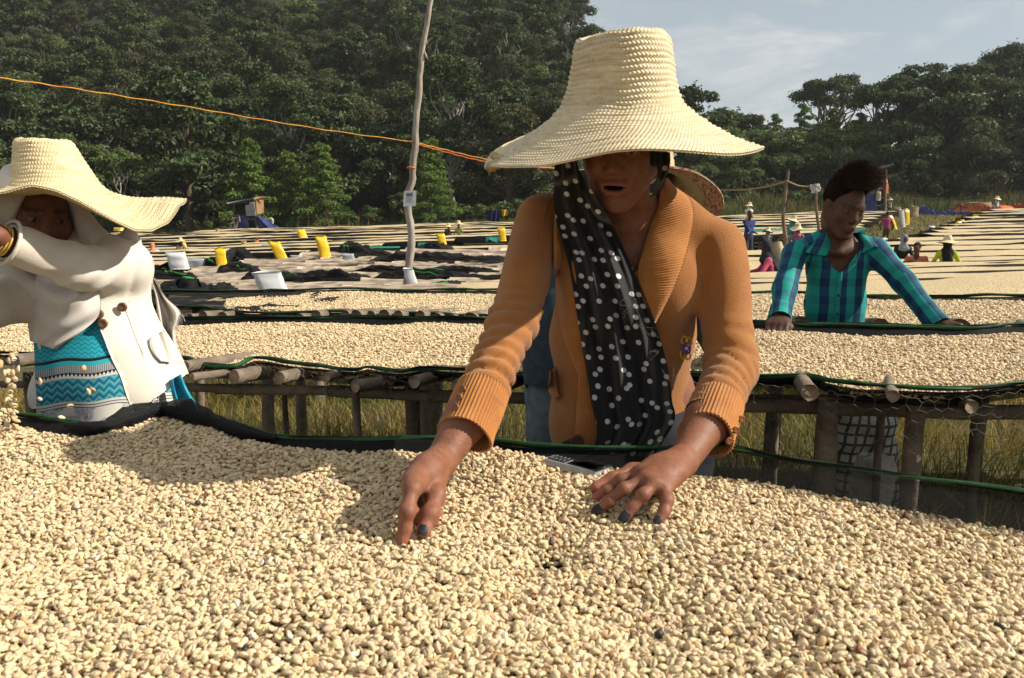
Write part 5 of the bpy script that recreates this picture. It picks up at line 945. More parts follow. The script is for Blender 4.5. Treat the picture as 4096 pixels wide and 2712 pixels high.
def hat(parent, O, R, prof=PROF, s=1., wob=None, rowh=.0088, seg=240, sub=4, m=straw, name='straw_hat', thick=.0035, amp=.0013, hair=True, seed=0):
    """spiral of sewn straw braid: profile revolved, each row a real ridge, with an inner face"""
    pr = np.array(prof); L = np.r_[0, np.cumsum(np.linalg.norm(np.diff(pr, axis=0), axis=1))]; rows = max(8, int(round(L[-1]/rowh))); n = rows*sub+1; sc = spline(pr, 400); Ls = np.r_[0, np.cumsum(np.linalg.norm(np.diff(sc, axis=0), axis=1))]; tt = np.linspace(0, Ls[-1], n); q = np.stack([np.interp(tt, Ls, sc[:, k]) for k in (0, 1)], -1)
    q[:, 0] = np.maximum(q[:, 0], .0005); tn = np.gradient(q, axis=0); tn /= np.linalg.norm(tn, axis=1)[:, None]; nm = np.stack([-tn[:, 1], tn[:, 0]], -1); nm *= np.where(nm[:, 1:2]*0+np.sum(nm*np.stack([q[:, 0]*0+.3, 0*q[:, 0]+1], -1), 1, keepdims=True) < 0, -1, 1)
    th = np.linspace(-math.pi, math.pi, seg, endpoint=False); rowf = tt[:, None]/Ls[-1]*rows-th[None, :]/(2*math.pi); fr = rowf-np.floor(rowf); ridge = np.sqrt(np.clip(1-(2*fr-1)**2, 0, 1))*(1+.45*vnoise(np.stack([np.sin(th)[None, :]*4+0*fr, np.cos(th)[None, :]*4+0*fr, np.floor(rowf)*1.7+seed], -1))); rr = q[:, 0:1]+nm[:, 0:1]*amp*(ridge-.5)*2; zz = q[:, 1:2]+nm[:, 1:2]*amp*(ridge-.5)*2
    X, Yy, Z = rr*np.sin(th), rr*np.cos(th), zz+0*th        # th=0 is the front (local +y)
    if wob is not None: X, Yy, Z = wob(X, Yy, Z, q[:, 0:1]+0*th, th[None, :]+0*zz)
    dent = vnoise(np.stack([np.sin(th)*1.6+0*rr, np.cos(th)*1.6+0*rr, tt[:, None]*22+seed+0*rr], -1)); X = X*(1+.035*dent*np.minimum(1, .09/np.maximum(rr, .02))); Yy = Yy*(1+.03*dent*np.minimum(1, .09/np.maximum(rr, .02)))
    Z = Z+.0035*vnoise(np.stack([np.sin(th)*2.2+0*rr, np.cos(th)*2.2+0*rr, rr*14+seed+5], -1))+.0015*vnoise(np.stack([np.sin(th)*3+0*rr, np.cos(th)*3+0*rr, rr*20+seed], -1)); A = np.stack([X, Yy, Z], -1)*s; qi = A-np.stack([nm[:, 0:1]*np.sin(th), nm[:, 0:1]*np.cos(th), nm[:, 1:2]+0*th], -1)*thick*s
    V = np.concatenate([A.reshape(-1, 3), qi.reshape(-1, 3)])@R.T+O; f = grid_faces(n, seg, False, True); k = n*seg; ed = np.arange((n-1)*seg, n*seg); rim = np.stack([ed, np.roll(ed, -1), np.roll(ed, -1)+k, ed+k], -1)
    arc = (th[None, :]*q[:, 0:1]*s).ravel(); row = rowf.ravel(); rm = (q[:, 0:1]/q[:, 0].max()+0*th).ravel()
    o = part(name, V, np.concatenate([f, f[:, ::-1]+k, rim]), m, parent, attrs={'row': ('POINT', np.r_[row, row]), 'arc': ('POINT', np.r_[arc, arc]), 'rim': ('POINT', np.r_[rm, rm])})
    if seg >= 300:
        rs = np.random.default_rng(seed+40); ts = []
        for _ in range(150):
            i = rs.integers(sub*5, n-1); j = rs.integers(0, seg); a = V[i*seg+j]; dd = rs.normal(size=3); dd /= np.linalg.norm(dd); dd[2] = abs(dd[2])*.4; ts.append(tube(np.array([a, a+dd*.004, a+dd*rs.uniform(.005, .013)]), [.0006, .0005, .0003], 3, False))
        v_, f_ = cat_meshes(ts); q_ = part('stray_straw', v_, f_, M('straw_fibre', (.66, .52, .30), (.5, .37, .18), scale=60), o); q_['kind'] = 'stuff'
    return o
def frame_R(yaw=0., pitch=0., roll=0., base=math.pi):
    """local y=forward; base pi faces the camera (world -Y) with local x to image left -> flip so that local x is image right"""
    F = np.diag([1., -1., 1.]) if base else np.eye(3)      # mirror keeps x to the right of the picture, y out of the face to the camera
    return rotz(yaw)@roty(roll)@rotx(pitch)@F
def march(Ss, px, py, d0=.9, d1=3.6, n=260, off=0.):
    """first hit depth of pixel rays on a set of SDFs (nan where missed)"""
    px, py = np.asarray(px, float), np.asarray(py, float); r = ray(px.ravel(), py.ravel()); r = r/r[:, 1:2]; C = np.array([0, 0, CAMH]); d = np.full(len(r), d0); 
    for _ in range(70):
        X = C+r*d[:, None]; D = np.min([S.eval(X) for S in Ss], axis=0)-off; d = d+np.maximum(D, -.02)*.85
    X = C+r*d[:, None]; D = np.min([S.eval(X) for S in Ss], axis=0)-off; d = np.where((np.abs(D) < .012) & (d < d1), d, np.nan); return d.reshape(px.shape)
def fill_nan(d):
    d = d.copy()
    for _ in range(60):
        nn = np.isnan(d)
        if not nn.any(): break
        p = np.pad(d, 1, constant_values=np.nan); st = np.stack([p[:-2, 1:-1], p[2:, 1:-1], p[1:-1, :-2], p[1:-1, 2:]]); c = np.sum(~np.isnan(st), 0); s_ = np.nansum(st, 0); ok = nn & (c > 0); d[ok] = s_[ok]/c[ok]
    return d
def blur2(d, it=3):
    for _ in range(it):
        p = np.pad(d, 1, mode='edge'); d = .4*d+.15*(p[:-2, 1:-1]+p[2:, 1:-1]+p[1:-1, :-2]+p[1:-1, 2:])
    return d
def drape(parent, name, left, right, nu, nv, Ss, m, off=.008, fold=None, thick=.003, blur=3, fallback=None, clampd=None, rib=None, round_=.006):
    """cloth band between two pixel edge curves, laid on the body it touches; returns object (attributes su, sv in metres)"""
    A, B = spline(left, nv), spline(right, nv); u = np.linspace(0, 1, nu)[:, None]; PX = A[None, :, 0]*(1-u)+B[None, :, 0]*u; PY = A[None, :, 1]*(1-u)+B[None, :, 1]*u
    d = march(Ss, PX, PY, off=off) if Ss else np.full(PX.shape, np.nan)
    if fallback is not None: fb = np.interp(np.linspace(0, 1, nv), *fallback)[None, :]+0*PX; d = np.where(np.isnan(d), fb, np.minimum(d, fb+.08)); d = d if clampd is None else np.clip(d, fb-clampd, fb+clampd)
    d = blur2(fill_nan(d), blur); U, Vv = np.meshgrid(np.linspace(0, 1, nu), np.linspace(0, 1, nv), indexing='ij')
    if fold is not None: d = d-fold(U, Vv)
    d = d+round_*(2*np.abs(U-.5))**6
    V = P(PX, PY, d); kk = np.nanmean(d)/FPX; lp = lambda A_, ax: np.cumsum(np.concatenate([np.zeros_like(np.take(A_[0], [0], ax)), np.hypot(np.diff(A_[0], axis=ax), np.diff(A_[1], axis=ax))], ax), ax)*kk; su = lp((PX, PY), 0); su = su-su.mean(0); sv = lp((PX, PY), 1); sv = sv.mean(0)[None, :]+0*sv
    if rib is not None: d2 = d-rib(U, Vv, su, sv); V = P(PX, PY, d2)
    back = P(PX, PY, d+thick); f = grid_faces(nu, nv); k = nu*nv; idx = np.arange(k).reshape(nu, nv); loop = np.concatenate([idx[:, 0], idx[-1, 1:], idx[-2::-1, -1], idx[0, -2:0:-1]]); edge = np.stack([loop, np.roll(loop, -1), np.roll(loop, -1)+k, loop+k], -1)
    return part(name, np.concatenate([V.reshape(-1, 3), back.reshape(-1, 3)]), np.concatenate([f, f[:, ::-1]+k, edge]), m, parent, attrs={'su': ('POINT', np.r_[su.ravel(), su.ravel()]), 'sv': ('POINT', np.r_[sv.ravel(), sv.ravel()])})
def inside(poly, x, y):
    r = np.zeros(x.shape, bool); n = len(poly)
    for i in range(n):
        (x0, y0), (x1, y1_) = poly[i], poly[(i+1) % n]; c = ((y0 > y) != (y1_ > y)) & (x < (x1-x0)*(y-y0)/((y1_-y0) if y1_ != y0 else 1e-9)+x0); r ^= c
    return r
def along(pts, X):
    """distance along polyline and radial vector of nearest point"""
    pts = np.asarray(pts, float); best = np.full(len(X), 9.); S_ = np.zeros(len(X)); acc = 0.
    for i in range(len(pts)-1):
        ab = pts[i+1]-pts[i]; L = np.linalg.norm(ab); t = np.clip(((X-pts[i])@ab)/(L*L), 0, 1); dd = np.linalg.norm(X-pts[i]-t[:, None]*ab, axis=1); k = dd < best; S_ = np.where(k, acc+t*L, S_); best = np.minimum(best, dd); acc += L
    return S_, best
def ribbed_tube(parent, name, pts, rad, m, nrib=44, amp=.0016, seg=264, n=26, flare=0., thick=.004, oval=1.):
    """open knitted cuff with lengthwise ribs"""
    c = spline(pts, n); t, a, b = frames(c); th = np.linspace(0, 2*math.pi, seg, endpoint=False); r = spline(np.c_[np.arange(len(rad)), rad], n)[:, 1]; R_ = r[:, None]+amp*np.cos(th*nrib)[None, :]+.0025*np.sin(th*3+1)[None, :]*np.linspace(0, 1, n)[:, None]
    O_ = c[:, None, :]+R_[..., None]*(np.cos(th)[None, :, None]*a[:, None, :]+oval*np.sin(th)[None, :, None]*b[:, None, :]); I_ = c[:, None, :]+(R_-thick)[..., None]*(np.cos(th)[None, :, None]*a[:, None, :]+oval*np.sin(th)[None, :, None]*b[:, None, :])
    f = grid_faces(n, seg, False, True); k = n*seg; e = np.arange((n-1)*seg, n*seg); rim = np.stack([e, np.roll(e, -1), np.roll(e, -1)+k, e+k], -1); return part(name, np.concatenate([O_.reshape(-1, 3), I_.reshape(-1, 3)]), np.concatenate([f, f[:, ::-1]+k, rim]), m, parent)

def trim(V, F, it=10):
    """relax the cut edge of an opened garment so hems run smooth"""
    ed = np.concatenate([F[:, [0, 1]], F[:, [1, 2]], F[:, [2, 3]], F[:, [3, 0]]]); key = np.sort(ed, 1); _, ix, ct = np.unique(key[:, 0].astype(np.int64)*10000019+key[:, 1], return_index=True, return_counts=True); be = ed[ix[ct == 1]]
    V = V.copy()
    for _ in range(it):
        s = np.zeros_like(V); c = np.zeros(len(V)); np.add.at(s, be[:, 0], V[be[:, 1]]); np.add.at(c, be[:, 0], 1); np.add.at(s, be[:, 1], V[be[:, 0]]); np.add.at(c, be[:, 1], 1); k = c > 1; V[k] = .5*V[k]+.5*s[k]/c[k][:, None]
    return V
# ================================================================== THE SORTER IN THE OCHRE CARDIGAN
SK = (.195, .078, .042)
DT = 1.54
w1 = thing('person', 'woman in ochre cardigan, dotted black scarf and wide straw hat sorting beans', 'person', (P(632, 400, DT)[0], DT, terr(P(632, 400, DT)[0], DT)))
# skeleton (directions from the photograph, depth from the bed she leans over)
nk = P(630, 200, 1.54); ShR, ElR, WrR = P(541, 221, 1.545), P(512, 322, 1.40), P(441, 462, 1.17)
ShL, ElL, WrL = P(721, 246, 1.54), P(731, 368, 1.44), P(684, 460, 1.205)
cufR = P(473, 415, 1.245); cufL = P(712, 420, 1.31)
Rh = frame_R(-.26, .30, .03); Oh = P(621, 145, 1.435)
# --- garment: torso + sleeves as one knitted surface
def torso(S, g=0.):
    S.ell(P(630, 262, 1.575), (.150+g, .100+g, .150+g), None, .05); S.ell(P(624, 335, 1.575), (.150+g, .094+g, .14+g), None, .05); S.ell(P(622, 420, 1.58), (.160+g, .105+g, .16+g), None, .05)
    S.ell(P(598, 285, 1.50), (.062+g, .045+g, .07+g), None, .05); S.ell(P(668, 288, 1.50), (.062+g, .045+g, .07+g), None, .05)
    S.cone(P(612, 198, 1.565), ShR+[.008, 0, .012], .046+g, .040+g, .05); S.cone(P(648, 200, 1.565), ShL+[-.008, 0, .012], .046+g, .038+g, .05)
CG = SDF(); torso(CG, -.006)
slR = [ShR, ElR, cufR]; slL = [ShL, ElL, cufL]
CG.cone(ShR, ElR, .049, .0415, .022); CG.cone(ElR, cufR, .0415, .0415, .02); CG.cone(ShL, ElL, .049, .0445, .022); CG.cone(ElL, cufL, .0445, .0425, .02)
def knit_disp(X):
    D = np.zeros(len(X))
    for pts, k0, sgn in ((slR, .13, 1), (slL, .16, -1)):
        s, dd = along(pts, X); near = np.clip(1-(dd-.046)/.018, 0, 1); L = sum(np.linalg.norm(pts[i+1]-pts[i]) for i in range(2)); t = s/L; w_ = sstep(.30, .62, t)*near
        ph = s/.026+.95*vnoise(X*np.array([9, 9, 9.])+sgn*3)+.35*sgn*((X[:, 0]-pts[1][0])/.045); rg_ = np.abs(np.sin(ph*math.pi)); D += w_*(1. if sgn > 0 else .72)*(.0180*(1-rg_)**1.6-.0062)*(.75+.5*vnoise(X*9+2.))+near*(1-w_)*sstep(.05, .25, t)*.004*vnoise(X*14+5.)
    # soft pull folds across chest and sides
    D += .0065*vnoise(np.stack([X[:, 0]*11+X[:, 2]*8, X[:, 1]*4, X[:, 2]*5-X[:, 0]*3], -1), 3)*(1-np.clip(1-np.abs(X[:, 0]-nk[0])/.02, 0, 1)*.5)
    # armhole seams and folds running from the armpits
    for pts, q in ((slR, -1), (slL, 1)):
        a = pts[0]+np.array([-q*.036, 0, -.07]); v = X-a; D += .004*np.exp(-(v[:, 0]**2)/.00006)*np.exp(-(v[:, 2]/.08)**2)
    return D
V, F = CG.build(.0058, knit_disp); V = smooth_mesh(V, F, 3, .45)
fx, fy = pix(V[F].mean(1)); cen = V[F].mean(1)
neck_hole = inside([(556, 178), (672, 176), (664, 206), (652, 238), (640, 268), (622, 284), (592, 268), (562, 225)], fx, fy) & (cen[:, 1] < 1.60)
hem = cen[:, 2] < P(632, 447, 1.5)[2]-.02
endR = (np.linalg.norm(cen-cufR, axis=1) < .050) & (((cen-cufR)@(cufR-ElR)) > .0); endL = (np.linalg.norm(cen-cufL, axis=1) < .052) & (((cen-cufL)@(cufL-ElL)) > .0)
F = F[~(neck_hole | hem | endR | endL)]; V = trim(V, F)
wool = M('ochre_wool', (.375, .150, .040), (.33, .127, .032), scale=26, rough=.92, bump=.5, bscale=650, spec=.12, sheen=.25, detail=6)
part('cardigan', V, F, wool, w1)
ribwool = M('ochre_rib', (.405, .168, .046), (.36, .143, .037), scale=40, rough=.9, bump=.35, bscale=650, spec=.12, sheen=.2)
dR = (WrR-cufR)/np.linalg.norm(WrR-cufR); dL = (WrL-cufL)/np.linalg.norm(WrL-cufL); eR = (cufR-ElR)/np.linalg.norm(cufR-ElR); eL = (cufL-ElL)/np.linalg.norm(cufL-ElL)
cu = ribbed_tube(w1, 'cuff', [cufR-eR*.052, cufR-eR*.012, cufR+eR*.018, cufR+eR*.040], [.0430, .0440, .0430, .0450], ribwool, 46, .0013); cu2 = ribbed_tube(w1, 'cuff', [cufL-eL*.050, cufL-eL*.012, cufL+eL*.018, cufL+eL*.040], [.0435, .0445, .0440, .0455], ribwool, 46, .0013)
but = M('brown_button', (.22, .075, .022), (.15, .05, .016), scale=60, rough=.35, spec=.5)
def button(c, nrm, r, m, parent, name='button'):
    nrm = nrm/np.linalg.norm(nrm); a = np.cross(nrm, [0, 0, 1.]); a /= np.linalg.norm(a); b = np.cross(nrm, a); th = np.linspace(0, 2*math.pi, 20, endpoint=False); rows = [(r*.0+1e-4, .35), (r*.55, .30), (r*.8, .45), (r, .30), (r*1.02, 0), (r*.9, -.35)]; v = np.concatenate([c+nrm*(z*r)+(np.cos(th)[:, None]*a+np.sin(th)[:, None]*b)*q for q, z in rows]); part(name, v, grid_faces(6, 20, False, True), m, parent)
for px, py in ((459, 389), (455.5, 397), (452, 407)): 
    d = march([SDF().cone(cufR-eR*.06, cufR+eR*.04, .0450, .0450)], np.array([px+5.]), np.array([py]))[0]; d = 1.235 if np.isnan(d) else d; button(P(px+4, py, d), np.array([-.6, -.75, .2]), .0060, but, cu)
for px, py in ((745.5, 419), (740, 430), (733, 441)):
    d = march([SDF().cone(cufL-eL*.06, cufL+eL*.04, .0455, .0455)], np.array([px-5.]), np.array([py]))[0]; d = 1.27 if np.isnan(d) else d; button(P(px-4, py, d), np.array([.35, -.9, .1]), .0062, but, cu2)
# --- body: head, neck, upper chest, arms and hands in one mesh
HS, hw = head_sdf(Oh, Rh, .88, .14); HS.cone(hw((0, -.03, -.05)), nk+[0, .01, .0], .047, .052, .03)
BS = SDF(); BS.cone(hw((0, -.03, -.06)), nk+[0, .01, 0.], .047, .053, .03); BS.ell(P(632, 262, 1.575), (.135, .085, .135), None, .04); BS.cone(nk, ShR, .030, .026, .03); BS.cone(nk, ShL, .030, .026, .03)
BS.cone(P(606, 228, 1.505), P(628, 226, 1.500), .010, .008, .02); BS.cone(P(634, 226, 1.500), P(655, 221, 1.52), .008, .008, .02); BS.ell(P(634, 420, 1.58), (.13, .085, .18), None, .06)
BS.cone(hw((.045, -.01, -.05)), P(637, 226, 1.505), .012, .009, .02); BS.cone(hw((-.045, -.01, -.05)), P(628, 226, 1.505), .012, .009, .02)
v1, f1 = HS.build(.0042); v2, f2 = BS.build(.008)
col = [head_colors(v1, Oh, Rh, .88, SK, .14, lip=(.25, .078, .062)), np.tile(SK, (len(v2), 1))]
def arm(S, el, wr, r0, r1): m_ = el*.6+wr*.4; S.cone(el, m_, r0*.95, r0, .02); S.cone(m_, wr, r0, r1, .02)
# image-right hand: flat on the beans, fingers spread
LH = SDF(); arm(LH, cufL-eL*.05, WrL, .033, .0240)
def bean_pt(px, py, up):
    up = up+.008; r = ray(px, py); t = np.linspace(.4, 2.4, 2400); p = np.array([0, 0, CAMH])+r*t[:, None]; return p[np.argmax(p[:, 2] < h1(p[:, 0], p[:, 1])+up)]
kI, kM, kR, kP = bean_pt(640, 473, .036), bean_pt(645, 479, .036), bean_pt(654, 484, .034), bean_pt(665, 488, .028)
for k_, r_ in ((kI, .0125), (kM, .0125), (kR, .012), (kP, .011)): LH.cone(WrL*.85+k_*.15, k_, .017, r_, .016)
LH.ell((WrL+kM)/2+[.0, 0, .003], (.030, .034, .014), None, .02)
def bean_pt(px, py, up):
    up = up+.008; r = ray(px, py); t = np.linspace(.4, 2.4, 2400); p = np.array([0, 0, CAMH])+r*t[:, None]; return p[np.argmax(p[:, 2] < h1(p[:, 0], p[:, 1])+up)]
_P = P
T = {}
T['m'] = [kM, bean_pt(624, 489, .030), bean_pt(608, 501, .016), bean_pt(598.5, 510, .004)]; T['r'] = [kR, bean_pt(643, 495, .028), bean_pt(632, 507, .015), bean_pt(625, 517, .004)]; T['p'] = [kP, bean_pt(667, 501, .022), bean_pt(664, 512, .012), bean_pt(658, 521, .003)]
T['i'] = [kI, bean_pt(621, 480, .026), bean_pt(606, 490, .012), bean_pt(596, 498, -.002)]; T['t'] = [WrL*.55+kI*.45+np.array([-.006, .012, -.006]), bean_pt(632, 471, .016), bean_pt(613, 479, .010), bean_pt(596, 487, .004)]
for q in 'mrip': finger(LH, T[q], .0090, .0072)
finger(LH, T['t'], .0125, .0085, .010)
for q in 'mrip': LH.ell(T[q][1]+[0, 0, .0008], (.0090, .0090, .0087), None, .004)
v3, f3 = LH.build(.0026)
# image-left hand: pinching a bean between thumb and index
RH = SDF(); arm(RH, cufR-eR*.05, WrR, .033, .0245)
kI2 = bean_pt(412, 489, .050); kM2 = kI2+np.array([-.004, .022, .004]); kR2 = kI2+np.array([0, .043, .002]); kP2 = kI2+np.array([.008, .06, -.002])
for k_, r_ in ((kI2, .0135), (kM2, .0125), (kR2, .012), (kP2, .011)): RH.cone(WrR*.85+k_*.15, k_, .018, r_, .016)
RH.ell((WrR+kM2)/2+[.004, -.004, 0], (.021, .030, .026), None, .02)
U = {}; U['i'] = [kI2, bean_pt(407, 512, .034), bean_pt(405, 528, .014), bean_pt(402.5, 541, -.001)]; U['t'] = [bean_pt(438, 476, .045), bean_pt(436, 496, .036), bean_pt(430, 514, .022), bean_pt(423.5, 531, .006)]
U['m'] = [kM2, bean_pt(409, 509, .024), bean_pt(421, 520, .008), bean_pt(434, 522, .0)]; U['r'] = [kR2, bean_pt(414, 503, .018), bean_pt(427, 512, .005), bean_pt(439, 514, .0)]; U['p'] = [kP2, bean_pt(421, 498, .014), bean_pt(432, 504, .004), bean_pt(441, 505, .0)]
finger(RH, U['i'], .0105, .0080); finger(RH, U['t'], .0135, .0098, .009)
for q in 'mrp': finger(RH, U[q], .0098, .0078)
RH.ell(U['t'][2], (.0118, .0118, .0118), None, .006); RH.ell(U['i'][1], (.0104, .0104, .0104), None, .005)
v4, f4 = RH.build(.0026)
def hand_cols(V, tips, k0):
    c = np.tile(SK, (len(V), 1)).astype(float)
    for tp in tips: w_ = np.exp(-(np.linalg.norm(V-tp, axis=1)/.026)**2)[:, None]*.45; c = c*(1-w_)+np.array((.33, .115, .075))*w_
    for kn in k0: w_ = np.exp(-(np.linalg.norm(V-kn, axis=1)/.011)**2)[:, None]*.35; c = c*(1-w_)+np.array(SK)*.55*w_
    return c
Vb, Fb = join_vf([(v1, f1), (v2, f2), (v3, f3), (v4, f4)])
Cb = np.concatenate(col+[hand_cols(v3, [T[q][3] for q in T], [T[q][j] for q in T for j in (0, 1, 2)]), hand_cols(v4, [U[q][3] for q in U], [U[q][j] for q in U for j in (0, 1, 2)])])
body1 = part('body', Vb, Fb, skin_m, w1, attrs={'col': ('POINT', Cb)})
nail_m = M('dark_nail_polish', (.014, .014, .015), (.030, .030, .032), scale=300, rough=.45, spec=.18)
toc = lambda p: (np.array([0, 0, CAMH])-p)/np.linalg.norm(np.array([0, 0, CAMH])-p)
for q in 'mrp':
    d = T[q][3]-T[q][2]; d /= np.linalg.norm(d); up = np.array([0, -.7, .75]); up -= d*np.dot(up, d); up /= np.linalg.norm(up); nail(body1, T[q][3]+up*.0082+d*.0015, d, up, nail_m, .0135 if q != 'p' else .0115, .0160 if q != 'p' else .0125)
d = U['t'][3]-U['t'][2]; up = toc(U['t'][3])+np.array([-.1, 0, .1]); up -= d/np.linalg.norm(d)**2*np.dot(up, d); up /= np.linalg.norm(up); nail(body1, U['t'][3]+up*.0104+d/np.linalg.norm(d)*.001, d, up, nail_m, .0135, .0165)
# --- trousers / skirt below the bed edge
KS = SDF(); KS.ell(P(634, 440, 1.58), (.150, .105, .13), None, .05)
for q in (-1, 1): hp = P(634, 450, 1.58)+np.array([q*.07, 0, 0]); kn = hp+np.array([q*.02, -.02, -.38]); an = np.array([kn[0], kn[1]+.05, terr(kn[0], 1.6)+.09]); KS.cone(hp, kn, .085, .065, .05); KS.cone(kn, an, .062, .055, .03); KS.cone(an+[0, 0, -.05], an+[0, -.14, -.055], .04, .035, .02)
v, f = KS.build(.016); part('trousers', v, f, M('dark_trousers', (.03, .03, .04), (.02, .02, .028), scale=9, rough=.9), w1)
# --- head wrap and long dotted scarf
def dot_mat(name, base, dot, cell=.0255, rad=.185):
    m = bpy.data.materials.new(name); m.use_nodes = True; nt = m.node_tree; N = nt.nodes.new; L = nt.links.new; b = nt.nodes['Principled BSDF']; b.inputs['Roughness'].default_value = .8; b.inputs['Specular IOR Level'].default_value = .2; b.inputs['Sheen Weight'].default_value = .15
    a1 = N('ShaderNodeAttribute'); a1.attribute_name = 'su'; a2 = N('ShaderNodeAttribute'); a2.attribute_name = 'sv'; c = N('ShaderNodeCombineXYZ'); L(a1.outputs['Fac'], c.inputs[0]); L(a2.outputs['Fac'], c.inputs[1])
    v = N('ShaderNodeTexVoronoi'); v.voronoi_dimensions = '2D'; v.inputs['Scale'].default_value = 1/cell; v.inputs['Randomness'].default_value = .78; L(c.outputs[0], v.inputs['Vector']); lt = N('ShaderNodeMath'); lt.operation = 'LESS_THAN'; lt.inputs[1].default_value = rad; L(v.outputs['Distance'], lt.inputs[0])
    mx = N('ShaderNodeMix'); mx.data_type = 'RGBA'; L(lt.outputs[0], mx.inputs['Factor']); mx.inputs[6].default_value = base+(1,); mx.inputs[7].default_value = dot+(1,); L(mx.outputs[2], b.inputs['Base Color'])
    n = N('ShaderNodeTexNoise'); n.inputs['Scale'].default_value = 900; L(c.outputs[0], n.inputs['Vector']); bp = N('ShaderNodeBump'); bp.inputs['Strength'].default_value = .3; bp.inputs['Distance'].default_value = .001; L(n.outputs['Fac'], bp.inputs['Height']); L(bp.outputs['Normal'], b.inputs['Normal']); return m
dots = dot_mat('black_white_dots', (.013, .013, .0145), (.52, .52, .51))
wrapS = SDF(); wrapS.ell(hw((0, -.028, .030)), np.array((.084, .098, .098))*.93, Rh, .02); wrapS.cone(hw((0, -.045, -.03)), P(634, 205, 1.60), .070, .062, .03); wrapS.ell(hw((0, .075, -.01)), np.array((.070, .075, .16))*.93, Rh, .012, 'sub')
v, f = wrapS.build(.0065, lambda X: .003*vnoise(X*22)); Lc = ((v-Oh)@Rh); part('head_wrap', v, f, dots, w1, attrs={'su': ('POINT', np.arctan2(Lc[:, 0], Lc[:, 1])*.085), 'sv': ('POINT', Lc[:, 2])})
def sc_fold(U, V): return .0100*np.sin(U*math.pi*5.5+1.6*np.sin(V*5)+V*2.4)*(.35+.65*sstep(.05, .4, V))+.0055*np.sin(U*math.pi*11+V*8+1.5*np.sin(V*9))*sstep(.15, .5, V)+.0025*vnoise(np.stack([U*5, V*14, 0*U], -1))+.010*np.sin(U*math.pi)
scL = [(556, 150), (554, 172), (553.5, 190), (554, 208), (557, 225), (562, 242), (568, 262), (573, 288), (577, 315), (582, 345), (587, 375), (592, 405), (597, 430), (593, 452)]
scR = [(573, 150), (580, 172), (590, 188), (601, 205), (611, 222), (620, 240), (630, 262), (641, 288), (652, 315), (662, 345), (669, 375), (672, 400), (674, 422), (652, 458)]
scarf = drape(w1, 'dotted_scarf', scL, scR, 90, 170, [CG, HS, BS], dots, .014, sc_fold, .0025, 6, ([0, .1, .3, .6, .85, 1], [1.36, 1.36, 1.41, 1.44, 1.42, 1.40]), .05)
drape(w1, 'scarf_end', [(655, 152), (656, 162), (657.5, 172), (659, 181)], [(670, 152), (670.5, 162), (668, 172), (662.5, 181)], 24, 30, [], dots, .004, lambda U, V: .004*np.sin(U*9), .004, 2, ([0, 1], [1.405, 1.40]))
# frayed, bunched threads on the scarf
fr = np.random.default_rng(5); tl = []
for px, py in ((632, 303), (636, 312), (626, 296), (640, 320), (650, 352), (671, 378), (668, 440), (660, 450), (646, 330)):
    for k in range(3):
        a = P(px+fr.uniform(-5, 5), py+fr.uniform(-5, 5), 1.395+.01*fr.uniform()); tl.append(tube(spline([a, a+fr.normal(0, .008, 3), a+fr.normal(0, .014, 3)], 6), .0004, 3, False))
v, f = cat_meshes(tl); o = part('loose_thread', v, f, M('thread_grey', (.14, .14, .14), (.04, .04, .04), scale=200), scarf); o['kind'] = 'stuff'
# --- shawl collar bands, ribbed across
rb = lambda U, V, su, sv: .0011*np.sin(sv*2*math.pi/.0048)
colL = [(664, 178), (659.5, 192), (658, 207), (651, 224), (644, 248), (638, 270), (640, 292), (653, 322)]; colR = [(667, 177), (676, 187), (689, 197), (694, 213), (691, 235), (684, 262), (672, 292), (656, 323)]
drape(w1, 'collar', colL, colR, 34, 230, [CG, BS], ribwool, .008, lambda U, V: .010*np.sin(U*math.pi)*(1-.5*V), .005, 5, ([0, .2, 1], [1.53, 1.50, 1.46]), rib=rb)
drape(w1, 'collar', [(556, 190), (554.5, 212), (553.5, 240), (554.5, 272), (556.5, 305), (562, 335), (571, 360), (579, 377)], [(572, 190), (570, 212), (573, 240), (577, 272), (582, 305), (588, 335), (592, 360), (594, 377)], 26, 230, [CG, BS], ribwool, .007, lambda U, V: .007*np.sin(U*math.pi), .005, 5, ([0, .2, 1], [1.54, 1.50, 1.46]), rib=rb)
drape(w1, 'front_band', [(578, 375), (577, 395), (575, 420), (573, 449)], [(597, 375), (600, 395), (604, 420), (606, 449)], 30, 90, [CG], ribwool, .006, lambda U, V: .004*np.sin(U*math.pi), .005, 4, ([0, 1], [1.47, 1.46]), rib=lambda U, V, su, sv: .0012*np.sin(su*2*math.pi/.0052))
button(P(577.5, 441, 1.452), np.array([0, -1, .1]), .0125, M('dark_button', (.09, .035, .015), (.06, .025, .01), scale=40, rough=.4), w1)
pk = drape(w1, 'pocket', [(549.5, 371), (548, 384), (549, 392), (553, 399)], [(555, 367), (556, 380), (558, 391), (560, 396)], 16, 24, [CG], wool, .008, lambda U, V: .006*np.sin(V*3), .006, 3, ([0, 1], [1.52, 1.51]))
for pts_ in ([(548, 199), (543, 222), (541, 250), (545, 284)], [(716, 208), (708, 240), (703, 270), (702, 300)], [(560, 196), (545, 199), (528, 200)], [(676, 196), (696, 203), (716, 208)]):
    q = spline(np.array(pts_, float), 50); d = march([CG], q[:, 0], q[:, 1]); ok = ~np.isnan(d)
    if ok.sum() > 8: v, f = tube(P(q[ok, 0], q[ok, 1], blur2(d[ok][None, :], 3)[0]-.001), .0011, 5); part('seam', v, f, wool, w1)
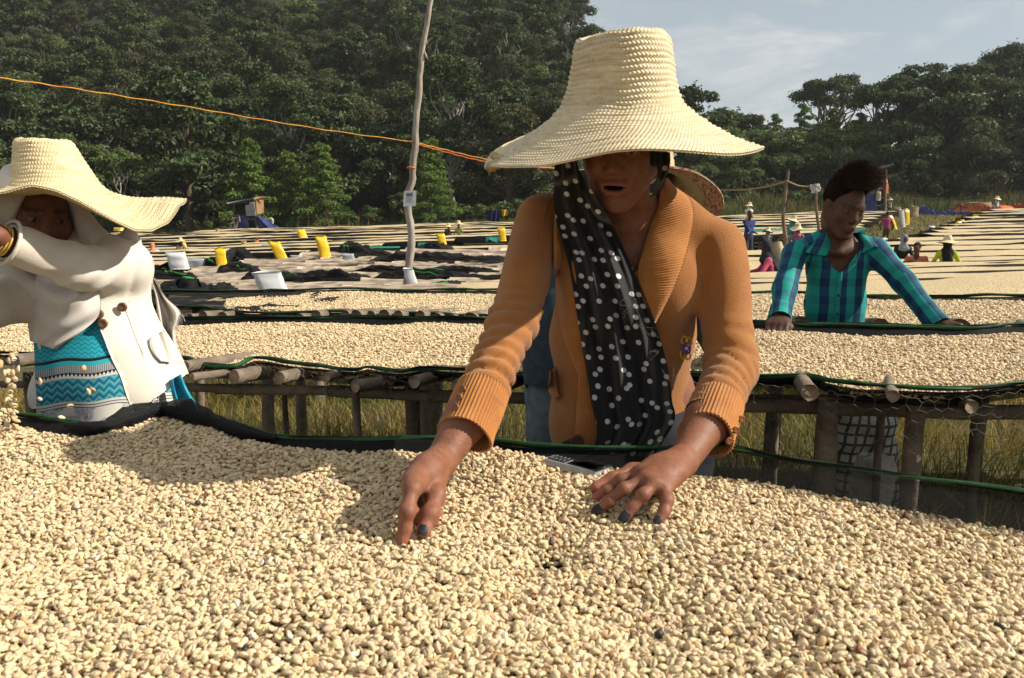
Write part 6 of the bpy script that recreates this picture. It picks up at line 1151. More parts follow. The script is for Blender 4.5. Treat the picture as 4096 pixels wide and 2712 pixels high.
# --- flower brooch (yellow cord loops, purple centre with beads)
br = thing('flower_brooch', None, None, (0, 0, 0)); br.parent = w1; 
for k_ in ('label', 'category'):
    if k_ in br: del br[k_]
br.location = (0, 0, 0)
cB = np.array([686.5, 348.5]); dB = march([CG], np.array([cB[0]]), np.array([cB[1]]))[0]; dB = (1.46 if np.isnan(dB) else dB)-.010
ymat = M('yellow_cord', (.72, .47, .02), (.6, .36, .015), scale=200, rough=.6); pmat = M('purple_cord', (.17, .06, .36), (.11, .04, .26), scale=200, rough=.55)
for a0, L_, ox in ((2.1, 11.5, 0), (.9, 11, 0), (3.9, 11.5, 0), (5.1, 10.0, 0)):
    th = np.linspace(-.9, .9, 18); pp = [P(cB[0]+2.0+1*0, cB[1], dB)]; pts_ = []
    for t_ in np.linspace(0, 2*math.pi, 24): r_ = L_*np.sin(t_/2)**.8; a_ = a0+.46*np.sin(t_)*1.0; pts_.append(P(cB[0]+r_*math.cos(a_)*.62, cB[1]-r_*math.sin(a_)*1.15, dB-.002))
    v, f = tube(np.array(pts_), .0016, 6); part('petal_loop', v, f, ymat, br)
for a0 in (0.3, 1.4, 2.6, 3.6, 4.6, 5.6):
    pts_ = [P(cB[0]+5.6*np.sin(t_/2)*math.cos(a0+.6*np.sin(t_))*.72, cB[1]-5.6*np.sin(t_/2)*math.sin(a0+.6*np.sin(t_)), dB-.004) for t_ in np.linspace(0, 2*math.pi, 20)]; v, f = tube(np.array(pts_), .0017, 6); part('purple_loop', v, f, pmat, br)
def ball(c, r, m, parent, name, seg=12):
    th = np.linspace(0, 2*math.pi, seg, endpoint=False); ph = np.linspace(.05, math.pi-.05, 8); v = np.array([[c[0]+r*math.sin(p_)*math.cos(t_), c[1]+r*math.sin(p_)*math.sin(t_), c[2]+r*math.cos(p_)] for p_ in ph for t_ in th]); part(name, v, grid_faces(8, seg, False, True), m, parent)
ball(P(cB[0], cB[1], dB-.007), .0034, M('pearl_bead', (.75, .72, .74), scale=9, rough=.2, spec=.8), br, 'bead'); ball(P(cB[0]-1, cB[1]+4.5, dB-.006), .0018, M('red_bead', (.55, .10, .03), scale=9, rough=.25), br, 'bead'); ball(P(cB[0]+2.4, cB[1]-3.0, dB-.006), .0016, MATS['pearl_bead'], br, 'bead')
# small ornament under the arm
v, f = tube(spline([P(543.5, 285, 1.47), P(543, 298, 1.47), P(541.5, 310, 1.47)], 12), .0022, 6); part('neck_cord', v, f, M('black_cord', (.012, .012, .012), scale=50), w1); ball(P(541, 312, 1.468), .0055, ymat, w1, 'pendant'); ball(P(541.2, 306, 1.468), .003, pmat, w1, 'pendant')
# --- hat
def wob1(X, Y, Z, r, th):
    k = sstep(.10, .239, r); Z = Z+k*(.010*np.sin(2*th+.6)+.006*np.sin(3*th+2.0)-.010*np.exp(-((th+1.43)/.22)**2)+.004*np.cos(5*th)); c = 1-sstep(.08, .10, r); Z = Z+c*(.010*X/.08*0+.006*np.sin(th*2+1)*sstep(.03, .08, r)); X = X*(1+.012*np.sin(3*th)); X = X+.006*(Z-.05)*0; return X, Y, Z
Rhat = frame_R(-.10, .14, -.02)
hat1 = hat(w1, P(622.5, 104.5, 1.42), Rhat, wob=wob1, seg=420, sub=5, rowh=.0087, amp=.0016, m=straw)
# torn loose braid end under the left brim
v, f = tube(spline([P(492, 155, 1.40), P(503, 160, 1.37), P(496, 165, 1.365), P(488, 168, 1.37)], 14), np.linspace(.006, .009, 14), 8, True, .12, 3); part('loose_braid', v, f, M('straw_plain', (.50, .38, .20), (.34, .24, .12), scale=60, rough=.7), hat1)
# --- phone lying on the beans
ph = thing('mobile_phone', 'silver and black mobile phone lying on the beans by the dotted scarf', 'phone', hit1(578, 463))
a, b, c, d = [bean_pt(x_, y_, .006) for x_, y_ in ((543, 458.5), (560, 452.5), (614, 466), (596, 472.5))]
def slab(c4, t, m, name, parent, bev=.12):
    c4 = np.array(c4); nn = np.cross(c4[1]-c4[0], c4[3]-c4[0]); nn /= np.linalg.norm(nn); nn = nn if nn[2] > 0 else -nn; pts_ = []
    for i in range(4):
        p0, p1, p2 = c4[i-1], c4[i], c4[(i+1) % 4]
        for t_ in np.linspace(0, 1, 5): q0 = p1+(p0-p1)*bev*.5; q2 = p1+(p2-p1)*bev*.5; pts_.append((1-t_)**2*q0+2*t_*(1-t_)*p1+t_**2*q2)
    r = np.array(pts_); k = len(r); ctr = r.mean(0); ins = lambda f_: ctr+(r-ctr)*f_; rings = [ins(.97)-nn*t, r-nn*t*.7, r-nn*t*.2, ins(.97)]; v = np.concatenate(rings); f = [tuple(q) for q in grid_faces(4, k, False, True)]+[tuple(range(k)), tuple(range(3*k, 4*k))]; return part(name, v, f, m, parent, True), nn
silver = M('silver_plastic', (.30, .31, .33), (.24, .25, .27), scale=90, rough=.22, spec=.8); slab([a, b, c, d], .012, silver, 'case', ph); up_ = np.array([0, 0, .0014]); mix4 = lambda u, w: (a*(1-u)+d*u)*(1-w)+(b*(1-u)+c*u)*w+up_
scr, _ = slab([mix4(.42, .10), mix4(.42, .90), mix4(.93, .90), mix4(.93, .10)], .001, M('dark_screen', (.01, .01, .012), scale=9, rough=.08, spec=.9), 'screen', ph); slab([mix4(.05, .10), mix4(.05, .9), mix4(.38, .9), mix4(.38, .10)], .001, M('dark_keypad', (.04, .04, .045), scale=9, rough=.35), 'keypad', ph)
for i in range(3):
    for j in range(4): slab([mix4(.08+.075*j, .16+.26*i), mix4(.08+.075*j, .36+.26*i), mix4(.135+.075*j, .36+.26*i), mix4(.135+.075*j, .16+.26*i)], .0012, M('key_grey', (.12, .12, .13), scale=9, rough=.4), 'key', ph)
print('main woman', time.time()-T0)
# ================================================================== THE WOMAN IN THE WHITE COAT
D2 = 2.04
w2 = thing('person', 'woman in cream coat and white shawl under a floppy straw hat tossing beans', 'person', (P(105, 400, D2)[0], D2, float(terr(P(105, 400, D2)[0], D2))))
SK2 = (.16, .060, .032)
Rh2 = frame_R(.68, .30, .06); Oh2 = P(42, 213, 1.985)
ShL2, ElL2, WrL2 = P(126, 265, 2.03), P(82, 268, 1.90), P(9, 243, 1.77)
ShR2, ElR2, WrR2 = P(50, 268, 2.06), P(16, 298, 1.98), P(-45, 318, 1.80)
DR = SDF(); DR.ell(P(92, 285, 2.06), (.125, .092, .13), None, .05); DR.ell(P(92, 335, 2.05), (.135, .105, .14), None, .06); DR.ell(P(108, 385, 2.04), (.165, .135, .15), None, .06); DR.cone(P(112, 375, 2.05), P(128, 470, 2.05), .13, .20, .08); DR.cone(P(128, 470, 2.05), P(130, 640, 2.05), .20, .24, .08)
CT = SDF(); CT.ell(P(96, 272, 2.07), (.145, .108, .11), None, .05); CT.ell(P(97, 318, 2.06), (.148, .116, .14), None, .06); CT.ell(P(107, 362, 2.05), (.175, .142, .14), None, .06); CT.ell(P(112, 395, 2.05), (.192, .156, .12), None, .06); CT.cone(P(60, 252, 2.06), ShL2, .055, .052, .05); CT.cone(P(80, 250, 2.06), ShR2, .055, .055, .05)
CTT = SDF(); CTT.p = list(CT.p)[:4]; sl2 = [ShL2, ElL2, WrL2]; CT.cone(ShL2, ElL2, .052, .049, .035); CT.cone(ElL2, WrL2, .049, .045, .04); CT.cone(ShR2, ElR2, .062, .060, .04); CT.cone(ElR2, WrR2, .060, .052, .03)
def coat_disp(X):
    s, dd = along(sl2, X); near = np.clip(1-(dd-.055)/.03, 0, 1); e = np.exp(-((X-ElL2)**2).sum(1)/.012); D = near*(.0065*(np.abs(np.sin(s*24+X[:, 2]*40+2.5*vnoise(X*6)))-.5)*sstep(.0, .12, s)*(1-.6*sstep(.2, .3, s))+.0035*vnoise(X*13))
    D += (1-near)*(  .015*vnoise(np.stack([X[:, 0]*13+X[:, 2]*5, X[:, 1]*4, X[:, 2]*2.6], -1), 4)+.004*vnoise(X*12, 6)); v_ = X-ShL2; rr_ = np.linalg.norm(v_-np.outer(v_@np.array([-.75, -.6, .1]), [-.75, -.6, .1]), axis=1); sd_ = v_@np.array([-.75, -.6, .1]); D += .006*np.exp(-((sd_+.005)/.007)**2)*(rr_ < .09); return D
V, F = CT.build(.0085, coat_disp); V = smooth_mesh(V, F, 1, .4); cen = V[F].mean(1); fx, fy = pix(cen)
front = cen[:, 1] < 2.06
opening = inside([(60, 292), (97, 292), (98, 324), (108, 350), (119.5, 374), (133.5, 416), (133, 440), (47, 440), (46, 402), (43, 372), (40, 345)], fx, fy) & front
hemcut = fy > np.interp(fx, [20, 40, 46, 60, 131, 134, 160, 186, 200], [408, 409, 402, 408, 414, 413.5, 395, 374.5, 368])
neck2 = inside([(18, 180), (66, 180), (66, 262), (40, 275), (18, 262)], fx, fy) & (np.linalg.norm(cen-Oh2, axis=1) < .16) & ~((along(sl2, cen)[1] < .075))
dW = (WrL2-ElL2)/np.linalg.norm(WrL2-ElL2); endc = ((cen-WrL2)@dW > .004) & (np.linalg.norm(cen-WrL2, axis=1) < .09)
F = F[~(opening | hemcut | neck2 | endc)]; V = trim(V, F, 14)
# cloth has thickness: duplicate slightly inside
k = len(V); nrm = np.zeros_like(V); fn = np.cross(V[F[:, 1]]-V[F[:, 0]], V[F[:, 2]]-V[F[:, 0]])
for j in range(4): np.add.at(nrm, F[:, j], fn)
nrm /= np.linalg.norm(nrm, axis=1)[:, None]+1e-12; inw = DR.eval(V[:4000]+nrm[:4000]*.004).mean() < DR.eval(V[:4000]-nrm[:4000]*.004).mean(); nrm = nrm if inw else -nrm
ed = np.concatenate([F[:, [0, 1]], F[:, [1, 2]], F[:, [2, 3]], F[:, [3, 0]]]); key = np.sort(ed, 1); _, ix, ct = np.unique(key[:, 0].astype(np.int64)*1000003+key[:, 1], return_index=True, return_counts=True); be = ed[ix[ct == 1]]
coat_m = M('cream_wool', (.70, .635, .545), (.62, .55, .46), scale=9, rough=.9, bump=.25, bscale=500, spec=.15, sheen=.3)
part('coat', np.concatenate([V, V+nrm*.006]), np.concatenate([F, F[:, ::-1]+k, np.stack([be[:, 0], be[:, 1], be[:, 1]+k, be[:, 0]+k], -1)]), coat_m, w2)
# pocket flap, buttons, seam on the front
drape(w2, 'pocket_flap', [(150, 338), (150, 345), (154, 355), (160, 361)], [(164, 330), (168, 342), (171, 354), (171, 362)], 16, 16, [CT], coat_m, .010, lambda U, V: .004*V, .006, 2, ([0, 1], [1.93, 1.92]))
bw = M('wood_button', (.20, .095, .04), (.13, .06, .025), scale=40, rough=.35, spec=.5)
for px, py in ((122.5, 307), (99, 314), (103, 323.5)):
    d = march([CT, DR], np.array([px]), np.array([py]))[0]; d = 1.93 if np.isnan(d) else d; button(P(px, py, d-.006), np.array([.1, -1, .05]), .0118, bw, w2)
for pts_ in ([(101, 300), (101.5, 323), (112, 350), (123, 374), (136, 409)], [(137, 408), (160, 391), (184, 371)], [(128, 300), (136, 330), (142, 352), (147, 372)]):
    q = spline(np.array(pts_, float), 60); d = march([CT], q[:, 0], q[:, 1]); ok = ~np.isnan(d)
    if ok.sum() > 8: w_ = P(q[ok, 0], q[ok, 1], d[ok]-.004); v, f = tube(w_+np.array([0, .0015, 0]), .0010, 5); part('seam', v, f, coat_m, w2)
# dress with printed bands
def dress_mat():
    m = bpy.data.materials.new('printed_dress'); m.use_nodes = True; nt = m.node_tree; N = nt.nodes.new; L = nt.links.new; b = nt.nodes['Principled BSDF']; b.inputs['Roughness'].default_value = .75; b.inputs['Specular IOR Level'].default_value = .25
    def at_(n): a = N('ShaderNodeAttribute'); a.attribute_name = n; return a.outputs['Fac']
    def mth(op, a, b_=None, c=None):
        x = N('ShaderNodeMath'); x.operation = op
        for i, q in enumerate((a, b_, c)):
            if q is None: continue
            if hasattr(q, 'links'): L(q, x.inputs[i])
            else: x.inputs[i].default_value = q
        return x.outputs[0]
    def mix(f, a, c):
        x = N('ShaderNodeMix'); x.data_type = 'RGBA'; L(f, x.inputs['Factor'])
        for i, q in ((6, a), (7, c)):
            if isinstance(q, tuple): x.inputs[i].default_value = q+(1,)
            else: L(q, x.inputs[i])
        return x.outputs[2]
    u, v = at_('bu'), at_('bv')
    def chev(p, amp, q, duty): return mth('LESS_THAN', mth('FRACT', mth('DIVIDE', mth('ADD', v, mth('MULTIPLY', mth('PINGPONG', u, p), amp)), q)), duty)
    teal, teal2, cream, black, blue_ = (.018, .33, .40), (.010, .15, .24), (.55, .52, .46), (.008, .008, .01), (.03, .06, .22)
    up = mix(chev(3.4, .9, 4.6, .28), teal, teal2); low0 = mix(chev(5.2, .95, 7.0, .26), (.015, .24, .31), (.008, .085, .17)); low = mix(mth('LESS_THAN', mth('FRACT', mth('ADD', mth('DIVIDE', mth('ADD', v, mth('MULTIPLY', mth('PINGPONG', u, 5.2), .95)), 7.0), .5)), .16), low0, (.20, .36, .35))
    cu = N('ShaderNodeCombineXYZ'); L(u, cu.inputs[0]); L(v, cu.inputs[1]); vo = N('ShaderNodeTexVoronoi'); vo.voronoi_dimensions = '2D'; vo.inputs['Scale'].default_value = .07; L(cu.outputs[0], vo.inputs['Vector']); ns = N('ShaderNodeTexNoise'); ns.inputs['Scale'].default_value = .55; ns.inputs['Detail'].default_value = 3; ns.inputs['Distortion'].default_value = 1.5; L(cu.outputs[0], ns.inputs['Vector'])
    fl = mth('MULTIPLY', mth('LESS_THAN', vo.outputs['Distance'], .42), mth('LESS_THAN', mth('ABSOLUTE', mth('SUBTRACT', ns.outputs['Fac'], .5)), .045)); base = mix(fl, cream, blue_)
    lace = mix(mth('LESS_THAN', mth('ABSOLUTE', mth('SUBTRACT', mth('PINGPONG', u, 2.2), 1.1)), .35), (.30, .31, .32), (.09, .09, .10)); trib = mix(mth('LESS_THAN', mth('ADD', mth('SUBTRACT', v, 374.), 0.), mth('MULTIPLY', mth('PINGPONG', u, 2.0), 1.7)), cream, black)
    col = up
    for thr, c_ in ((358.5, black), (361.5, (.02, .34, .40)), (366., lace), (373.5, trib), (379., low), (402., cream), (404.5, black), (405.3, cream), (407.2, black), (408., base)): col = mix(mth('GREATER_THAN', v, thr), col, c_)
    L(col, b.inputs['Base Color']); return m
V, F = DR.build(.0105, lambda X: .008*np.sin(X[:, 0]*34+2.2*vnoise(X*3))*sstep(1.0, .75, X[:, 2])+.003*vnoise(X*15)); V = smooth_mesh(V, F, 1, .4); vx, vy = pix(V)
part('dress', V, F, dress_mat(), w2, attrs={'bu': ('POINT', vx), 'bv': ('POINT', vy+.087*(vx-75)+1.2*np.sin(vx*.12))})
# body
H2, hw2 = head_sdf(Oh2, Rh2, .93, 0.); H2.cone(hw2((0, -.03, -.05)), P(62, 262, 2.06), .045, .050, .03); B2 = SDF(); B2.ell(P(92, 285, 2.06), (.11, .08, .12), None, .04); B2.cone(hw2((0, -.03, -.06)), P(66, 262, 2.07), .045, .05, .03); B2.cone(P(66, 262, 2.07), P(90, 290, 2.07), .05, .09, .05)
A2 = SDF(); A2.cone(ElL2, WrL2, .034, .024, .02); hd = P(-4, 236, 1.735); A2.cone(WrL2, hd, .023, .026, .015)
for j, (ox, oz, ln) in enumerate(((-.010, .022, .062), (-.004, .008, .068), (-.002, -.008, .065), (.0, -.022, .055))):
    k0 = hd+np.array([-.008, -.012, oz]); A2.cone(hd, k0, .018, .0105, .01); finger(A2, [k0, k0+np.array([-.030, -.006, oz*.2]), k0+np.array([-.040, .010, oz*.2-.018]), k0+np.array([-.030, .022, oz*.2-.030])], .0098, .0075)
finger(A2, [WrL2+np.array([-.01, -.01, .018]), hd+np.array([0, -.02, .036]), hd+np.array([-.022, -.026, .040]), hd+np.array([-.040, -.022, .032])], .0115, .0085)
B3 = SDF(); B3.cone(ElR2, WrR2, .034, .024, .02); h3_ = WrR2+(WrR2-ElR2)*.35; B3.cone(WrR2, h3_, .023, .024, .015)
for j in range(4): k0 = h3_+np.array([-.005, -.012+.0*j, .024-.016*j]); finger(B3, [k0, k0+np.array([-.03, -.01, 0]), k0+np.array([-.05, -.005, -.015]), k0+np.array([-.055, .008, -.03])], .0098, .0075)
v1, f1 = H2.build(.0048); v2, f2 = B2.build(.010); v3, f3 = A2.build(.0042); v4, f4 = B3.build(.006); Vb, Fb = join_vf([(v1, f1), (v2, f2), (v3, f3), (v4, f4)])
Cb = np.concatenate([head_colors(v1, Oh2, Rh2, .93, SK2, 0., lip=(.16, .05, .04))]+[np.tile(SK2, (len(q), 1)) for q in (v2, v3, v4)]); part('body', Vb, Fb, skin_m, w2, attrs={'col': ('POINT', Cb)})
th = np.linspace(0, 2*math.pi, 20)
for q in range(3): 
    c_ = WrL2+dW*(.010+.007*q); a_ = np.cross(dW, [0, 0, 1.]); a_ /= np.linalg.norm(a_); b_ = np.cross(dW, a_); v, f = tube(np.array([c_+.032*(math.cos(t)*a_+math.sin(t)*b_) for t in th]), .0026, 6, False); part('bangle', v, f, M('gold_bangle', (.72, .50, .12), (.6, .38, .08), scale=50, rough=.25, spec=.8), w2)
# cuff edge of the raised sleeve
v, f = tube(np.array([WrL2+dW*.003+.0495*(math.cos(t)*a_+math.sin(t)*b_) for t in th]), .0045, 6, False); part('sleeve_hem', v, f, coat_m, w2)
# head scarf and shawl
shawl_m = M('white_shawl', (.64, .585, .54), (.57, .515, .465), scale=14, rough=.95, bump=.3, bscale=700, spec=.04, sheen=.2, transl=.08)
WR = SDF(); WR.ell(hw2((0, -.030, .020)), np.array((.092, .104, .110)), Rh2, .03); WR.cone(hw2((.03, -.03, -.03)), P(90, 250, 2.06), .082, .060, .05); WR.cone(hw2((-.03, -.02, -.05)), P(38, 275, 2.04), .076, .080, .05); WR.cone(P(92, 246, 2.05), P(122, 246, 2.07), .050, .036, .04); WR.cone(P(38, 275, 2.03), P(80, 285, 2.00), .07, .07, .05)
WR.ell(hw2((0, .080, -.030)), np.array((.066, .088, .115)), Rh2, .012, 'sub')
def wr_disp(X): Lc = (X-Oh2)@Rh2; return .0125*np.sin(Lc[:, 0]*62+Lc[:, 2]*34+1.8*vnoise(X*9))*sstep(.03, .09, np.abs(Lc[:, 0])+np.clip(-Lc[:, 2], 0, 1))+.003*vnoise(X*25)
v, f = WR.build(.0075, wr_disp); v = smooth_mesh(v, f, 1, .4); part('head_scarf', v, f, shawl_m, w2)
drape(w2, 'shawl', [(25, 270), (26, 292), (27, 318), (30, 341)], [(88, 272), (99, 292), (97, 318), (56, 350)], 60, 50, [CTT, DR, B2], shawl_m, .020, lambda U, V: .010*np.sin(V*8-3.2*np.sin(U*math.pi)+1)*np.sin(U*math.pi)+.005*np.sin(V*17-6*np.sin(U*math.pi))+.004*vnoise(np.stack([U*5, V*4, 0*U], -1))+.035*np.sin(U*math.pi)*np.sin(V*math.pi)**.6, .005, 12, ([0, 1], [1.95, 1.91]), .05)
drape(w2, 'shawl', [(149, 277), (155, 295), (158, 318), (163, 334), (168, 352)], [(156, 280), (166, 297), (181, 313), (176, 332), (178, 356)], 26, 46, [], shawl_m, .004, lambda U, V: .018*np.sin(U*8+V*2)+.008*np.sin(U*19), .006, 2, ([0, 1], [2.12, 2.12]))
frg = np.random.default_rng(9); tl = []
for q in range(70):
    t_ = frg.uniform(); px, py = (181-13*t_+frg.uniform(-1, 1), 314+10*t_) if q < 40 else (168+10*t_, 354+2*t_); a = P(px, py, 2.11); tl.append(tube(spline([a, a+np.array([.004, 0, -.008]), a+np.array([frg.normal(.003, .006), 0, -.02])], 5), .0007, 3, False))
v, f = cat_meshes(tl); o = part('fringe', v, f, shawl_m, w2); o['kind'] = 'stuff'
# second skirt layer showing below the coat on the right
drape(w2, 'skirt_corner', [(170, 380), (172, 395), (176, 408), (180, 416)], [(181, 374), (188, 390), (196, 403), (201, 413)], 20, 26, [], MATS.setdefault('skirt_teal', M('skirt_teal_', (.02, .33, .46), (.012, .20, .32), scale=60, rough=.8)), .004, lambda U, V: .008*np.sin(U*9), .006, 2, ([0, 1], [1.98, 1.98]))
# hat with drooping brim
PROF2 = [(.0, .108), (.03, .110), (.050, .111), (.0605, .107), (.066, .094), (.076, .064), (.086, .036), (.096, .012), (.107, -.002), (.130, -.016), (.160, -.030), (.195, -.042), (.230, -.050), (.262, -.055), (.290, -.058)]
def wob2(X, Y, Z, r, th):
    k = sstep(.09, .29, r); tab = np.interp(th, [-3.2, -1.6, -.8, -.2, .13, .3, .45, .6, .85, 1.0, 1.15, 1.35, 1.57, 1.9, 2.4, 3.2], [.05, .03, .02, .02, .019, .008, .016, .035, .078, .10, .103, .083, .037, .03, .045, .05]); Z0 = Z; Z = Z+k*(.058-tab+.004*np.sin(7*th)); X = X-.21*np.clip(Z0, 0, 1); return X, Y, Z
hat(w2, P(57, 187, 1.985), frame_R(.05, .0, .0), PROF2, 1., wob2, seg=360, sub=4, rowh=.0105, amp=.0015, m=straw_pale, seed=3)
# beans thrown into the air, falling past the sleeve
fb = np.random.default_rng(12)
for i in range(64):
    t_ = fb.uniform()**.8; px, py = fb.normal(7, 6)+4*t_, 352+86*t_+fb.uniform(-3, 3)
    if i > 56: px, py = fb.uniform(26, 100), fb.uniform(365, 418)
    if px < -6 or px > 110: continue
    o = bpy.data.objects.new('coffee_bean', BEANS[int(fb.integers(0, 3))]); COL.objects.link(o); o.location = P(px, py, 1.62+fb.uniform(-.06, .06)); o.rotation_euler = fb.uniform(0, 6.28, 3); o.scale = (1.15,)*3
    tag(o, 'pale coffee bean falling through the air beside the cream coat', 'coffee bean', 'falling coffee beans')
print('left woman', time.time()-T0)
# ================================================================== THE MAN IN THE PLAID SHIRT
D3 = 3.02
w3 = thing('person', 'bareheaded man in teal and navy plaid shirt leaning on the second bed', 'person', (P(836, 330, D3)[0], D3, float(terr(P(836, 330, D3)[0], D3))))
SK3 = (.066, .028, .016)
Rh3 = frame_R(.20, .36, .10); Oh3 = P(844, 207, 2.97)
ShR3, ElR3, WrR3 = P(795, 254, 3.02), P(784, 290, 2.90), P(780, 318, 2.78)
ShL3, ElL3, WrL3 = P(875, 252, 3.02), P(903, 281, 2.92), P(937, 324, 2.76)
TR = SDF(); TR.ell(P(837, 266, 3.05), (.118, .080, .115), None, .04); TR.ell(P(835, 303, 3.05), (.116, .082, .13), None, .04); TR.ell(P(834, 340, 3.06), (.115, .085, .13), None, .04)
TR.cone(P(822, 240, 3.05), ShR3+[.006, 0, .008], .040, .038, .04); TR.cone(P(852, 240, 3.05), ShL3+[-.006, 0, .008], .040, .038, .04)
slA, slB = [ShR3, ElR3, WrR3], [ShL3, ElL3, WrL3]; SL = SDF(); SL.p = list(TR.p)
for q in (slA, slB): SL.cone(q[0], q[1], .048, .042, .03); SL.cone(q[1], q[2], .042, .034, .02)
def sh_disp(X):
    D = np.zeros(len(X))
    for q in (slA, slB): s, dd = along(q, X); near = np.clip(1-(dd-.045)/.02, 0, 1); D += near*(.0055*np.abs(np.sin(s*48+X[:, 0]*25+2*vnoise(X*9)))*sstep(.25, .45, s)+.004*vnoise(X*13))
    return D+.004*vnoise(np.stack([X[:, 0]*16, X[:, 1]*5, X[:, 2]*5], -1))+.002*vnoise(X*22)
V, F = SL.build(.0095, sh_disp); V = smooth_mesh(V, F, 1, .3); cen = V[F].mean(1); fx, fy = pix(cen)
vee = inside([(822, 236), (862, 232), (858, 250), (851, 262), (839.5, 275), (833, 268), (827, 255)], fx, fy) & (cen[:, 1] < 3.04); ends = ((cen-WrR3)@(WrR3-ElR3) > 0) & (np.linalg.norm(cen-WrR3, axis=1) < .06) | ((cen-WrL3)@(WrL3-ElL3) > 0) & (np.linalg.norm(cen-WrL3, axis=1) < .06)
F = F[~(vee | ends)]; V = trim(V, F)
sA, dA = along(slA, V); sB, dB_ = along(slB, V); onA = dA < .056; onB = (dB_ < .056) & ~onA
def around(pts, V, s):
    L1 = np.linalg.norm(pts[1]-pts[0]); ax = np.where((s < L1)[:, None], (pts[1]-pts[0])/L1, (pts[2]-pts[1])/np.linalg.norm(pts[2]-pts[1])); c = np.where((s < L1)[:, None], pts[0]+ax*s[:, None], pts[1]+ax*(s-L1)[:, None]); r = V-c; e1 = np.cross(ax, [0, 1., 0]); e1 /= np.linalg.norm(e1, axis=1)[:, None]; e2 = np.cross(ax, e1); return np.arctan2((r*e2).sum(1), (r*e1).sum(1))*.042
pu = np.where(onA, around(slA, V, sA), np.where(onB, around(slB, V, sB), V[:, 0])); pv = np.where(onA, sA, np.where(onB, sB, V[:, 2]))
def plaid_mat():
    m = bpy.data.materials.new('plaid_cotton'); m.use_nodes = True; nt = m.node_tree; N = nt.nodes.new; L = nt.links.new; b = nt.nodes['Principled BSDF']; b.inputs['Roughness'].default_value = .75; b.inputs['Specular IOR Level'].default_value = .25
    def at_(n): a = N('ShaderNodeAttribute'); a.attribute_name = n; return a.outputs['Fac']
    def mth(op, a, b_=None):
        x = N('ShaderNodeMath'); x.operation = op
        for i, q in enumerate((a, b_)):
            if q is None: continue
            if hasattr(q, 'links'): L(q, x.inputs[i])
            else: x.inputs[i].default_value = q
        return x.outputs[0]
    su = mth('LESS_THAN', mth('FRACT', mth('DIVIDE', mth('ADD', at_('pu'), 10.010), .062)), .48); sv = mth('LESS_THAN', mth('FRACT', mth('DIVIDE', mth('ADD', at_('pv'), 10.), .066)), .46); cr = N('ShaderNodeValToRGB'); cr.color_ramp.interpolation = 'CONSTANT'; k = mth('DIVIDE', mth('ADD', su, mth('MULTIPLY', sv, .8)), 2.)
    el = cr.color_ramp.elements; el[0].position = 0; el[0].color = (.010, .255, .215, 1); el[1].position = .30; el[1].color = (.010, .185, .190, 1); e = el.new(.45); e.color = (.009, .055, .115, 1); e = el.new(.75); e.color = (.007, .030, .075, 1); L(k, cr.inputs[0]); L(cr.outputs['Color'], b.inputs['Base Color']); return m
plaid = plaid_mat(); part('shirt', V, F, plaid, w3, attrs={'pu': ('POINT', pu), 'pv': ('POINT', pv)})
def plaid_band(name, l, r, nu, nv, off, fb, fold=None, du=0., blur=2):
    o = drape(w3, name, l, r, nu, nv, [SL], plaid, off, fold, .004, blur, fb); me = o.data; n = len(me.vertices); a = np.zeros(n, np.float32); me.attributes['su'].data.foreach_get('value', a); b = me.attributes.new('pu', 'FLOAT', 'POINT'); b.data.foreach_set('value', a+du); me.attributes['sv'].data.foreach_get('value', a); b = me.attributes.new('pv', 'FLOAT', 'POINT'); b.data.foreach_set('value', a); return o
plaid_band('collar', [(823, 232), (816, 240), (806, 251), (811, 254)], [(829, 232), (831, 242), (829, 255), (823, 256)], 16, 20, .012, ([0, 1], [2.99, 2.94]), lambda U, V: .008*np.sin(U*math.pi)); plaid_band('collar', [(858, 231), (859, 238), (860, 246), (861, 254)], [(868, 236), (874, 241), (879, 247), (868, 249)], 16, 20, .012, ([0, 1], [2.99, 2.95]), lambda U, V: .008*np.sin(U*math.pi), .02)
plaid_band('placket', [(838, 273), (836, 285), (834.5, 300), (833, 325)], [(843, 271), (842, 285), (840.5, 300), (839.5, 325)], 10, 40, .006, ([0, 1], [2.96, 2.96]), None, .024)
for px, py in ((838.5, 295.5), (837.5, 314)): button(P(px, py, float(march([SL], np.array([px]), np.array([py]))[0])-.008), np.array([0, -1, 0.]), .0055, MATS['dark_button'], w3)
for q, c in ((slA, 'cuff'), (slB, 'cuff')): 
    ax = (q[2]-q[1])/np.linalg.norm(q[2]-q[1]); o = ribbed_tube(w3, c, [q[2]-ax*.055, q[2]-ax*.02, q[2]+ax*.012], [.0385, .0395, .041], plaid, 5, .0006, 48, 10, thick=.003); n = len(o.data.vertices); vv = np.zeros(n*3, np.float32); o.data.vertices.foreach_get('co', vv); vv = vv.reshape(-1, 3)+parent_world(w3); s, _ = along(q, vv); a = o.data.attributes.new('pu', 'FLOAT', 'POINT'); a.data.foreach_set('value', around(q, vv, s).astype(np.float32)); a = o.data.attributes.new('pv', 'FLOAT', 'POINT'); a.data.foreach_set('value', s.astype(np.float32))
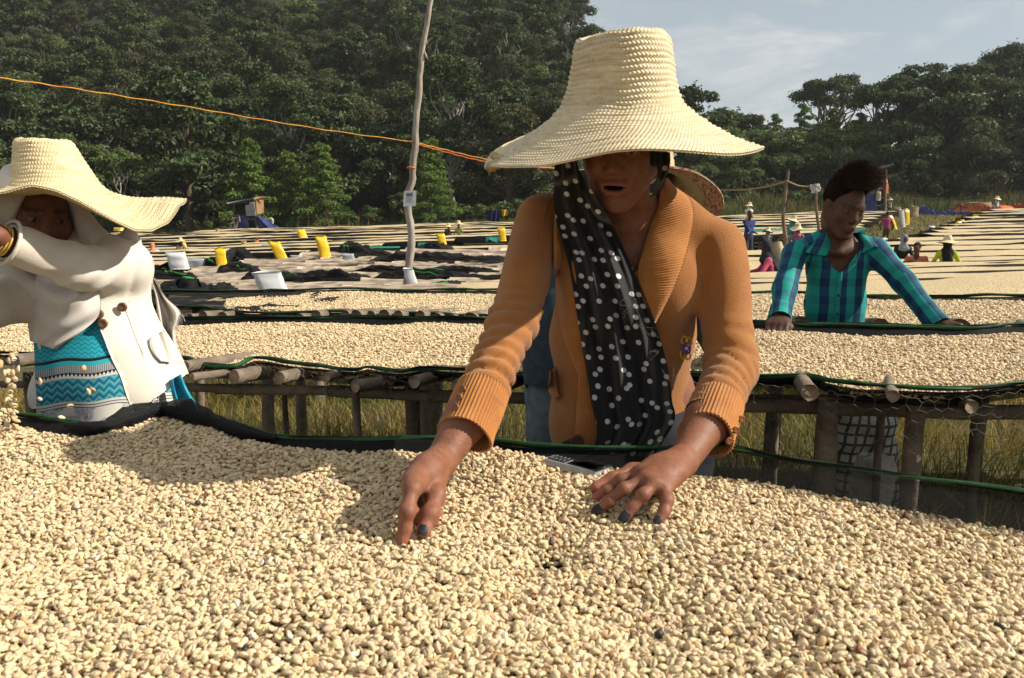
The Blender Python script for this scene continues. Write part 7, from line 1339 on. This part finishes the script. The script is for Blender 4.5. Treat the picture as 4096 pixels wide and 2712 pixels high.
# body
H3, hw3 = head_sdf(Oh3, Rh3, .88, 0., 1.1, False); nk3 = P(838, 246, 3.04); H3.cone(hw3((0, -.03, -.055)), nk3, .052, .056, .03); B4 = SDF(); B4.cone(hw3((0, -.03, -.06)), nk3, .052, .056, .03); B4.ell(P(837, 268, 3.05), (.106, .070, .105), None, .04); B4.cone(nk3, ShR3, .034, .026, .03); B4.cone(nk3, ShL3, .034, .026, .03); B4.cone(P(825, 249, 3.0), P(836, 253, 2.975), .010, .009, .02); B4.cone(P(841, 253, 2.975), P(857, 247, 3.0), .009, .010, .02); B4.cone(hw3((.04, 0, -.05)), P(839, 252, 2.985), .013, .010, .02)
B4.ell(P(834, 345, 3.06), (.10, .07, .2), None, .05)
def fist(S, wr, el, d, side, spread):
    """knuckles down on the beans: back of hand, four folded fingers, thumb"""
    d = d/np.linalg.norm(d); up = np.array([0, 0, 1.]); sd_ = np.cross(d, up); sd_ /= np.linalg.norm(sd_); c = wr+d*.055; S.cone(el*.5+wr*.5, wr, .031, .025, .02); S.ell(wr+d*.040+up*.002, (.030, .030, .020), None, .02)
    for j in range(4):
        o = sd_*side*(-.030+.0195*j); k0 = wr+d*(.072-.004*abs(j-1.4))+o+up*.006; S.cone(wr+o*.5, k0, .016, .0115, .012); finger(S, [k0, k0+d*.026-up*.014, k0+d*.022-up*.032, k0+d*.002-up*.034], .0105, .0085)
    t0 = wr+d*.020-sd_*side*.026; finger(S, [t0, t0+d*.026-sd_*side*.014-up*.010, t0+d*.048-sd_*side*.006-up*.018, t0+d*.062+sd_*side*.004-up*.020], .0125, .0095)
def h2top(px, py, up): r = ray(px, py); t = np.linspace(1.5, 3.6, 1600); p = np.array([0, 0, CAMH])+r*t[:, None]; k = np.argmax(p[:, 2] < h2(p[:, 0], p[:, 1])+up); return p[k]
F1, F2 = SDF(), SDF(); fist(F1, WrR3+[0, 0, 0], ElR3, np.array([-.38, -.80, -.30]), 1, 0); fist(F2, WrL3, ElL3, np.array([.86, -.40, -.08]), -1, 0)
v1, f1 = H3.build(.0062); v2, f2 = B4.build(.0105); v3, f3 = F1.build(.0048); v4, f4 = F2.build(.0048); Vb, Fb = join_vf([(v1, f1), (v2, f2), (v3, f3), (v4, f4)])
Cb = np.concatenate([head_colors(v1, Oh3, Rh3, .88, SK3, 0., lip=(.10, .042, .034))]+[np.tile(SK3, (len(q), 1)) for q in (v2, v3, v4)]); part('body', Vb, Fb, attr_mat('skin_dark', .52, .28, .4, 300, var=.14, vscale=60), w3, attrs={'col': ('POINT', Cb)})
# hair: short sides, long bleached-brown tuft on top, strand by strand
rh = np.random.default_rng(4); n = 7500; loc = []; 
hair_base = SDF(); hair_base.ell(hw3((0, -.026, .042)), np.array((.0745, .0925, .0885))*.90, Rh3, .02); hair_base.ell(hw3((0, .075, .010)), np.array((.090, .062, .056))*.95, Rh3, .01, 'sub'); hair_base.ell(hw3((0, .02, -.075)), np.array((.12, .12, .070))*.95, Rh3, .01, 'sub'); v, f = hair_base.build(.008, lambda X: .0045*vnoise(X*60)+.003*vnoise(X*130)); part('hair_cap', v, f, M('hair_black', (.008, .006, .005), (.013, .009, .007), scale=80, rough=.95, spec=.03), w3)
strands = []
for i in range(n):
    u_ = rh.uniform(0, 2*math.pi); q = math.sqrt(rh.uniform())*.95; q = q*1.04; x, y = .069*q*math.cos(u_), -.022+.086*q*math.sin(u_); z = .044+.078*math.sqrt(max(0, 1-q*q))
    if y > .035 and z < .088: continue
    p0 = np.array([x, y, z]); topness = sstep(.075, .112, z+.25*y); L_ = .009+.064*float(topness)*rh.uniform(.3, 1.3); d0 = np.array([x*2.0+.03*topness, (y+.02)*1.3+.06*topness, .05+.10*float(topness)])+rh.normal(0, .032, 3); d0 /= np.linalg.norm(d0); bend = np.array([.45, .65, -.05])*float(topness)*.7
    pts_ = [hw3(p0-d0*.004), hw3(p0+d0*L_*.5+bend*L_*.12), hw3(p0+d0*L_+bend*L_*.5)]; strands.append(tube(np.array(pts_), [.0016, .0013, .0005], 3, False))
v, f = cat_meshes(strands); o = part('hair_tuft', v, f, M('hair_brown_tips', (.022, .013, .010), (.045, .026, .020), scale=40, rough=.7), w3); o['kind'] = 'stuff'
# checked trousers, visible under the bed
KS = SDF(); KS.ell(P(834, 345, 3.06), (.118, .092, .12), None, .05)
for hx, kx, ky, ax_, ay in ((818, 850, 400, 846, 520), (850, 877, 425, 886, 512)):
    hp = P(hx, 352, 3.08); kn = P(kx, ky, 2.98); an = P(ax_, ay, 3.12); KS.cone(hp, kn, .088, .066, .05); KS.cone(kn, an, .064, .056, .03)
V, F = KS.build(.012, lambda X: .006*vnoise(X*16)+.004*np.sin(X[:, 2]*60+3*vnoise(X*6)))
def check_mat():
    m = bpy.data.materials.new('checked_cotton'); m.use_nodes = True; nt = m.node_tree; N = nt.nodes.new; L = nt.links.new; b = nt.nodes['Principled BSDF']; b.inputs['Roughness'].default_value = .85; tc = N('ShaderNodeTexCoord'); sp = N('ShaderNodeSeparateXYZ'); L(tc.outputs['Object'], sp.inputs[0])
    def line(o, per, w):
        a = N('ShaderNodeMath'); a.operation = 'DIVIDE'; a.inputs[1].default_value = per; L(o, a.inputs[0]); q = N('ShaderNodeMath'); q.operation = 'FRACT'; L(a.outputs[0], q.inputs[0]); r = N('ShaderNodeMath'); r.operation = 'LESS_THAN'; r.inputs[1].default_value = w; L(q.outputs[0], r.inputs[0]); return r.outputs[0]
    mx = N('ShaderNodeMath'); mx.operation = 'MAXIMUM'; L(line(sp.outputs['X'], .034, .30), mx.inputs[0]); L(line(sp.outputs['Z'], .042, .26), mx.inputs[1]); c = N('ShaderNodeMix'); c.data_type = 'RGBA'; L(mx.outputs[0], c.inputs['Factor']); c.inputs[6].default_value = (.40, .40, .38, 1); c.inputs[7].default_value = (.06, .06, .062, 1); L(c.outputs[2], b.inputs['Base Color']); return m
part('trousers', V, F, check_mat(), w3)
for ax_, ay in ((846, 520), (886, 512)): 
    an = P(ax_, ay, 3.12); g_ = float(terr(an[0], an[1])); S_ = SDF(); S_.cone([an[0], an[1], g_+.04], [an[0]+.03, an[1]-.16, g_+.035], .042, .036, .02); S_.cone([an[0], an[1], g_+.04], an, .040, .035, .02); v, f = S_.build(.012); part('shoe', v, f, M('worn_shoe', (.10, .09, .08), (.06, .055, .05), scale=9, rough=.8), w3)
print('man', time.time()-T0)
# ================================================================== PEOPLE FARTHER OFF
cloth_m = attr_mat('cloth_coloured', .85, .15, .3, 90, var=.10, vscale=14)
def small_person(px, py, d, label, top, skin=(.085, .042, .028), legs=(.05, .05, .06), hatm=None, scarf=None, shawl=None, yaw=0., lean=0., arms=((.16, .22, .45), (-.16, .22, .45)), skirt=False, head=None, hat_s=1., hat_tilt=.1, sleeve=1., bend=0., group=None, pattern=None, belly=None, H=None):
    """px,py = centre of the head; d from the ground or bed the person stands at; yaw 0 faces the camera, lean tilts the trunk forward"""
    O = P(px, py, d); g = float(terr(O[0], d)); w = thing('person', label, 'person', (O[0], d, g), group); s = np.clip((O[2]-g)/1.50 if H is None else H, .55, 1.05) if bend == 0 else (H or 1.)
    c, sn = math.cos(yaw), math.sin(yaw); fw = np.array([sn, -c, 0]); rt_ = np.array([c, sn, 0]); up = np.array([0, 0, 1.]); T = lambda r, f, z: O+s*(rt_*r+fw*f+up*z); ln = lambda z: -lean*(z+.1) if z < 0 else 0     # trunk swings back below the head when leaning
    h = max(.011, 1.1*d/FPX); Rh = frame_R(yaw, .22+.3*lean, 0.)
    nkp = T(0, -.015+ln(-.14)*0, -.15); shR, shL = T(-.165, -.03-lean*.12, -.235), T(.165, -.03-lean*.12, -.235); hip = T(0, -.05-lean*.55, -.72+lean*.16); chest = T(0, -.03-lean*.18, -.36)
    tp = SDF(); tp.ell(chest, np.array((.155, .105, .17))*s, np.stack([rt_, fw, up], 1), .06*s); tp.ell((chest+hip)/2, np.array((.135, .10, .19))*s, np.stack([rt_, fw, up], 1), .06*s); tp.ell(hip+up*.06*s, np.array((.155, .11, .13))*s, np.stack([rt_, fw, up], 1), .06*s); tp.cone(shR, shL, .058*s, .058*s, .05*s)
    bd = SDF(); hs, hw_ = head_sdf(O, Rh, .92*s, 0.) if d < 22 else (SDF(), None)
    if hw_ is None: hs.ell(O+up*.02*s, np.array((.075, .095, .11))*s, Rh, .02); hs.ell(O+fw*.035*s-up*.05*s, np.array((.052, .055, .065))*s, Rh, .02); hs.cone(O+fw*.085*s-up*.005*s, O+fw*.10*s-up*.03*s, .011*s, .014*s, .01)
    hs.cone(O-up*.06*s, nkp, .046*s, .052*s, .03*s); hs.cone(nkp, chest, .05*s, .08*s, .03)
    for sgn, sh, a in ((-1, shR, arms[0]), (1, shL, arms[1])):
        hand = T(a[0]*1., a[1], -a[2]-.15) if len(a) == 3 else P(*a[:2], a[2]); mid = (sh+hand)/2; L = np.linalg.norm(hand-sh); bow = math.sqrt(max(.0, (.29*s)**2-(L/2)**2)) if L < .58*s else 0.; el = mid+bow*(-up*.6+rt_*sgn*.7-fw*.35); wr = el+(hand-el)*.86
        cut = el+(wr-el)*(.85 if sleeve >= 1 else 0) if sleeve > .5 else sh+(el-sh)*.55; tp.cone(sh, el if sleeve > .5 else cut, .055*s, .046*s, .03*s)
        if sleeve >= 1: tp.cone(el, cut, .046*s, .040*s, .02*s)
        bd.cone(el, wr, .036*s, .025*s, .015*s); bd.cone(sh, el, .042*s, .036*s, .015*s); bd.cone(wr, hand, .024*s, .026*s, .015*s)
        dv = (hand-wr)/(np.linalg.norm(hand-wr)+1e-9); sdv = np.cross(dv, up); sdv = sdv/(np.linalg.norm(sdv)+1e-9)
        for j in range(4): k0 = hand+sdv*(-.024+.016*j)*s; bd.cone(k0, k0+dv*.045*s-up*.012*s, .0095*s, .0075*s, .006)
        bd.cone(wr+sdv*.02*s, hand+sdv*.040*s+dv*.01*s, .012*s, .009*s, .008)
    v1, f1 = hs.build(min(h, .012)); v2, f2 = bd.build(min(h, .014)); vb, fb_ = join_vf([(v1, f1), (v2, f2)]); cb = np.concatenate([head_colors(v1, O, Rh, .92*s, skin, 0., lip=(.12, .05, .04)) if hw_ is not None else np.tile(skin, (len(v1), 1)), np.tile(skin, (len(v2), 1))]); part('body', vb, fb_, skin_m, w, attrs={'col': ('POINT', cb)})
    v, f = tp.build(h, lambda X: .006*vnoise(X*14/s)+.004*vnoise(X*26/s)); ct = np.tile(top, (len(v), 1)).astype(float)
    if belly is not None: zz = (v[:, 2]-hip[2])/s; ct[zz < belly[0]] = belly[1]
    if pattern is not None: q = vnoise(v*32/s) > .1; ct[q] = pattern
    part('top', v, f, cloth_m, w, attrs={'col': ('POINT', ct)})
    lg = SDF(); lg.ell(hip, np.array((.15, .11, .13))*s, np.stack([rt_, fw, up], 1), .05)
    for q in (-1, 1):
        a0 = hip+rt_*q*.08*s; kn = a0*.5+np.array([O[0], O[1], g])*.5+fw*.05+rt_*q*.09*s*.5; kn[2] = (hip[2]+g)*.52; an = np.array([kn[0]+rt_[0]*q*.02, kn[1]+.02, g+.06]); lg.cone(a0, kn, .085*s, .066*s, .05); lg.cone(kn, an, .064*s, .05*s, .03); lg.cone(an-up*.02, an-up*.02+fw*.13, .04, .035, .02)
        if skirt: lg.cone(a0, an+up*.1, .09*s, .13*s, .08)
    v, f = lg.build(max(h, .02)); part('skirt' if skirt else 'trousers', v, f, cloth_m, w, attrs={'col': ('POINT', np.tile(legs, (len(v), 1)))})
    if scarf is not None:
        sc = SDF(); sc.ell(O+up*.03*s-fw*.012*s, np.array((.092, .108, .112))*s, Rh, .03); sc.cone(O-up*.05*s-fw*.02*s, nkp-up*.03*s, .082*s, .105*s, .05); sc.ell(nkp-up*.09*s, np.array((.155, .115, .08))*s, np.stack([rt_, fw, up], 1), .05)
        if shawl: sc.cone(nkp-up*.05*s-fw*.06*s, nkp-up*.38*s-fw*(.12+lean*.3)*s, .12*s, .10*s, .06)
        sc.ell(O+fw*.105*s-up*.015*s, np.array((.060, .075, .085))*s, Rh, .012, 'sub'); v, f = sc.build(h, lambda X: .006*np.sin(X[:, 0]*40/s+X[:, 2]*30/s)+.004*vnoise(X*25/s)); part('head_scarf', v, f, cloth_m, w, attrs={'col': ('POINT', np.tile(scarf, (len(v), 1)))})
    elif head is not None:
        hr = SDF(); hr.ell(O+up*.045*s-fw*.02*s, np.array((.084, .098, .088))*s, Rh, .02); hr.ell(O+fw*.095*s-up*.02*s, np.array((.09, .07, .085))*s, Rh, .01, 'sub'); v, f = hr.build(h, lambda X: .005*vnoise(X*40)); part('hair', v, f, cloth_m, w, attrs={'col': ('POINT', np.tile(head, (len(v), 1)))})
    if hatm is not None: hat(w, O+s*(up*.075+fw*.0), frame_R(yaw, hat_tilt, rt.uniform(-.08, .08)), PROF, hat_s*s, lambda X, Y, Z, r, th: (X, Y, Z+sstep(.1, .24, r)*(.02*np.sin(2*th+px)+.012*np.sin(3*th))), .012, 48, 2, hatm, amp=.0016, seed=int(px))
    return w
K = (.015, .013, .013)
# left field
small_person(180.5, 241, 36., 'woman in tan dress and straw hat standing among the left bean rows', (.36, .27, .15), hatm=straw, scarf=(.02, .018, .02), arms=((-.22, .20, .42), (.20, .10, .40)), yaw=-.2, skirt=True, legs=(.3, .22, .12), hat_s=1.0)
small_person(152, 245.5, 36., 'person in white top and orange head cloth bent low over the rows', (.62, .63, .66), scarf=(.50, .20, .10), yaw=-1.2, lean=1.15, arms=((.12, .40, .30), (-.12, .40, .30)), H=1., bend=1)
small_person(121, 230.8, 52., 'distant straw hat of a worker at the far end beside a yellow sheet', (.2, .15, .1), hatm=straw, yaw=.3)
small_person(257, 238.8, 40., 'person in cream shirt and long red-orange headscarf between the far rows', (.50, .44, .38), scarf=(.48, .13, .07), shawl=True, yaw=1.2, arms=((.06, .25, .5), (-.06, .25, .5)), skirt=True, legs=(.35, .1, .08))
small_person(448.5, 226.5, 40., 'crouching worker in dark brown with a straw hat by the sign pole', (.055, .035, .02), hatm=straw_pale, yaw=.9, lean=.5, arms=((.05, .45, .45), (-.1, .4, .42)), skirt=True)
small_person(458.5, 224.2, 40., 'worker in pale green top with a straw hat facing the brown one', (.25, .33, .12), hatm=straw_pale, yaw=-.5, lean=.2, arms=((-.1, .3, .45), (.1, .2, .45)), skirt=True)
# right field
small_person(749.5, 205.8, 44., 'person in white shawl and straw hat standing by the weeds', (.58, .57, .55), scarf=(.60, .60, .58), hatm=straw, yaw=0., skirt=True, legs=(.42, .17, .04), hat_s=1.0)
small_person(750, 214.5, 26., 'child in blue jacket in front of the white-shawled person', (.035, .055, .16), head=K, yaw=.2, H=1.)
small_person(768, 232, 29., 'worker in grey patterned shawl and tall straw hat seen from behind', (.17, .165, .15), scarf=(.17, .16, .15), shawl=True, hatm=straw, yaw=2.6, skirt=True, hat_s=1.05, pattern=(.09, .085, .08), hat_tilt=.25)
small_person(785, 231.5, 28., 'person in grey head wrap with a mustard and maroon dress behind the pole', (.055, .022, .025), scarf=(.12, .12, .14), yaw=-.2, pattern=(.40, .24, .03), skirt=True, legs=(.35, .06, .15), arms=((-.15, .3, .35), (.15, .3, .35)))
small_person(793.5, 221, 30., 'worker in green shawl and drooping straw hat bending behind the pink scarf', (.07, .21, .17), scarf=(.08, .24, .20), shawl=True, hatm=straw, yaw=1.5, lean=.4, skirt=True, hat_tilt=.35, hat_s=1.05)
small_person(797.5, 229, 26., 'woman in pink headscarf, grey shirt and wide straw hat', (.20, .18, .20), scarf=(.52, .10, .19), hatm=straw, yaw=-.35, arms=((-.20, .28, .40), (.20, .25, .38)), skirt=True, hat_s=1.1)
small_person(766, 247, 12.4, 'woman in black headscarf and pink sleeves kneeling beside the cream tube', (.44, .075, .125), scarf=(.028, .027, .032), shawl=True, yaw=-1.9, lean=.25, arms=((-.05, .38, .36), (.2, .30, .34)), skirt=True, hat_s=1.)
small_person(887.5, 214, 40., 'person in magenta shirt and brown shorts walking away on the grass', (.33, .055, .13), head=K, yaw=3.0, arms=((-.26, .0, .58), (.26, .04, .56)), sleeve=.6, legs=(.12, .085, .045), H=1.02)
small_person(904.5, 239.5, 18.5, 'person in black hoodie and grey cap reaching over the bean bed', (.016, .016, .02), scarf=(.20, .23, .27), yaw=-.1, lean=.3, arms=((-.36, .26, .48), (.12, .36, .42)), legs=(.05, .05, .06))
small_person(917, 248, 16.5, 'boy in salmon-pink shirt working at the bean bed', (.44, .15, .095), head=K, yaw=-.6, lean=.25, arms=((-.20, .30, .42), (.24, .10, .50)), sleeve=.6, legs=(.4, .14, .1), H=.92)
small_person(947.5, 243, 16.3, 'woman in lime-green top, black veil and straw hat seen from behind', (.36, .42, .03), scarf=(.012, .011, .013), shawl=True, hatm=straw_pale, yaw=2.9, arms=((-.27, .10, .50), (.27, .10, .50)), belly=(.07, (.50, .09, .17)), skirt=True, legs=(.12, .05, .25), hat_s=1.0)
small_person(890.3, 199.8, 66., 'person in white jacket and straw hat beside the orange hut', (.52, .54, .58), hatm=straw, yaw=-.9, arms=((-.1, .40, .40), (-.05, .35, .42)), legs=(.03, .03, .04))
small_person(997.2, 199, 52., 'woman in grey-white cloth and straw hat at the end of the last row', (.42, .42, .42), scarf=(.45, .45, .44), hatm=straw, yaw=.3, skirt=True, legs=(.25, .25, .25), hat_s=1.15)
# worker right behind the cardigan: denim jacket, hat with red rim, back to us
O = P(640, 186, 2.16)
w4 = small_person(636, 196, 2.10, 'worker in denim jacket with red-rimmed straw hat behind the ochre cardigan', (.045, .075, .10), head=K, yaw=2.75, lean=.30, arms=((-.15, .40, .36), (.15, .38, .36)), legs=(.12, .15, .18), H=.98)
hat(w4, P(645, 180, 2.05), frame_R(.0, -.34, .06), PROF, .80, lambda X, Y, Z, r, th: (X, Y, Z+sstep(.1, .24, r)*(.02*np.sin(2*th+1))), .0088, 200, 4, straw_red, amp=.0016, seed=5)
jk = SDF(); jk.ell(P(556, 350, 1.97), (.085, .075, .20), None, .04); jk.ell(P(566, 310, 1.99), (.10, .08, .14), None, .05); v, f = jk.build(.012, lambda X: .006*vnoise(np.stack([X[:, 0]*18, X[:, 1]*9, X[:, 2]*6], -1))); cx_, cy_ = pix(v[f].mean(1)); f = f[cy_ < 386]; part('denim_jacket', v, f, M('denim_slate', (.045, .070, .088), (.030, .048, .062), scale=60, rough=.9, bump=.3, bscale=400), w4)
jl = SDF(); a = P(555, 380, 1.99); jl.cone(a, np.array([a[0]+.01, a[1]+.02, terr(a[0], 2.)+.05]), .078, .06, .03); jl.cone(P(590, 380, 2.0), np.array([a[0]+.14, a[1]+.05, terr(a[0], 2.)+.05]), .078, .06, .03); v, f = jl.build(.014, lambda X: .004*vnoise(X*20)); part('jeans', v, f, M('jeans_grey', (.13, .16, .185), (.09, .11, .13), scale=40, rough=.9), w4)
print('small people', time.time()-T0)

# ================================================================== HAZE between the beds and the wooded hill
def haze():
    x0, x1, y0, y1_, z0, z1 = -430., 430., -36., 708., -7., 98.
    v, f = box(((x0+x1)/2, (y0+y1_)/2, (z0+z1)/2), (x1-x0, y1_-y0, z1-z0)); m = bpy.data.materials.new('thin_haze'); m.use_nodes = True; nt = m.node_tree; nt.nodes.remove(nt.nodes['Principled BSDF'])
    pv = nt.nodes.new('ShaderNodeVolumePrincipled'); pv.inputs['Color'].default_value = (.93, .95, .97, 1); pv.inputs['Density'].default_value = .0002; pv.inputs['Anisotropy'].default_value = .3; nt.links.new(pv.outputs[0], nt.nodes['Material Output'].inputs['Volume'])
    o = link('haze', mesh('haze', v, f, m, False)); tag(o, 'thin pale haze in the air over the field', 'haze', None, 'stuff')
haze()
